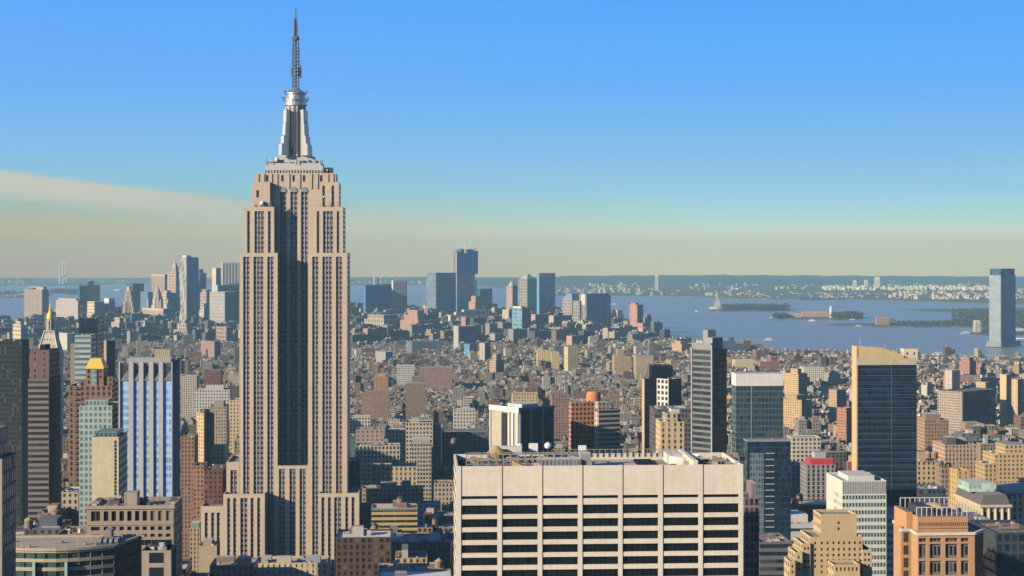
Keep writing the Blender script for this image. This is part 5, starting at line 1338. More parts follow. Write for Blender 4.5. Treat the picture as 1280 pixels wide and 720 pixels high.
def rippled():
    F = Frame(233, 5700, R(40))
    t = thing('apartment_tower', 'tall steel-clad tower with rippled lit face and smooth shade-blue flank', 'building', F.loc, R(40))
    L, M = F.x(248), F.y(225); z = F.z(321.5)
    def lit(m):
        n, k = 18, 46
        for j in range(k):
            z0, z1 = z * j / k, z * (j + 1) / k
            off = lambda i, zz: -3.0 * math.sin(i * 1.3 + 2.1 * math.sin(zz * .045 + i * .35))
            for i in range(n):
                ya, yb = M * (1 - i / n), M * (1 - (i + 1) / n)
                m.poly([(off(i, z0), ya, z0), (off(i + 1, z0), yb, z0), (off(i + 1, z1), yb, z1), (off(i, z1), ya, z1)], style((.56, .52, .46), (.1, .1, .12), 5, 5, .3, .5), [(ya, z0), (yb, z0), (yb, z1), (ya, z1)])
    part(t, 'rippled_wall', lit)
    def flank(m):
        m.wall((0, 0), (L, 0), 0, z, curtain((.13, .22, .33), (.04, .1, .2), 5, 4, .5, .6)); m.wall((L, 0), (L, M), 0, z, blank((0.3, 0.3, 0.3))); m.wall((L, M), (0, M), 0, z, blank((0.3, 0.3, 0.3)))
        for f in (.02, .6, .98): m.box(L * f - 1.2, L * f + 1.2, -1.2, -.02, 0, z, blank((0.5, 0.52, 0.54)))
    part(t, 'flank_wall', flank)
    part(t, 'roof', lambda m: (m.flat(0, L, 0, M, z, blank((0.5, 0.5, 0.5))), m.box(L * .1, L * .5, M * .2, M * .8, z, z + 6, blank((0.6, 0.59, 0.57)))))
    claim(F, 0, L, 0, M); HERO.append((225, 248, 321, 5700, 'rippled steel tower'))
rippled()
corner('office_tower', 'deep blue tower with sloped top behind the rippled one', 243, 250, 258, 341, 6600, 50, DG(), curtain((.02, .06, .12), (.012, .035, .08), 6, 5), tiers=((.0, .6, .1, .9, 336.5),), short='deep blue sloped tower')
corner('office_tower', 'slim cream tower with ribbed flank greyed as shade', 265, 270, 276, 335, 6900, 40, blank((0.56, 0.47, 0.34)), STRP((.18, .2, .23), 6), short='slim cream tower')
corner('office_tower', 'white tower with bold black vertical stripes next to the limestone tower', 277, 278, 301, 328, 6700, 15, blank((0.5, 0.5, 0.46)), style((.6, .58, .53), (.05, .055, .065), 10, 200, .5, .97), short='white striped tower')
corner('office_tower', 'grey pin-holed slab with flank painted deep blue as shade', 262, 281, 299, 365, 5600, 42, style((.36, .34, .32), (.16, .15, .15), 4, 4, .5, .5), curtain((.025, .07, .14), (.015, .045, .1), 5, 4), short='grey pin-holed slab')
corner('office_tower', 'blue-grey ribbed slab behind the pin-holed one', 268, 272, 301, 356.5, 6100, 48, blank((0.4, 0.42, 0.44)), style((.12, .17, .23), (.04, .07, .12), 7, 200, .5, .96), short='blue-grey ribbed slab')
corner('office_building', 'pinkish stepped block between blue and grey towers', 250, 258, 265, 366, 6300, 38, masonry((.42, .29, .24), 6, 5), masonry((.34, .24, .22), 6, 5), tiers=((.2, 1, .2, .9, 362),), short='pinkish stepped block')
corner('office_building', 'white stepped small tower, shade-blue on one side, at the foot of the rippled one', 248, 255, 262, 388, 5700, 44, masonry((.55, .52, .45), 6, 5), blank((0.096, 0.224, 0.45)), tiers=((.1, .7, .1, .6, 383),), short='white-blue stepped tower')
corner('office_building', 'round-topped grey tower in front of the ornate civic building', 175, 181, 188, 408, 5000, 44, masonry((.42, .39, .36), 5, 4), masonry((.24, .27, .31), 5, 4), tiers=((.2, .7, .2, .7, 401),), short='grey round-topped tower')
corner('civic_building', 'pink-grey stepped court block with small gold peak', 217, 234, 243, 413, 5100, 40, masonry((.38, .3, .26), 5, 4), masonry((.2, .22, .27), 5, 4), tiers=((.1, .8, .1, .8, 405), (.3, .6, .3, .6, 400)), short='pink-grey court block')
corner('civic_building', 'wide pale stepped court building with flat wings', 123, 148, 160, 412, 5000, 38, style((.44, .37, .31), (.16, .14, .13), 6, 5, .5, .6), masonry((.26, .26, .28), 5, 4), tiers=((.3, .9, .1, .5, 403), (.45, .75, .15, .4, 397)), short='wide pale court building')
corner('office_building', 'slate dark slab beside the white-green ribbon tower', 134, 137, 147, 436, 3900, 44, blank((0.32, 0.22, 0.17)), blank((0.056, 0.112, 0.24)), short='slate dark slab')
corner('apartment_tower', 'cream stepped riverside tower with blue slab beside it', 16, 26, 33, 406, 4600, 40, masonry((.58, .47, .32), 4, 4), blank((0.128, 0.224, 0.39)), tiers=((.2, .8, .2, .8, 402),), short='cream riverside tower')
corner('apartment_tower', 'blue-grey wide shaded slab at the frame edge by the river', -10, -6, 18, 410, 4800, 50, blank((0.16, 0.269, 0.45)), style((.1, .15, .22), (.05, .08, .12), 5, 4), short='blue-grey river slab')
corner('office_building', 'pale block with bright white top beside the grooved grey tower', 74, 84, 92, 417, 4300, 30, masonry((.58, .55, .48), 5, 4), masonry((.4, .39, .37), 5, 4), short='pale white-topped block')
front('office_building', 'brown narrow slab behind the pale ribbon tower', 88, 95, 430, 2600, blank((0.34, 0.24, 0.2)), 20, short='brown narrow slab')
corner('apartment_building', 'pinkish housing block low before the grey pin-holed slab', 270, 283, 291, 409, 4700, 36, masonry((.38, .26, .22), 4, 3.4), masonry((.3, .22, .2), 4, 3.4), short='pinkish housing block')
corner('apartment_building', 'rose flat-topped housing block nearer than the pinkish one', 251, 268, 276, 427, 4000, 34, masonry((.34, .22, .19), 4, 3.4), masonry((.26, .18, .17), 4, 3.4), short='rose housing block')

# ------------------------------------------------------------------ downtown, right of the limestone tower; right faces painted blue for shade
def crane(name, label, px, py0, py1, Y, jibs, r=2.6):
    F = Frame(px, Y, 0)
    zb, zt = F.z(py0), F.z(py1)
    t = thing(name, label, 'crane', (F.C[0], F.C[1], F.base + zb))
    w_ = blank((0.55, 0.52, 0.47))
    part(t, 'mast', lambda m: m.bar((0, 0, -1), (0, 0, zt - zb), r, w_))
    for px2, py2 in jibs:
        part(t, 'jib', lambda m: m.bar((0, 0, zt - zb - 3), ((px2 - px) / FPX * Y, 0, F.z(py2) - zb), r * .7, w_))
    return t
def construction_block():
    net = style((.04, .17, .42), (.03, .11, .28), 6, 5, .5, .6, .4)
    t, F, L, M, z = corner('construction_tower', 'unfinished blue-netted block with twin white cranes on top', 454, 457, 489.4, 356, 6400, 60, net, net, short='blue-netted block')
    each(t, 'white_hoist', lambda m: [m.box(L * f - 1, L * f + 1, -2, -.1, z * .45, z * .8, blank((0.55, 0.52, 0.48))) for f in (.2, .28, .6, .68)])
    each(t, 'pale_floor_edge', lambda m: [m.box(L * a, L * b, -1.5, -.1, z * .42, z * .46, blank((0.5, 0.45, 0.38))) for a, b in ((.03, .4), (.58, .98))])
    crane('tower_crane', 'white upright tower crane on the blue-netted block', 467.5, 356, 338, 6420, [(466, 331.5)])
    crane('tower_crane', 'white leaning tower crane on the blue-netted block', 473, 356, 349, 6430, [(486, 336)])
construction_block()
corner('office_tower', 'white-framed tower with slim dark stripes beside the blue-netted block', 489.5, 491.5, 509, 350.5, 6500, 25, blank((0.55, 0.5, 0.42)), style((.62, .58, .5), (.09, .1, .11), 9, 200, .52, .94), short='white-framed striped tower')
corner('office_tower', 'pale blue glass block with fine floor lines', 533, 545, 570, 341, 6200, 40, curtain((.18, .23, .27), (.07, .11, .15), 4, 5, .6, .6), curtain((.17, .28, .36), (.07, .16, .24), 4, 5, .6, .6), short='pale blue glass block')
def rising_tower():
    F = Frame(571, 6450, R(60))
    t = thing('construction_tower', 'tallest unfinished tower, glass below and blue netting above with crane', 'skyscraper', F.loc, R(60))
    L, M = F.x(597.5), F.y(567.5)
    z1, z2, z3 = F.z(351), F.z(343), F.z(314)
    gl = curtain((.03, .12, .27), (.015, .08, .2), 4, 5, .9, .85)
    c = .22
    low = [(0, 0), (L, 0), (L, M), (0, M)]
    def body(m):
        # chamfered corner of the tapering glass base
        m.poly([(0, 0, 0), (L, 0, 0), (L * .78, 0, z1), (0, 0, z1)], gl, [(0, 0), (L, 0), (L * .78, z1), (0, z1)])
        m.poly([(L, 0, 0), (L, M * .3, z1), (L * .78, 0, z1)], curtain((.2, .32, .42), (.1, .2, .3), 4, 5), [(0, 0), (M * .3, z1), (0, z1)])
        m.wall((L, M), (0, M), 0, z1, gl); m.poly([(L, 0, 0), (L, M, 0), (L, M, z1), (L, M * .3, z1)], gl, [(0, 0), (M, 0), (M, z1), (M * .3, z1)])
        m.wall((0, M), (0, 0), 0, z1, curtain((.3, .42, .5), (.1, .2, .3), 4, 5)); m.poly([(0, 0, z1), (L * .78, 0, z1), (L, M * .3, z1), (L, M, z1), (0, M, z1)], gl)
    part(t, 'glass_base', body)
    part(t, 'raw_floors', lambda m: m.box(0, L * .85, 0, M, z1, z2, style((.42, .27, .22), (.1, .07, .07), 5, 5, .7, .5)))
    nst = style((.04, .2, .52), (.02, .12, .34), 6, 5, .5, .6, .4)
    part(t, 'blue_netting', lambda m: m.box(-2, L * .98, -2, M, z2, z3, nst, blank((0.08, 0.134, 0.24)), left=style((.22, .14, .12), (.06, .08, .14), 6, 5, .5, .6, .4)))
    each(t, 'netting_post', lambda m: [m.box(L * f - .8, L * f + .8, -3, -2.02, z2, z3 + 5, blank((0.048, 0.146, 0.39))) for f in (.02, .2, .4, .6, .8, .96)])
    each(t, 'steel_column', lambda m: [m.bar((L * rnd.random(), M * rnd.random(), z3), (L * rnd.random(), M * rnd.random(), z3 + rnd.uniform(4, 11)), .7, blank((0.064, 0.134, 0.3))) for i in range(26)])
    each(t, 'corner_hoist', lambda m: (m.box(-3.2, -2.05, -1, 3, z1 - 20, z3 - 8, blank((0.5, 0.46, 0.4))), m.box(L * .45, L * .52, -3.4, -2.02, z2, z2 + 8, blank((0.5, 0.52, 0.5)))))
    claim(F, 0, L, 0, M); HERO.append((565, 598, 314, 6450, 'unfinished crane-topped tower'))
    crane('tower_crane', 'pale hammerhead crane on the tallest unfinished tower', 581.5, 316, 299.5, 6480, [(567, 302.5), (586, 301)], 3.2)
    crane('tower_crane', 'thin slanted crane at the flank of the tallest unfinished tower', 599, 335, 327, 6470, [(603.5, 317)], 1.3)
rising_tower()
corner('office_tower', 'grey-blue block right behind the unfinished tower', 596, 600, 615.5, 361, 6700, 50, DG(), curtain((.07, .16, .25), (.04, .1, .17), 6, 5), short='grey-blue block')
corner('apartment_tower', 'pink setback tower with ribbed top before the unfinished tower', 586, 594, 602.5, 377, 6000, 42, piers((.45, .28, .22), (.2, .12, .1), 8, .4), piers((.4, .26, .21), (.18, .11, .1), 8, .4), tiers=((.15, .85, .1, .8, 370),), short='pink setback tower')
corner('office_building', 'long pale angled building with sunlit yellow roof side', 560, 563, 611, 394, 5600, 28, blank((0.62, 0.52, 0.34)), style((.3, .36, .4), (.15, .2, .24), 8, 5, .6, .5), tiers=((.15, 1, .1, .9, 390), (.35, .95, .1, .9, 387)), roof=(.6, .54, .4), short='pale angled building')
corner('office_building', 'rose brick ziggurat building with ribbed piers', 500, 523, 539, 401, 5200, 38, piers((.4, .24, .2), (.2, .13, .12), 7, .45), piers((.36, .22, .19), (.18, .12, .11), 7, .45), tiers=((.1, .85, .1, .85, 394), (.2, .7, .2, .7, 388)), short='rose ziggurat')
corner('office_building', 'wide grey-beige stepped building left of the rose ziggurat', 455, 480, 502, 400, 5250, 36, masonry((.4, .35, .29), 6, 5), masonry((.36, .33, .29), 6, 5), tiers=((.1, .9, .1, .9, 394),), short='wide grey-beige building')
corner('office_tower', 'navy shaded block with white side strip', 567, 573, 594, 408, 4500, 42, masonry((.5, .48, .42), 5, 4), curtain((.03, .09, .17), (.015, .06, .13), 5, 4), short='navy white-strip block')
corner('office_building', 'small bright blue glass block', 580, 587, 596, 430, 4100, 42, curtain((.2, .34, .45), (.08, .18, .3), 4, 4), curtain((.06, .16, .3), (.03, .1, .2), 4, 4), short='small bright blue block')
corner('apartment_tower', 'plum and white twin-strip tower', 599, 606, 613, 429, 3900, 36, masonry((.5, .42, .35), 5, 4), blank((0.2, 0.1, 0.11)), short='plum twin-strip tower')
corner('apartment_tower', 'tan brick stepped tower right of the plum one', 612, 620, 630, 450, 3400, 36, masonry((.44, .3, .22), 4, 3.4), masonry((.3, .22, .19), 4, 3.4), tiers=((.2, .8, .2, .8, 443),), short='tan stepped tower')
corner('office_building', 'blue-grey hall with vertical stripes', 508, 515, 553, 427, 4300, 24, STRP((.2, .24, .28), 8), style((.2, .25, .3), (.09, .13, .18), 9, 200, .5, .95), short='blue-grey striped hall')
corner('office_building', 'grey windowless cube with flat roof', 470, 482, 491, 440, 3800, 34, blank((0.3, 0.29, 0.28)), blank((0.176, 0.28, 0.42)), short='grey cube')
def financial(label, x0, xc, x1, ysh, ytop, Y, lit, dark, kind, short):
    t, F, L, M, z = corner('office_tower', label, x0, xc, x1, ysh, Y, 42, lit, dark, short=short)
    if kind == 'pyramid':
        part(t, 'copper_pyramid', lambda m: m.frustum((L * .06, L * .94, M * .06, M * .94), (L * .46, L * .54, M * .46, M * .54), z, F.z(ytop), blank((0.3, 0.42, 0.36))))
    elif kind == 'dome':
        part(t, 'copper_dome', lambda m: m.lathe(L / 2, M / 2, [(min(L, M) * .46 * math.cos(i * .26), z + (F.z(ytop) - z) * math.sin(i * .26)) for i in range(7)], blank((0.34, 0.45, 0.38)), 20))
    elif kind == 'mastaba':
        part(t, 'sloped_top', lambda m: m.frustum((0, L, 0, M), (L * .25, L * .75, M * .25, M * .75), z, F.z(ytop), blank((0.16, 0.269, 0.42))))
    return t, F, L, M, z
financial('pink-lit tower with low copper dome by the water', 633, 640.5, 647, 357.5, 351.5, 6700, masonry((.48, .36, .29), 6, 5), DG(), 'dome', 'copper-domed tower')
financial('green-tinted wide tower with copper pyramid top', 648, 659, 671, 348.5, 342, 6500, masonry((.34, .3, .26), 5, 5, .5, .5), style((.26, .34, .28), (.16, .24, .2), 5, 5, .6, .5), 'pyramid', 'copper-pyramid tower')
corner('office_tower', 'blue glass tower with floor stripes by the copper pyramid', 671, 674, 694, 341.5, 6000, 55, blank((0.16, 0.336, 0.5)), style((.07, .2, .34), (.035, .13, .25), 9, 6, .98, .6, .1), short='blue floor-striped tower')
corner('apartment_tower', 'slim blue-green glass tower with white light box on top', 640, 652.5, 663, 385, 5000, 40, curtain((.2, .32, .37), (.07, .16, .22), 4, 4), curtain((.03, .08, .15), (.02, .05, .1), 4, 4), pent=((.0, .5, .1, .9, 4, blank((0.74, 0.72, 0.68)), 'white_box'),), short='slim blue-green tower')
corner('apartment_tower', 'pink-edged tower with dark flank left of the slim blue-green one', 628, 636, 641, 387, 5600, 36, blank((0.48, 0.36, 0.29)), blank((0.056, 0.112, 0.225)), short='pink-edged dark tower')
corner('apartment_tower', 'shade-navy tower with pink lit edge, first of a pair', 664, 669, 686, 393, 5500, 42, blank((0.46, 0.31, 0.26)), style((.045, .12, .24), (.03, .08, .16), 5, 4, .5, .6), short='first navy pink-edged tower')
corner('apartment_tower', 'shade-navy tower with pink lit edge, second of a pair, nearer the grey one', 686, 692, 715, 394.5, 5450, 42, blank((0.48, 0.34, 0.27)), style((.035, .1, .21), (.025, .07, .15), 5, 4, .5, .6), pent=((.3, .5, .2, .7, 8),), short='second navy pink-edged tower')
financial('grey tower with sloped slate top near the harbour', 703, 715, 727, 374, 367, 6000, masonry((.36, .32, .3), 5, 4), masonry((.2, .22, .25), 5, 4), 'mastaba', 'grey slope-topped tower')
corner('office_tower', 'grey gridded slab in front of the slope-topped tower', 716, 724.5, 727, 376, 5600, 38, masonry((.36, .33, .3), 4, 4, .5, .5), blank((0.112, 0.179, 0.3)), short='grey gridded slab')
def big_blue():
    t, F, L, M, z = corner('office_tower', 'broad blue ribbed tower with bright white notch at its edge', 724, 733, 763.5, 369, 5700, 45, STRP((.36, .3, .27), 6), style((.09, .19, .3), (.03, .09, .18), 7, 200, .6, .96), short='broad blue ribbed tower')
    part(t, 'white_notch', lambda m: m.box(-1.5, 6, 4, M * .75, z - 32, z + 3, blank((0.62, 0.52, 0.44))))
    part(t, 'roof_band', lambda m: m.box(L * .03, L * .95, M * .05, M * .9, z, z + 4, blank((0.08, 0.168, 0.3))))
big_blue()
corner('office_building', 'tan block with white colonnade near the harbour', 764, 772, 780, 393, 6100, 30, ribbon((.52, .42, .36), (.3, .24, .2), 14, .4), piers((.54, .42, .36), (.2, .15, .13), 8, .4), tiers=((.1, .9, .1, .9, 387.5),), short='tan colonnade block')
corner('apartment_tower', 'rust-pink tower with shade-blue flank, tallest of three by the harbour', 787, 796.5, 804, 381, 5500, 40, style((.42, .23, .19), (.24, .14, .12), 4, 4), style((.1, .15, .22), (.05, .08, .13), 5, 4), tiers=((.1, .6, .3, .9, 378.5),), short='rust-pink harbour tower')
corner('apartment_tower', 'lower rust-pink block in front of the tallest one', 795.5, 803.5, 808, 404, 5400, 40, style((.42, .24, .2), (.26, .15, .13), 4, 4), blank((0.08, 0.146, 0.285)), short='lower rust block')
corner('apartment_tower', 'rust tower with peaked top and shade-navy face nearest the water', 804, 806, 814.5, 397, 5600, 44, blank((0.3, 0.2, 0.19)), style((.1, .12, .17), (.05, .07, .11), 5, 4), tiers=((.35, .9, .1, .9, 393),), short='peaked rust tower')
corner('office_building', 'pink low block before the broad blue ribbed tower', 708, 715, 724, 420, 4500, 34, blank((0.46, 0.29, 0.23)), masonry((.4, .26, .22), 5, 4), short='pink low block')

# ------------------------------------------------------------------ across the river
def river_tower():
    F = Frame(1251, 4950, R(42))
    t = thing('skyscraper', 'lone pale blue glass skyscraper with notched crown across the river', 'skyscraper', F.loc, R(42))
    L, M = F.x(1269.5), F.y(1236.5); z = F.z(344); zt = F.z(336)
    gl = style((.28, .33, .36), (.15, .19, .22), 4.5, 4, .6, .6, .15); gr = style((.09, .2, .35), (.05, .13, .26), 4.5, 4, .6, .6, .12)  # one glass, paler for the sunlit face, bluer paint for the shaded one
    part(t, 'glass_wall', lambda m: (m.wall((0, 0), (L, 0), 0, z, gr), m.wall((L, 0), (L, M), 0, z, gl), m.wall((L, M), (0, M), 0, z, gr), m.wall((0, M), (0, 0), 0, z, gl), m.flat(0, L, 0, M, z, blank((0.1, 0.1, 0.1)))))
    part(t, 'crown_frame', lambda m: [m.box(*q, z, zt, blank((.05, .11, .19))) for q in ((L * .04, L * .18, 1, M * .95), (L * .82, L * .95, 1, M * .95), (1, L * .18, M * .82, M * .96), (L * .04, L * .22, 1.2, M * .2))] + [m.box(L * .03, L * .96, .5, M * .97, zt - 7, zt, blank((.05, .11, .19)))])
    part(t, 'recessed_crown_glass', lambda m: m.box(L * .19, L * .81, 4, M * .8, z, zt - 7.1, blank((0.26, 0.36, 0.46))))
    part(t, 'podium', lambda m: m.box(-6, L + 20, -5, M + 6, 0, 14, masonry((.3, .32, .34), 5, 4)))
    claim(F, -20, L + 20, -10, M + 10); HERO.append((1236, 1270, 336, 4950, 'lone river skyscraper'))
river_tower()

def surf(py):
    """distance at which the curved water lies on photo row py"""
    s_ = (py - EYE) / FPX
    return (s_ - math.sqrt(s_ * s_ - 4 * CAMZ / RE2)) / (2 / RE2) if s_ * s_ > 4 * CAMZ / RE2 else 43000.0
def at(px, py):
    d = surf(py)
    return ((px - 640) / FPX * d, d, gz((px - 640) / FPX * d, d))

def statue():
    px, py = 897, 386.5
    x, y, z = at(px, py)
    t = thing('statue', 'green robed statue with raised torch on a star-shaped stone base', 'statue', (x, y, z))
    st = blank((0.45, 0.4, 0.32)); cu = blank((0.28, 0.38, 0.33))
    part(t, 'star_fort', lambda m: m.lathe(0, 0, [(40, -2), (40, 12), (30, 14)], st, 11))
    part(t, 'pedestal', lambda m: (m.frustum((-15, 15, -15, 15), (-9, 9, -9, 9), 13, 45, st), m.box(-10, 10, -10, 10, 45, 48, st)))
    part(t, 'robed_figure', lambda m: (m.lathe(0, 0, [(6.4, 48), (6.0, 58), (5.2, 70), (5.4, 76), (3.2, 79), (1.6, 80.5), (2.2, 83), (1.9, 85.5), (.3, 87)], cu, 12),
                                       m.bar((-3.5, 0, 77), (-5.8, 0, 89), 1.3, cu), m.bar((3.8, -1, 76), (5.5, -3, 68), 1.3, cu), m.box(3.6, 6.4, -5, -3.5, 63, 70, cu)))
    part(t, 'crown', lambda m: [m.bar((0, 0, 85.5), (4.2 * math.cos(a), 4.2 * math.sin(a) * .6, 87.5 + abs(math.cos(a))), .25, cu) for a in [i * math.pi / 6 for i in range(7)]])
    part(t, 'torch', lambda m: m.lathe(-6.0, 0, [(.7, 88.5), (1.6, 90.5), (1.2, 91), (1.4, 93), (.1, 95)], blank((0.6, 0.45, 0.12)), 8), 'gilded')
statue()

def bridge():
    Y = 16800; bx = (76.5 - 640) / FPX * Y
    t = thing('suspension_bridge', 'faint white suspension bridge with tall portal towers in the haze', 'bridge', (bx, Y, gz(bx, Y)))
    w_ = blank((0.72, 0.7, 0.64))
    def tower_(m, ox, oy):
        for s_ in (-1, 1):
            m.box(ox + s_ * 16 - 5, ox + s_ * 16 + 5, oy - 7, oy + 7, -2, 206, w_)
        for zz in (64, 190): m.box(ox - 11, ox + 11, oy - 5, oy + 5, zz, zz + 15, w_)
    part(t, 'portal_tower', lambda m: tower_(m, 0, 0))
    part(t, 'portal_tower', lambda m: tower_(m, -294, 1258))
    d = lambda s_: (-294 * s_, 1258 * s_)
    part(t, 'deck', lambda m: m.bar((*d(-.3), 70), (*d(1.3), 70), 5, w_))
    def cab(m):
        for ox in (-15, 15):
            for i in range(16):
                s0, s1 = i / 16, (i + 1) / 16
                zz = lambda s_: 205 - 4 * 118 * s_ * (1 - s_)
                m.bar((d(s0)[0] + ox, d(s0)[1], zz(s0)), (d(s1)[0] + ox, d(s1)[1], zz(s1)), 0.7, w_)
            m.bar((ox, 0, 205), (d(-.4)[0] + ox, d(-.4)[1], 72), 0.7, w_); m.bar((d(1)[0] + ox, d(1)[1], 205), (d(1.4)[0] + ox, d(1.4)[1], 72), 0.7, w_)
    part(t, 'main_cable', cab)
bridge()

# ------------------------------------------------------------------ water, islands, shores, hills
def sheet():
    q = MB(); v = []; f = []
    rr = [0, 300, 700, 1200, 2000, 3000, 4000, 5000, 6500, 8000, 10000, 12500, 15000, 18000, 20500, 23000]
    n, half = 60, R(27)
    for r in rr[1:]:
        for i in range(n + 1):
            a = math.pi / 2 + half - 2 * half * i / n
            v.append((r * math.cos(a), r * math.sin(a), -r * r / RE2 - 3.0))
    v.append((0, 0, -3.0)); c = len(v) - 1; m_ = n + 1
    for i in range(n): f.append((c, i + 1, i))
    for k in range(len(rr) - 2):
        for i in range(n): f.append((k * m_ + i, k * m_ + i + 1, (k + 1) * m_ + i + 1, (k + 1) * m_ + i))
    me = bpy.data.meshes.new('water'); me.from_pydata(v, [], f); me.materials.append(MAT['water'])
    for p in me.polygons: p.use_smooth = True
    o = bpy.data.objects.new('water', me); COL.objects.link(o); o['kind'] = 'structure'
sheet()
def land(name, pts, top, mat='land', step=None):
    """low land: outline in (px, Y); skirt into the water"""
    P = []
    for (p0, y0), (p1, y1) in zip(pts, pts[1:] + pts[:1]):
        for k in range(4):
            s_ = k / 4
            P.append((p0 + (p1 - p0) * s_, y0 + (y1 - y0) * s_))
    W = [((px - 640) / FPX * Y, Y) for px, Y in P]
    if sum(a[0] * b[1] - b[0] * a[1] for a, b in zip(W, W[1:] + W[:1])) < 0: W.reverse()
    import bmesh
    bm = bmesh.new()
    vs_ = [bm.verts.new((x, y, gz(x, y) + top)) for x, y in W]
    es = [bm.edges.new((a, b)) for a, b in zip(vs_, vs_[1:] + vs_[:1])]
    bmesh.ops.triangle_fill(bm, edges=es, use_beauty=True, normal=(0, 0, 1))
    lo = [bm.verts.new((x, y, gz(x, y) - 6)) for x, y in W]
    n = len(W)
    for i in range(n):
        j = (i + 1) % n
        bm.faces.new((lo[i], lo[j], vs_[j], vs_[i]))
    bmesh.ops.recalc_face_normals(bm, faces=bm.faces)
    me = bpy.data.meshes.new(name); bm.to_mesh(me); bm.free()
    me.materials.append(MAT[mat])
    o = bpy.data.objects.new(name, me); COL.objects.link(o); o['kind'] = 'structure'
    return o
MANH = [(3200, 350), (1500, 3500), (1282, 4020), (1100, 4300), (1000, 4420), (940, 4560), (850, 5000), (826, 5400), (815, 6000), (760, 6600), (650, 7150), (520, 7300), (380, 7350), (240, 7250), (120, 6900), (60, 6500), (20, 6150), (-80, 5600), (-500, 4600), (-2200, 350)]
land('city_ground', MANH, 0.0, 'asphalt')
R_ = surf
land('island', [(885, R_(387.5)), (900, R_(388.6)), (950, R_(388.4)), (987, R_(387.2)), (985, R_(386)), (940, R_(384.8)), (898, R_(385))], 1.0)
land('island', [(966, R_(397.2)), (990, R_(398.4)), (1045, R_(398.6)), (1079, R_(397.6)), (1076, R_(395.6)), (1020, R_(394.6)), (975, R_(395.4))], 1.0)
land('shore_park', [(1088, R_(407.6)), (1140, R_(408.2)), (1190, R_(408)), (1228, R_(409)), (1232, R_(415.5)), (1330, R_(416)), (1330, R_(384)), (1200, R_(386)), (1160, R_(386.4)), (1125, R_(386.8)), (1190, R_(390)), (1215, R_(397)), (1165, R_(403))], 1.0)
land('pier', [(1018, R_(405.6)), (1060, R_(406.2)), (1120, R_(408)), (1135, R_(405.6)), (1090, R_(404.6))], 2.0, 'land')
land('pier', [(1212, R_(417)), (1236, R_(418)), (1290, R_(417.5)), (1290, R_(412)), (1222, R_(412.5))], 2.0, 'asphalt')
land('far_shore', [(688, R_(369)), (820, R_(369.6)), (930, R_(373)), (1000, R_(374.5)), (1060, R_(374)), (1140, R_(376)), (1240, R_(379)), (1420, R_(381)), (1420, 22500), (520, 22500), (600, R_(358))], 3.0)
land('far_shore', [(-200, R_(373)), (30, R_(371.5)), (62, R_(369)), (40, R_(366.5)), (-200, R_(366))], 3.0)
land('far_shore', [(-300, R_(355.8)), (60, R_(356.5)), (140, R_(355)), (420, R_(356.2)), (520, R_(356)), (600, R_(356.5)), (600, 22500), (-300, 22500)], 3.0)
land('island', [(62, R_(367.4)), (84, R_(367.8)), (104, R_(366.6)), (80, R_(364.8)), (66, R_(365.2))], 3.0)

def hill(name, px0, px1, Y, prof, depth=2600, seed=1):
    """wooded ridge; prof: (px, skyline row)"""
    r2 = random.Random(seed)
    n, k = 120, 9
    v, f = [], []
    ph = [r2.uniform(0, 6.3) for _ in range(5)]
    for j in range(k):
        s_ = j / (k - 1)
        Yj = Y - depth + 2 * depth * s_
        for i in range(n):
            px = px0 + (px1 - px0) * i / (n - 1)
            py = np.interp(px, [p[0] for p in prof], [p[1] for p in prof])
            x = (px - 640) / FPX * Yj
            top = CAMZ - (py - EYE) / FPX * Y - gz(x, Y)
            wob = 1 + .07 * math.sin(px * .11 + ph[0] + s_ * 4) + .05 * math.sin(px * .27 + ph[1] - s_ * 7) + .03 * math.sin(px * .71 + ph[2])
            h = max(0, top) * math.sin(math.pi * s_) ** .8 * wob if 0 < s_ < 1 else -4
            v.append((x, Yj, gz(x, Yj) + h))
    for j in range(k - 1):
        for i in range(n - 1):
            f.append((j * n + i, j * n + i + 1, (j + 1) * n + i + 1, (j + 1) * n + i))
    me = bpy.data.meshes.new(name); me.from_pydata(v, [], f); me.materials.append(MAT['hill'])
    for p in me.polygons: p.use_smooth = True
    o = bpy.data.objects.new(name, me); COL.objects.link(o); o['kind'] = 'structure'
hill('hill', 540, 1500, 18600, [(540, 353), (610, 349), (680, 346), (800, 344.5), (900, 345.5), (1000, 348), (1100, 351), (1300, 351), (1500, 350)], 2800, 3)
hill('hill', -260, 640, 20500, [(-260, 350), (0, 349), (150, 350), (300, 349), (450, 347), (560, 347), (640, 348)], 2600, 5)
hill('hill', 700, 1600, 21000, [(700, 345), (900, 343.8), (1100, 345), (1250, 346), (1600, 345)], 2000, 8)

# ------------------------------------------------------------------ far shore towns, trees, boats
def far_town(name, bands, seed):
    r2 = random.Random(seed); q = MB()
    for (px0, px1, py0, py1, n, hmin, hmax, cols) in bands:
        for i in range(n):
            px, py = r2.uniform(px0, px1), r2.uniform(py0, py1)
            x, y, z = at(px, py)
            s_ = y / FPX
            wd, dp, h = r2.uniform(1.0, 4.5) * s_, r2.uniform(10, 40), r2.uniform(hmin, hmax)
            a = r2.uniform(-.5, .5)
            c = r2.choice(cols)
            qq = [(x + ox * math.cos(a) - oy * math.sin(a), y + ox * math.sin(a) + oy * math.cos(a)) for ox, oy in ((-wd / 2, 0), (wd / 2, 0), (wd / 2, dp), (-wd / 2, dp))]
            st = masonry(c, 6, 4, .4, .4)
            for k in range(4): q.wall(qq[k], qq[(k + 1) % 4], z - 3, z + h, st)
            q.poly([(p[0], p[1], z + h) for p in qq], blank(tuple(min(.8, t * 1.05) for t in c)))
    structure(name, q, None, 'stuff')
LC = [(.46, .40, .31), (.54, .48, .38), (.4, .28, .2), (.42, .36, .28)]
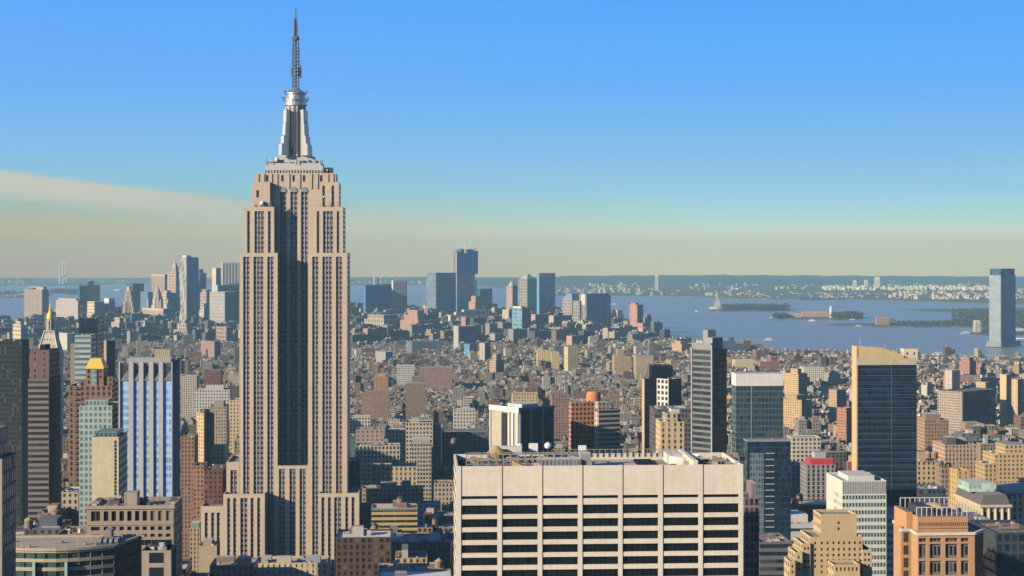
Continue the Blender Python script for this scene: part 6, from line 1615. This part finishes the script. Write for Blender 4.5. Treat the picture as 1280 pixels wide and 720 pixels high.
far_town('far_shore_town', [(690, 800, 361, 369, 60, 8, 26, LC), (735, 765, 357, 368, 18, 14, 40, LC), (770, 800, 356, 367, 20, 12, 34, LC), (800, 860, 362, 370, 12, 8, 20, LC), (865, 935, 356, 363, 26, 8, 24, LC), (892, 960, 364.5, 372, 40, 6, 16, [(.5, .36, .22), (.45, .3, .22), (.6, .48, .32)]),
    (960, 1060, 366, 373, 26, 6, 14, LC), (968, 1010, 359.5, 363, 12, 12, 24, [(.62, .4, .18), (.6, .5, .34)]), (1028, 1240, 360.5, 363.5, 240, 18, 32, [(.8, .72, .52), (.74, .66, .48)]), (1110, 1240, 366, 375, 120, 8, 22, [(.62, .54, .4), (.5, .38, .3), (.7, .64, .5)]), (1090, 1240, 354.5, 357, 12, 10, 22, LC), (1240, 1300, 360, 378, 60, 8, 24, [(.5, .38, .3), (.62, .54, .42)]), (1020, 1110, 367, 373, 36, 6, 14, LC), (880, 1240, 352, 358, 30, 8, 18, LC)], 5)
far_town('far_shore_town', [(-20, 30, 352, 356, 16, 20, 60, LC), (-20, 60, 367, 371, 34, 6, 16, [(.6, .55, .48), (.5, .3, .26), (.62, .58, .5)]), (0, 22, 370, 371.6, 4, 8, 10, LC), (440, 600, 349, 355.5, 40, 10, 26, LC), (100, 300, 351, 355, 20, 10, 24, LC)], 6)

def named_far(name, label, px0, px1, py, h, col, cat='building', tankish=False, grp=None):
    x, y, z = at((px0 + px1) / 2, py)
    wd = (px1 - px0) / FPX * y
    t = thing(name, label, cat, (x, y, z), 0, grp)
    if tankish:
        part(t, 'shell', lambda m: m.lathe(0, 0, [(wd / 2, -2), (wd / 2, h), (wd * .3, h * 1.15), (.1, h * 1.2)], blank(col), 14))
    else:
        part(t, 'wall', lambda m: m.box(-wd / 2, wd / 2, 0, 30, -2, h, masonry(col, 8, 5, .4, .4)))
        part(t, 'roof', lambda m: m.frustum((-wd / 2, wd / 2, 0, 30), (-wd * .42, wd * .42, 8, 22), h + .05, h * 1.25, blank(tuple(c * .9 for c in col))))
    return t
named_far('far_apartment_block', 'white apartment block on the far shore above the pale tank farm, tallest there', 1094, 1100, 362, 82, (.7, .64, .5))
named_far('far_apartment_block', 'pair-left white block on the far shore above the tank farm', 1067, 1071, 362, 60, (.68, .62, .5))
named_far('far_apartment_block', 'lower white block between its taller far-shore neighbours', 1081, 1085, 362, 62, (.66, .6, .5))
named_far('far_tower', 'twin-stack pale tower on the far harbour shore', 819, 823, 364, 100, (.6, .58, .52))
named_far('harbour_building', 'large red-domed brick terminal at the end of the harbour pier', 1096, 1112, 407, 26, (.4, .24, .19))
named_far('harbour_shed', 'long dark harbour shed behind the red-domed terminal', 1104, 1120, 406.2, 20, (.12, .15, .18))
named_far('harbour_building', 'reddish museum building on the second low island, with pale wings', 1003, 1036, 396.6, 20, (.5, .34, .25))
named_far('harbour_building', 'pale hall left of the reddish museum building on the island', 981, 1001, 397.3, 16, (.52, .42, .32))
named_far('harbour_tower', 'white water tower dome on the second low island', 1037, 1040.5, 397.2, 42, (.74, .72, .66), 'tower', True)
named_far('harbour_building', 'white-capped ferry building at the pier across the river', 1219, 1226, 416, 34, (.56, .47, .42))
named_far('harbour_shed', 'low white dock shed beside the lone river skyscraper', 1256, 1280, 414.5, 10, (.6, .6, .6))
named_far('far_ship', 'red and white moored ship by the far shore behind the statue', 882, 891, 370, 18, (.62, .5, .45), 'ship')

def trees(name, spots, seed):
    """wooded mass: many small leaf clumps"""
    r2 = random.Random(seed); q = MB()
    dummy = blank((0, 0, 0))
    for (px0, px1, py0, py1, n, h, Y) in spots:
        for i in range(n):
            px = r2.uniform(px0, px1)
            if Y is None: x, y, z = at(px, r2.uniform(py0, py1))
            else:
                y = r2.uniform(*Y); x = (px - 640) / FPX * y; z = gz(x, y)
            hh = h * r2.uniform(.6, 1.15); rr = hh * .45
            for k in range(16):
                u, v_, w_ = r2.gauss(0, .5), r2.gauss(0, .5), r2.uniform(.25, 1)
                c = Vector((x + u * rr, y + v_ * rr, z + w_ * hh))
                e = Vector((r2.gauss(0, 1), r2.gauss(0, 1), r2.gauss(0, 1))).normalized(); g_ = e.orthogonal().normalized(); s_ = rr * r2.uniform(.3, .55)
                hv = e.cross(g_)
                q.poly([tuple(c + g_ * s_), tuple(c + hv * s_), tuple(c - g_ * s_), tuple(c - hv * s_)], dummy)
    structure(name, q, 'tree_leaf', 'stuff')
trees('woods', [(903, 986, 385.4, 387.6, 420, 22, None), (968, 984, 396.6, 398, 60, 18, None), (1040, 1078, 395.6, 397.8, 200, 20, None), (1120, 1232, 404, 407.5, 260, 12, None), (1190, 1236, 388, 403, 200, 14, None), (1270, 1300, 390, 411, 200, 16, None), (64, 102, 365.4, 367.2, 160, 26, None), (-20, 40, 367, 368.5, 60, 20, None)], 4)
trees('park_trees', [(536, 566, 0, 0, 150, 15, (3250, 3420)), (483, 530, 0, 0, 240, 16, (3150, 3400)), (505, 530, 0, 0, 60, 13, (1425, 1470)), (592, 640, 0, 0, 70, 13, (2900, 3000)), (1215, 1240, 0, 0, 60, 13, (2350, 2420)), (790, 830, 0, 0, 60, 13, (4800, 5000)), (700, 760, 0, 0, 60, 13, (4200, 4300))], 9)

def boat(label, px, py, length, col=(.72, .72, .7), heading=90, wake=0, decks=2, name='boat'):
    x, y, z = at(px, py)
    z -= 3.0
    t = thing(name, label, 'boat', (x, y, z), R(heading - 90))
    l, b_ = length / 2, length * .13
    def hull(m):
        st = blank(col)
        n = [(-l, -b_), (l * .55, -b_), (l, 0), (l * .55, b_), (-l, b_)]
        h = length * .09
        for i in range(5): m.wall(n[i], n[(i + 1) % 5], -.8, h, st)
        m.poly([(p[0], p[1], h) for p in n], blank((.5, .48, .44)))
    part(t, 'hull', hull)
    h = length * .09
    part(t, 'cabin', lambda m: [m.box(-l * (.75 - .2 * k), l * (.35 - .15 * k), -b_ * .8, b_ * .8, h + k * 2.6, h + (k + 1) * 2.6, ribbon((.75, .74, .7), GDARK, 2.6, .45)) for k in range(decks)])
    part(t, 'mast', lambda m: m.bar((0, 0, h + decks * 2.6), (0, 0, h + decks * 2.6 + 4), .2, blank((.3, .3, .3))))
    if wake:
        q = MB()
        c, s_ = math.cos(R(heading - 90)), math.sin(R(heading - 90))
        wd = length * .3
        r2 = random.Random(int(px))
        prev = None
        for i in range(15):
            d = -l * .9 - wake * i / 14; hw = wd * (1 + .8 * i / 14) * r2.uniform(.5, 1.1)
            cur = [(x + d * c - hw * s_, y + d * s_ + hw * c, z + .25), (x + d * c + hw * s_, y + d * s_ - hw * c, z + .25)]
            if prev: q.poly([prev[0], prev[1], cur[1], cur[0]], blank((1, 1, 1)))
            prev = cur
        structure('boat_wake', q, 'foam', 'stuff')
boat('white ferry with dark hull crossing mid-river beyond the dark waterfront building', 962, 424, 34, (.5, .52, .54), 80, 130, 2, 'ferry')
boat('white motor yacht trailing a foam wake right of the screen tower', 1171, 442.6, 40, (.8, .8, .78), 265, 160, 2)
boat('small white boat below the low museum island', 1015.5, 400.4, 34, (.78, .78, .76), 85, 0, 2)
boat('tiny white boat close to the museum island water tower', 1066, 398.9, 26, (.76, .76, .74), 95, 0, 1)
boat('blue-hulled ferry moored by the pier across the river', 1209, 416, 44, (.35, .45, .6), 90, 0, 2, 'ferry')
boat('speeding boat with white wake at the frame edge below the lone skyscraper', 1276, 422.5, 30, (.75, .76, .78), 268, 200, 1)
boat('tiny pale boat with long wake near the first wooded island', 966, 396.6, 26, (.76, .76, .74), 85, 120, 1)
boat('tiny sail-like white boat left of the statue island', 871, 388.5, 18, (.78, .78, .76), 60, 0, 1)
boat('moored white launch at the tip of the harbour pier', 1074, 406.8, 26, (.72, .72, .7), 90, 0, 1)
boat('white ship far out between the bridge and the tapering tower', 147, 362.5, 60, (.8, .78, .72), 90, 0, 2, 'ship')
boat('pale boat close by the harbour pylons', 768, 380, 40, (.6, .6, .58), 90, 60, 1)
boat('white cabin boat near the dock right of the lone skyscraper', 1247, 417.5, 30, (.75, .75, .74), 90, 0, 2)

# ------------------------------------------------------------------ the streets of ordinary buildings
PAL = [((.36, .29, .215), 'tan'), ((.44, .37, .275), 'beige'), ((.24, .125, .09), 'brick-red'), ((.3, .19, .155), 'pinkish'), ((.19, .13, .1), 'brown'), ((.29, .275, .26), 'grey'),
       ((.5, .465, .39), 'cream'), ((.42, .4, .37), 'pale grey'), ((.48, .36, .2), 'ochre'), ((.15, .14, .145), 'dark grey'), ((.56, .54, .49), 'white'), ((.21, .155, .15), 'plum'), ((.12, .16, .205), 'slate-blue'), ((.36, .26, .215), 'rosy')]
W_E = [14, 14, 8, 8, 8, 14, 14, 13, 8, 5, 11, 4, 0, 0]
foot = []
for c in FOOT:
    cx = sum(p[0] for p in c) / 4; cy_ = sum(p[1] for p in c) / 4
    foot.append((c, cx, cy_, max(math.dist(p, (cx, cy_)) for p in c)))
def inside(poly, x, y):
    s_ = None
    for (ax, ay), (bx, by) in zip(poly, poly[1:] + poly[:1]):
        k = (bx - ax) * (y - ay) - (by - ay) * (x - ax)
        if s_ is None: s_ = k > 0
        elif (k > 0) != s_: return False
    return True
def blocked(q, r):
    x, y = sum(p[0] for p in q) / 4, sum(p[1] for p in q) / 4
    for c, cx, cy_, rr in foot:
        if abs(x - cx) > rr + r or abs(y - cy_) > rr + r: continue
        if any(inside(c, *p) for p in q) or any(inside(q, *p) for p in c) or inside(c, x, y): return True
    return False
MW = [((px - 640) / FPX * Y, Y) for px, Y in MANH]
def on_land(x, y):
    hit = False
    for (ax, ay), (bx, by) in zip(MW, MW[1:] + MW[:1]):
        if (ay > y) != (by > y) and x < (bx - ax) * (y - ay) / (by - ay) + ax: hit = not hit
    return hit
PARKS = [(536, 566, 3230, 3440), (483, 530, 3130, 3420), (592, 640, 2880, 3020), (1215, 1240, 2330, 2440)]
# highest photo row that ordinary roofs may reach, for near ones (Y < 1500) and middle ones
NEAR = ([-200, 0, 60, 90, 110, 215, 240, 285, 300, 440, 450, 480, 560, 571, 930, 960, 1000, 1060, 1150, 1200, 1290],
        [660, 655, 640, 640, 700, 705, 690, 700, 715, 715, 640, 600, 600, 620, 640, 640, 600, 610, 600, 610, 590])
MIDC = ([-200, 40, 100, 230, 300, 430, 500, 570, 640, 700, 800, 900, 1000, 1100, 1290], [470, 455, 440, 440, 455, 455, 450, 446, 446, 446, 446, 452, 462, 470, 482])
LOTS = []
rg = random.Random(2024)
ca, sa_ = math.cos(A0), math.sin(A0)
def lot(x, y, wd, dp, ang, zone, hb=None):
    c, s_ = math.cos(ang), math.sin(ang)
    q = [(x, y), (x + wd * c, y + wd * s_), (x + wd * c - dp * s_, y + wd * s_ + dp * c), (x - dp * s_, y + dp * c)]
    px = 640 + (x + wd / 2) / y * FPX
    if not (-190 < px < 1480): return
    if not all(on_land(*p) for p in q): return
    if any(a < px < b and c0 < y < d0 for a, b, c0, d0 in PARKS): return
    if blocked(q, max(wd, dp) * .75): return
    if zone == 0: h = rg.choice([rg.uniform(50, 80), rg.uniform(65, 105), rg.uniform(40, 70)])
    elif zone == 1: h = rg.choice([rg.uniform(28, 50), rg.uniform(35, 70), rg.uniform(22, 45)]) * (1.15 if px < 320 else 1)
    elif zone == 2: h = rg.choice([rg.uniform(13, 24), rg.uniform(14, 28), rg.uniform(18, 42), rg.uniform(15, 22)]) * (1.25 if px < 320 else 1)
    else: h = rg.choice([rg.uniform(14, 24), rg.uniform(16, 34), rg.uniform(20, 60), rg.uniform(38, 72) if y > 5300 and rg.random() < .6 and (40 < px < 300 or 440 < px < 740) else 25])
    if hb and zone in (1, 2) and rg.random() < .72: h = hb * rg.uniform(.86, 1.12)
    cap = np.interp(px, *(NEAR if y < 1500 else MIDC)) if y < 2900 else 0
    if y < 1500: cap += rg.uniform(0, 50)
    hm = CAMZ - (cap - EYE) / FPX * y
    if zone < 3 and h > hm:
        h = hm * rg.uniform(.85, 1) if hm > 8 else 0
    if h < 7: return
    top = 319 + (CAMZ - h - gz(x, y)) / y * FPX
    if top > 735: return
    ci = rg.choices(range(len(PAL)), W_E)[0]
    if zone == 3 and h > 38: ci = rg.choice([12, 12, 12, 13, 7, 1, 6])
    LOTS.append((x, y, wd, dp, ang, h, ci, rg.random(), px, top))
def grid(y0, y1, zone, ang, wmin, wmax, dmin, dmax, street, ave, where=None):
    c, s_ = math.cos(ang), math.sin(ang)
    v = y0 - 2000
    bx0 = -3700
    while v < y1 + 1500:
        half = rg.uniform(dmin, dmax)
        for row in (0, 1):
            dp = half
            u = bx0
            ak = 0
            hb = 20
            while u < 5600:
                if (u // 70) != ak: ak = u // 70; hb = rg.uniform(36, 58) if zone == 1 else rg.choice([rg.uniform(14, 20), rg.uniform(16, 27)])
                wd = rg.uniform(wmin, wmax)
                if rg.random() < .12: wd *= 1.8
                if (u % ave) > ave - 24: u += 24; continue
                vv = v + row * (half + rg.uniform(0, 3))
                x = u * c - vv * s_; y = u * s_ + vv * c
                if y0 <= y < y1 and abs(x) < .4 * y + 60 and (where is None or where(640 + x / y * FPX)):
                    lot(x, y, wd - rg.choice([0.02, .02, .02, 1.5]), dp * rg.uniform(.75, 1), ang + rg.choice([0, 0, 0, rg.uniform(-.02, .02)]), zone, hb)
                u += wd
        v += 2 * half + street
grid(690, 1500, 0, A0, 18, 42, 24, 34, 18, 210)
grid(1500, 2100, 1, A0, 14, 34, 20, 30, 17, 210)
grid(2100, 3500, 2, A0, 8, 22, 14, 22, 15, 220, lambda px: px < 900)
grid(2100, 3500, 2, R(33), 8, 22, 14, 22, 15, 220, lambda px: px >= 906)
grid(3500, 4700, 2, R(15), 9, 28, 15, 24, 16, 200)
grid(4700, 7300, 3, R(32), 16, 46, 20, 34, 16, 190)

def box_style(ci, rv, zone_y):
    col = PAL[ci][0]
    k = .5 + .5 * ((rv * 41.3) % 1) ** 1.3
    col = (min(.7, col[0] * k * 1.03), min(.68, col[1] * k), min(.62, col[2] * k * .95))
    r_ = (rv * 7.13) % 1
    g = (.016, .018, .022) if zone_y < 2600 else (.05, .05, .055)
    if r_ < .55: st = style(col, g, 2.6 + 1.8 * ((rv * 3.3) % 1), 3.2 + ((rv * 5.1) % 1) * .9, .34 + .2 * ((rv * 11.7) % 1), .5 + .16 * ((rv * 17.3) % 1), .15)
    elif r_ < .75: st = style(col, g, 3.8, 3.9, .6, .6, .15)
    elif r_ < .85: st = ribbon(col, g, 3.7, .46)
    elif r_ < .93: st = style(col, g, 3.2, 3.8, .5, .8, .15)
    else: st = blank(col)
    return st
def build_lot(q, qr_, qp_, L, local=True):
    x, y, wd, dp, ang, h, ci, rv, px, top = L
    c, s_ = (1, 0) if local else (math.cos(ang), math.sin(ang))
    ox, oy, oz = (0, 0, 0) if local else (x, y, gz(x, y))
    T_ = lambda a, b: (ox + a * c - b * s_, oy + a * s_ + b * c)
    st = box_style(ci, rv, y)
    side = st if (rv * 29) % 1 < .45 else blank(tuple(k * .95 for k in st[0]))
    r2 = random.Random(int(rv * 1e9))
    roofc = r2.choices(ROOFS + [(.72, .7, .66), (.36, .22, .16)], [14, 18, 16, 16, 10, 18, 6])[0]
    kind = r2.random()
    if y > 4200 or kind < .34 or wd < 10: masses = [(0, wd, 0, dp, h)]
    elif kind < .52: f = r2.uniform(.35, .65); masses = [(0, wd * f - .03, 0, dp, h), (wd * f + .03, wd, r2.uniform(0, 2), dp, h * r2.uniform(.68, .93))]
    elif kind < .66: f = r2.uniform(.35, .65); masses = [(0, wd * f - .03, r2.uniform(0, 2), dp, h * r2.uniform(.68, .93)), (wd * f + .03, wd, 0, dp, h)]
    elif kind < .82: i_ = r2.uniform(1.5, 3.5); masses = [(0, wd, 0, dp, h * r2.uniform(.7, .88)), (i_, wd - i_ * r2.uniform(.4, 1), i_, dp - .5, h)]
    else: f = r2.uniform(.3, .4); masses = [(0, wd * f, 0, dp, h), (wd * (1 - f), wd, 0, dp, h), (wd * f + .03, wd * (1 - f) - .03, dp * r2.uniform(.2, .4), dp, h * r2.uniform(.9, 1))]
    z0 = oz - 1
    t_ = .5
    corn = y < 2700 and r2.random() < .45
    for mi, (xa, xb, ya, yb, hh) in enumerate(masses):
        if isinstance(qr_, list): qr = MB(); qr_.append(qr)
        else: qr = qr_
        C = [T_(xa, ya), T_(xb, ya), T_(xb, yb), T_(xa, yb)]
        for i in range(4): q.wall(C[i], C[(i + 1) % 4], z0, oz + hh, st if i % 2 == 0 else side)
        bs = blank(tuple(k * 1.05 for k in st[0]))
        if xb - xa < 1.5 or yb - ya < 1.5: continue
        ins = [T_(xa + t_, ya + t_), T_(xb - t_, ya + t_), T_(xb - t_, yb - t_), T_(xa + t_, yb - t_)]
        for i in range(4):
            j = (i + 1) % 4
            qr.poly([(*C[i], oz + hh), (*C[j], oz + hh), (*ins[j], oz + hh), (*ins[i], oz + hh)], bs)
            qr.wall(ins[j], ins[i], oz + hh - 1.1, oz + hh, bs)
        qr.poly([(*p, oz + hh - 1.1) for p in ins], blank(roofc))
        if corn and mi == 0 and len(masses) != 2 or corn and len(masses) == 1:
            o_ = .7; cb = blank(r2.choice([tuple(min(.7, k * 1.2) for k in st[0]), (.16, .2, .17), (.3, .27, .23)]))
            q.wall(T_(xa, ya - o_), T_(xb, ya - o_), oz + hh - 1.6, oz + hh - .4, cb)
            q.poly([(*T_(xa, ya - o_), oz + hh - .4), (*T_(xb, ya - o_), oz + hh - .4), (*T_(xb, ya), oz + hh - .4), (*T_(xa, ya), oz + hh - .4)], cb)
            q.poly([(*T_(xa, ya), oz + hh - 1.6), (*T_(xb, ya), oz + hh - 1.6), (*T_(xb, ya - o_), oz + hh - 1.6), (*T_(xa, ya - o_), oz + hh - 1.6)], cb)
    def roof_at(a, b_):
        hs = [m_[4] for m_ in masses if m_[0] <= a <= m_[1] and m_[2] <= b_ <= m_[3]]
        return max(hs) if hs else masses[0][4] * .5
    n = r2.choice([1, 2, 2, 3]) + (1 if wd > 22 else 0)
    for _ in range(n):
        if isinstance(qp_, list): qp = MB(); qp_.append(qp)
        else: qp = qp_
        a, b_ = r2.uniform(.08, .7) * wd, r2.uniform(.1, .7) * dp
        w2, d2, h2 = min(wd * .28, r2.uniform(2.5, 8)), min(dp * .28, r2.uniform(2.5, 7)), r2.uniform(2.4, 6)
        pc = blank(r2.choice([tuple(k * .95 for k in st[0]), (.4, .38, .35), (.2, .19, .19), (.52, .5, .46), (.3, .16, .12)]))
        P_ = [T_(a, b_), T_(a + w2, b_), T_(a + w2, b_ + d2), T_(a, b_ + d2)]
        zz = oz + min(roof_at(a, b_), roof_at(a + w2, b_ + d2)) - 1.1
        for i in range(4): qp.wall(P_[i], P_[(i + 1) % 4], zz, zz + h2, pc)
        qp.poly([(*p, zz + h2) for p in P_], blank(r2.choice(ROOFS)))
    for _ in range(r2.randrange(2, 6) if y < 3200 else 1):      # small vents, skylights and air units
        a, b_ = r2.uniform(.08, .85) * wd, r2.uniform(.1, .85) * dp
        s2 = r2.uniform(.6, 1.6)
        P_ = [T_(a, b_), T_(a + s2, b_), T_(a + s2, b_ + s2), T_(a, b_ + s2)]
        zz = oz + min(roof_at(a, b_), roof_at(a + s2, b_ + s2)) - 1.1
        pc = blank(r2.choice([(.5, .49, .47), (.12, .12, .12), (.3, .3, .3)]))
        for i in range(4): qr.wall(P_[i], P_[(i + 1) % 4], zz, zz + s2 * .9, pc)
        qr.poly([(*p, zz + s2 * .9) for p in P_], pc)
    return roof_at

# how much of each shows: paint id boxes far to near
ID = np.full((360, 640), -1, dtype=np.int32)
items = [(L[1], 'lot', i) for i, L in enumerate(LOTS)] + [(h[3], 'hero', i) for i, h in enumerate(HERO)]
items.sort(key=lambda t: -t[0])
for Y, k, i in items:
    if k == 'lot':
        x, y, wd, dp, ang, h, *_r = LOTS[i]
        t0 = LOTS[i][9]
        a, b_ = 640 + x / y * FPX, 640 + (x + wd) / y * FPX
        d2 = y + dp
        tb = 319 + (CAMZ - h) / d2 * FPX
        lo = 319 + CAMZ / y * FPX
        ID[int(max(0, tb / 2)):int(max(0, min(360, lo / 2 + 1))), int(max(0, a / 2)):int(max(0, min(640, b_ / 2 + 1)))] = i
    else:
        a, b_, t0, _y, _s = HERO[i]
        ID[int(max(0, t0 / 2)):360, int(max(0, a / 2)):int(max(0, min(640, b_ / 2 + 1)))] = -2
cnt = np.bincount(ID[ID >= 0].ravel(), minlength=len(LOTS))
N_KEEP = 420
order = sorted(range(len(LOTS)), key=lambda i: -cnt[i])
keep = [i for i in order[:N_KEEP] if cnt[i] >= 3]
keepset = set(keep)
rest = [i for i in range(len(LOTS)) if i not in keepset and (cnt[i] > 0 or LOTS[i][1] > 1500)]
print('lots', len(LOTS), 'kept', len(keep), 'rest', len(rest), 'min px', cnt[keep[-1]])

KINDNAME = {6: 'pale_building', 7: 'pale_building', 10: 'pale_building', 12: 'glass_building', 2: 'brick_building', 3: 'brick_building', 11: 'brick_building', 4: 'brick_building', 9: 'dark_building'}
used_labels = {}
def near_hero(px, top, Y):
    best = []
    for a, b_, t0, y, s_ in HERO:
        cx = min(max(px, a), b_)
        bot = 319 + CAMZ / y * FPX
        d = abs(px - cx) + .55 * abs(top - min(max(top, t0), min(bot, 720))) + .012 * abs(Y - y)
        rel = ('left of' if px < a else 'right of' if px > b_ else ('behind' if Y > y else 'in front of'))
        best.append((d, rel, s_))
    best.sort()
    return best
def describe(L, nbump):
    x, y, wd, dp, ang, h, ci, rv, px, top = L
    col = PAL[ci][1]
    size = ('narrow ' if wd < 13 else 'wide ' if wd > 30 else '')
    storeys = max(2, round(h / 3.6))
    r_ = (rv * 7.13) % 1
    win = 'small-windowed' if r_ < .55 else 'big-windowed' if r_ < .75 else 'band-windowed' if r_ < .85 else 'piered' if r_ < .93 else 'blank-walled'
    kind = 'block' if h > 30 else 'house' if wd < 13 else 'building'
    cands = near_hero(px, top, y)
    for k in range(5):
        d, rel, s_ = cands[k]
        for form in (f'{size}{col} {win} {kind} {rel} the {s_}', f'{size}{col} {win} {kind} of {storeys} storeys {rel} the {s_}'):
            if form not in used_labels and len(form.split()) <= 16: return form
    return f'{size}{col} {win} {kind} of {storeys} storeys between the {cands[0][2]} and the {cands[1][2]}'
tanks_left = 46
for i in sorted(keep, key=lambda i: LOTS[i][1]):
    L = LOTS[i]
    x, y, wd, dp, ang, h, ci, rv, px, top = L
    nm = KINDNAME.get(ci, 'loft_building' if h > 26 else 'low_building')
    lab = describe(L, 0)
    used_labels[lab] = 1
    t = thing(nm, lab, 'building', (x, y, gz(x, y)), ang, 'ordinary buildings along the city streets')
    q, roofs, houses = MB(), [], []
    roof_at = build_lot(q, roofs, houses, L, True)
    q.build('wall', t)
    for rf_ in roofs:
        if rf_.f: rf_.build('roof', t)
    for hs_ in houses: hs_.build('roof_house', t)
    if h > 22 and y < 2600 and tanks_left and rv > .25 and cnt[i] > 12:
        tanks_left -= 1
        a, b_ = wd * (.3 + .4 * ((rv * 13) % 1)), dp * (.3 + .3 * ((rv * 19) % 1))
        c, s_ = math.cos(ang), math.sin(ang)
        import re
        w_ = re.sub(r' of \d+ storeys', '', lab).split()
        cap = 'dark-capped' if rv > .6 else 'tan-capped'
        tl = f'{cap} water tank on the ' + ' '.join(w_[:11])
        if tl in used_labels: tl = f'{cap} water tank on the ' + ' '.join(lab.split()[:11])
        used_labels[tl] = 1
        tank((x + a * c - b_ * s_, y + a * s_ + b_ * c, gz(x, y) + roof_at(a, b_) - 1.1), ang, 2.0 + 1.0 * ((rv * 23) % 1), 3.8, tl, 2.6, 'dark_steel' if rv > .6 else 'tank_roof', 'tank_wood')
q = MB()
for i in rest:
    L = LOTS[i]
    roof_at = build_lot(q, q, q, L, False)
    x, y, wd, dp, ang, h, ci, rv, px, top = L
    if 1500 < y < 3000 and rv > .72 and h > 18:                 # the same rooftop tanks, farther off
        c, s_ = math.cos(ang), math.sin(ang); a, b_ = wd * .5, dp * .5
        X, Y_ = x + a * c - b_ * s_, y + a * s_ + b_ * c; zz = gz(x, y) + roof_at(a, b_) - 1.1
        q.lathe(X, Y_, [(1.9, zz + 2.2), (1.85, zz + 5.8)], blank((.2, .15, .11)), 8); q.lathe(X, Y_, [(2.1, zz + 5.8), (0, zz + 7.4)], blank((.16, .14, .12)), 8)
        for e in (-1, 1): q.bar((X + e * 1.3, Y_, zz), (X + e * 1.3, Y_, zz + 2.2), .2, blank((.08, .08, .08)))
structure('distant_city_blocks', q, None, 'stuff')

# a few clearly visible rooftop tanks
for px, Y, py, r, lab, rm in ((437, 1095, 705, 3.4, 'grey-capped water tank over the lattice-roofed building at the limestone tower foot', 'mast_metal'),
                              (567, 1620, 558, 2.6, 'round grey water tank among pale lofts left of the cream slab', 'mast_metal'),
                              (70, 860, 655, 2.4, 'wooden water tank on the red-roofed low building', 'tank_wood'),
                              (36, 790, 668, 2.0, 'pale water tank near the dark balcony tower foot', 'tank_roof'),
                              (1168, 1235, 578, 2.6, 'first of two sunlit tanks on the ochre window loft', 'tank_roof'),
                              (1160, 1236, 578, 2.4, 'second of two sunlit tanks, nearer the screen tower', 'tank_roof')):
    F = Frame(px, Y, A0)
    tank((F.C[0], F.C[1], F.base + F.z(py)), A0, r, 3.6, lab, 3.0, rm, 'tank_wood')

# ------------------------------------------------------------------ the air over the harbour
hz = MB()
hz.box(-11000, 11000, -900, 23500, -100, 452, blank((1, 1, 1)), skip='d')
hm = bpy.data.materials.new('haze_air')
hm.use_nodes = True
nt = hm.node_tree
nt.nodes.clear()
ho = N('ShaderNodeOutputMaterial'); hv = N('ShaderNodeVolumePrincipled')
hv.inputs['Color'].default_value = (0.39, 0.70, 0.85, 1)
hv.inputs['Density'].default_value = 4.7e-5
hv.inputs['Anisotropy'].default_value = 0.0
LK(hv.outputs[0], ho.inputs['Volume'])
MAT['haze'] = hm
o = structure('haze', hz, 'haze', 'stuff')
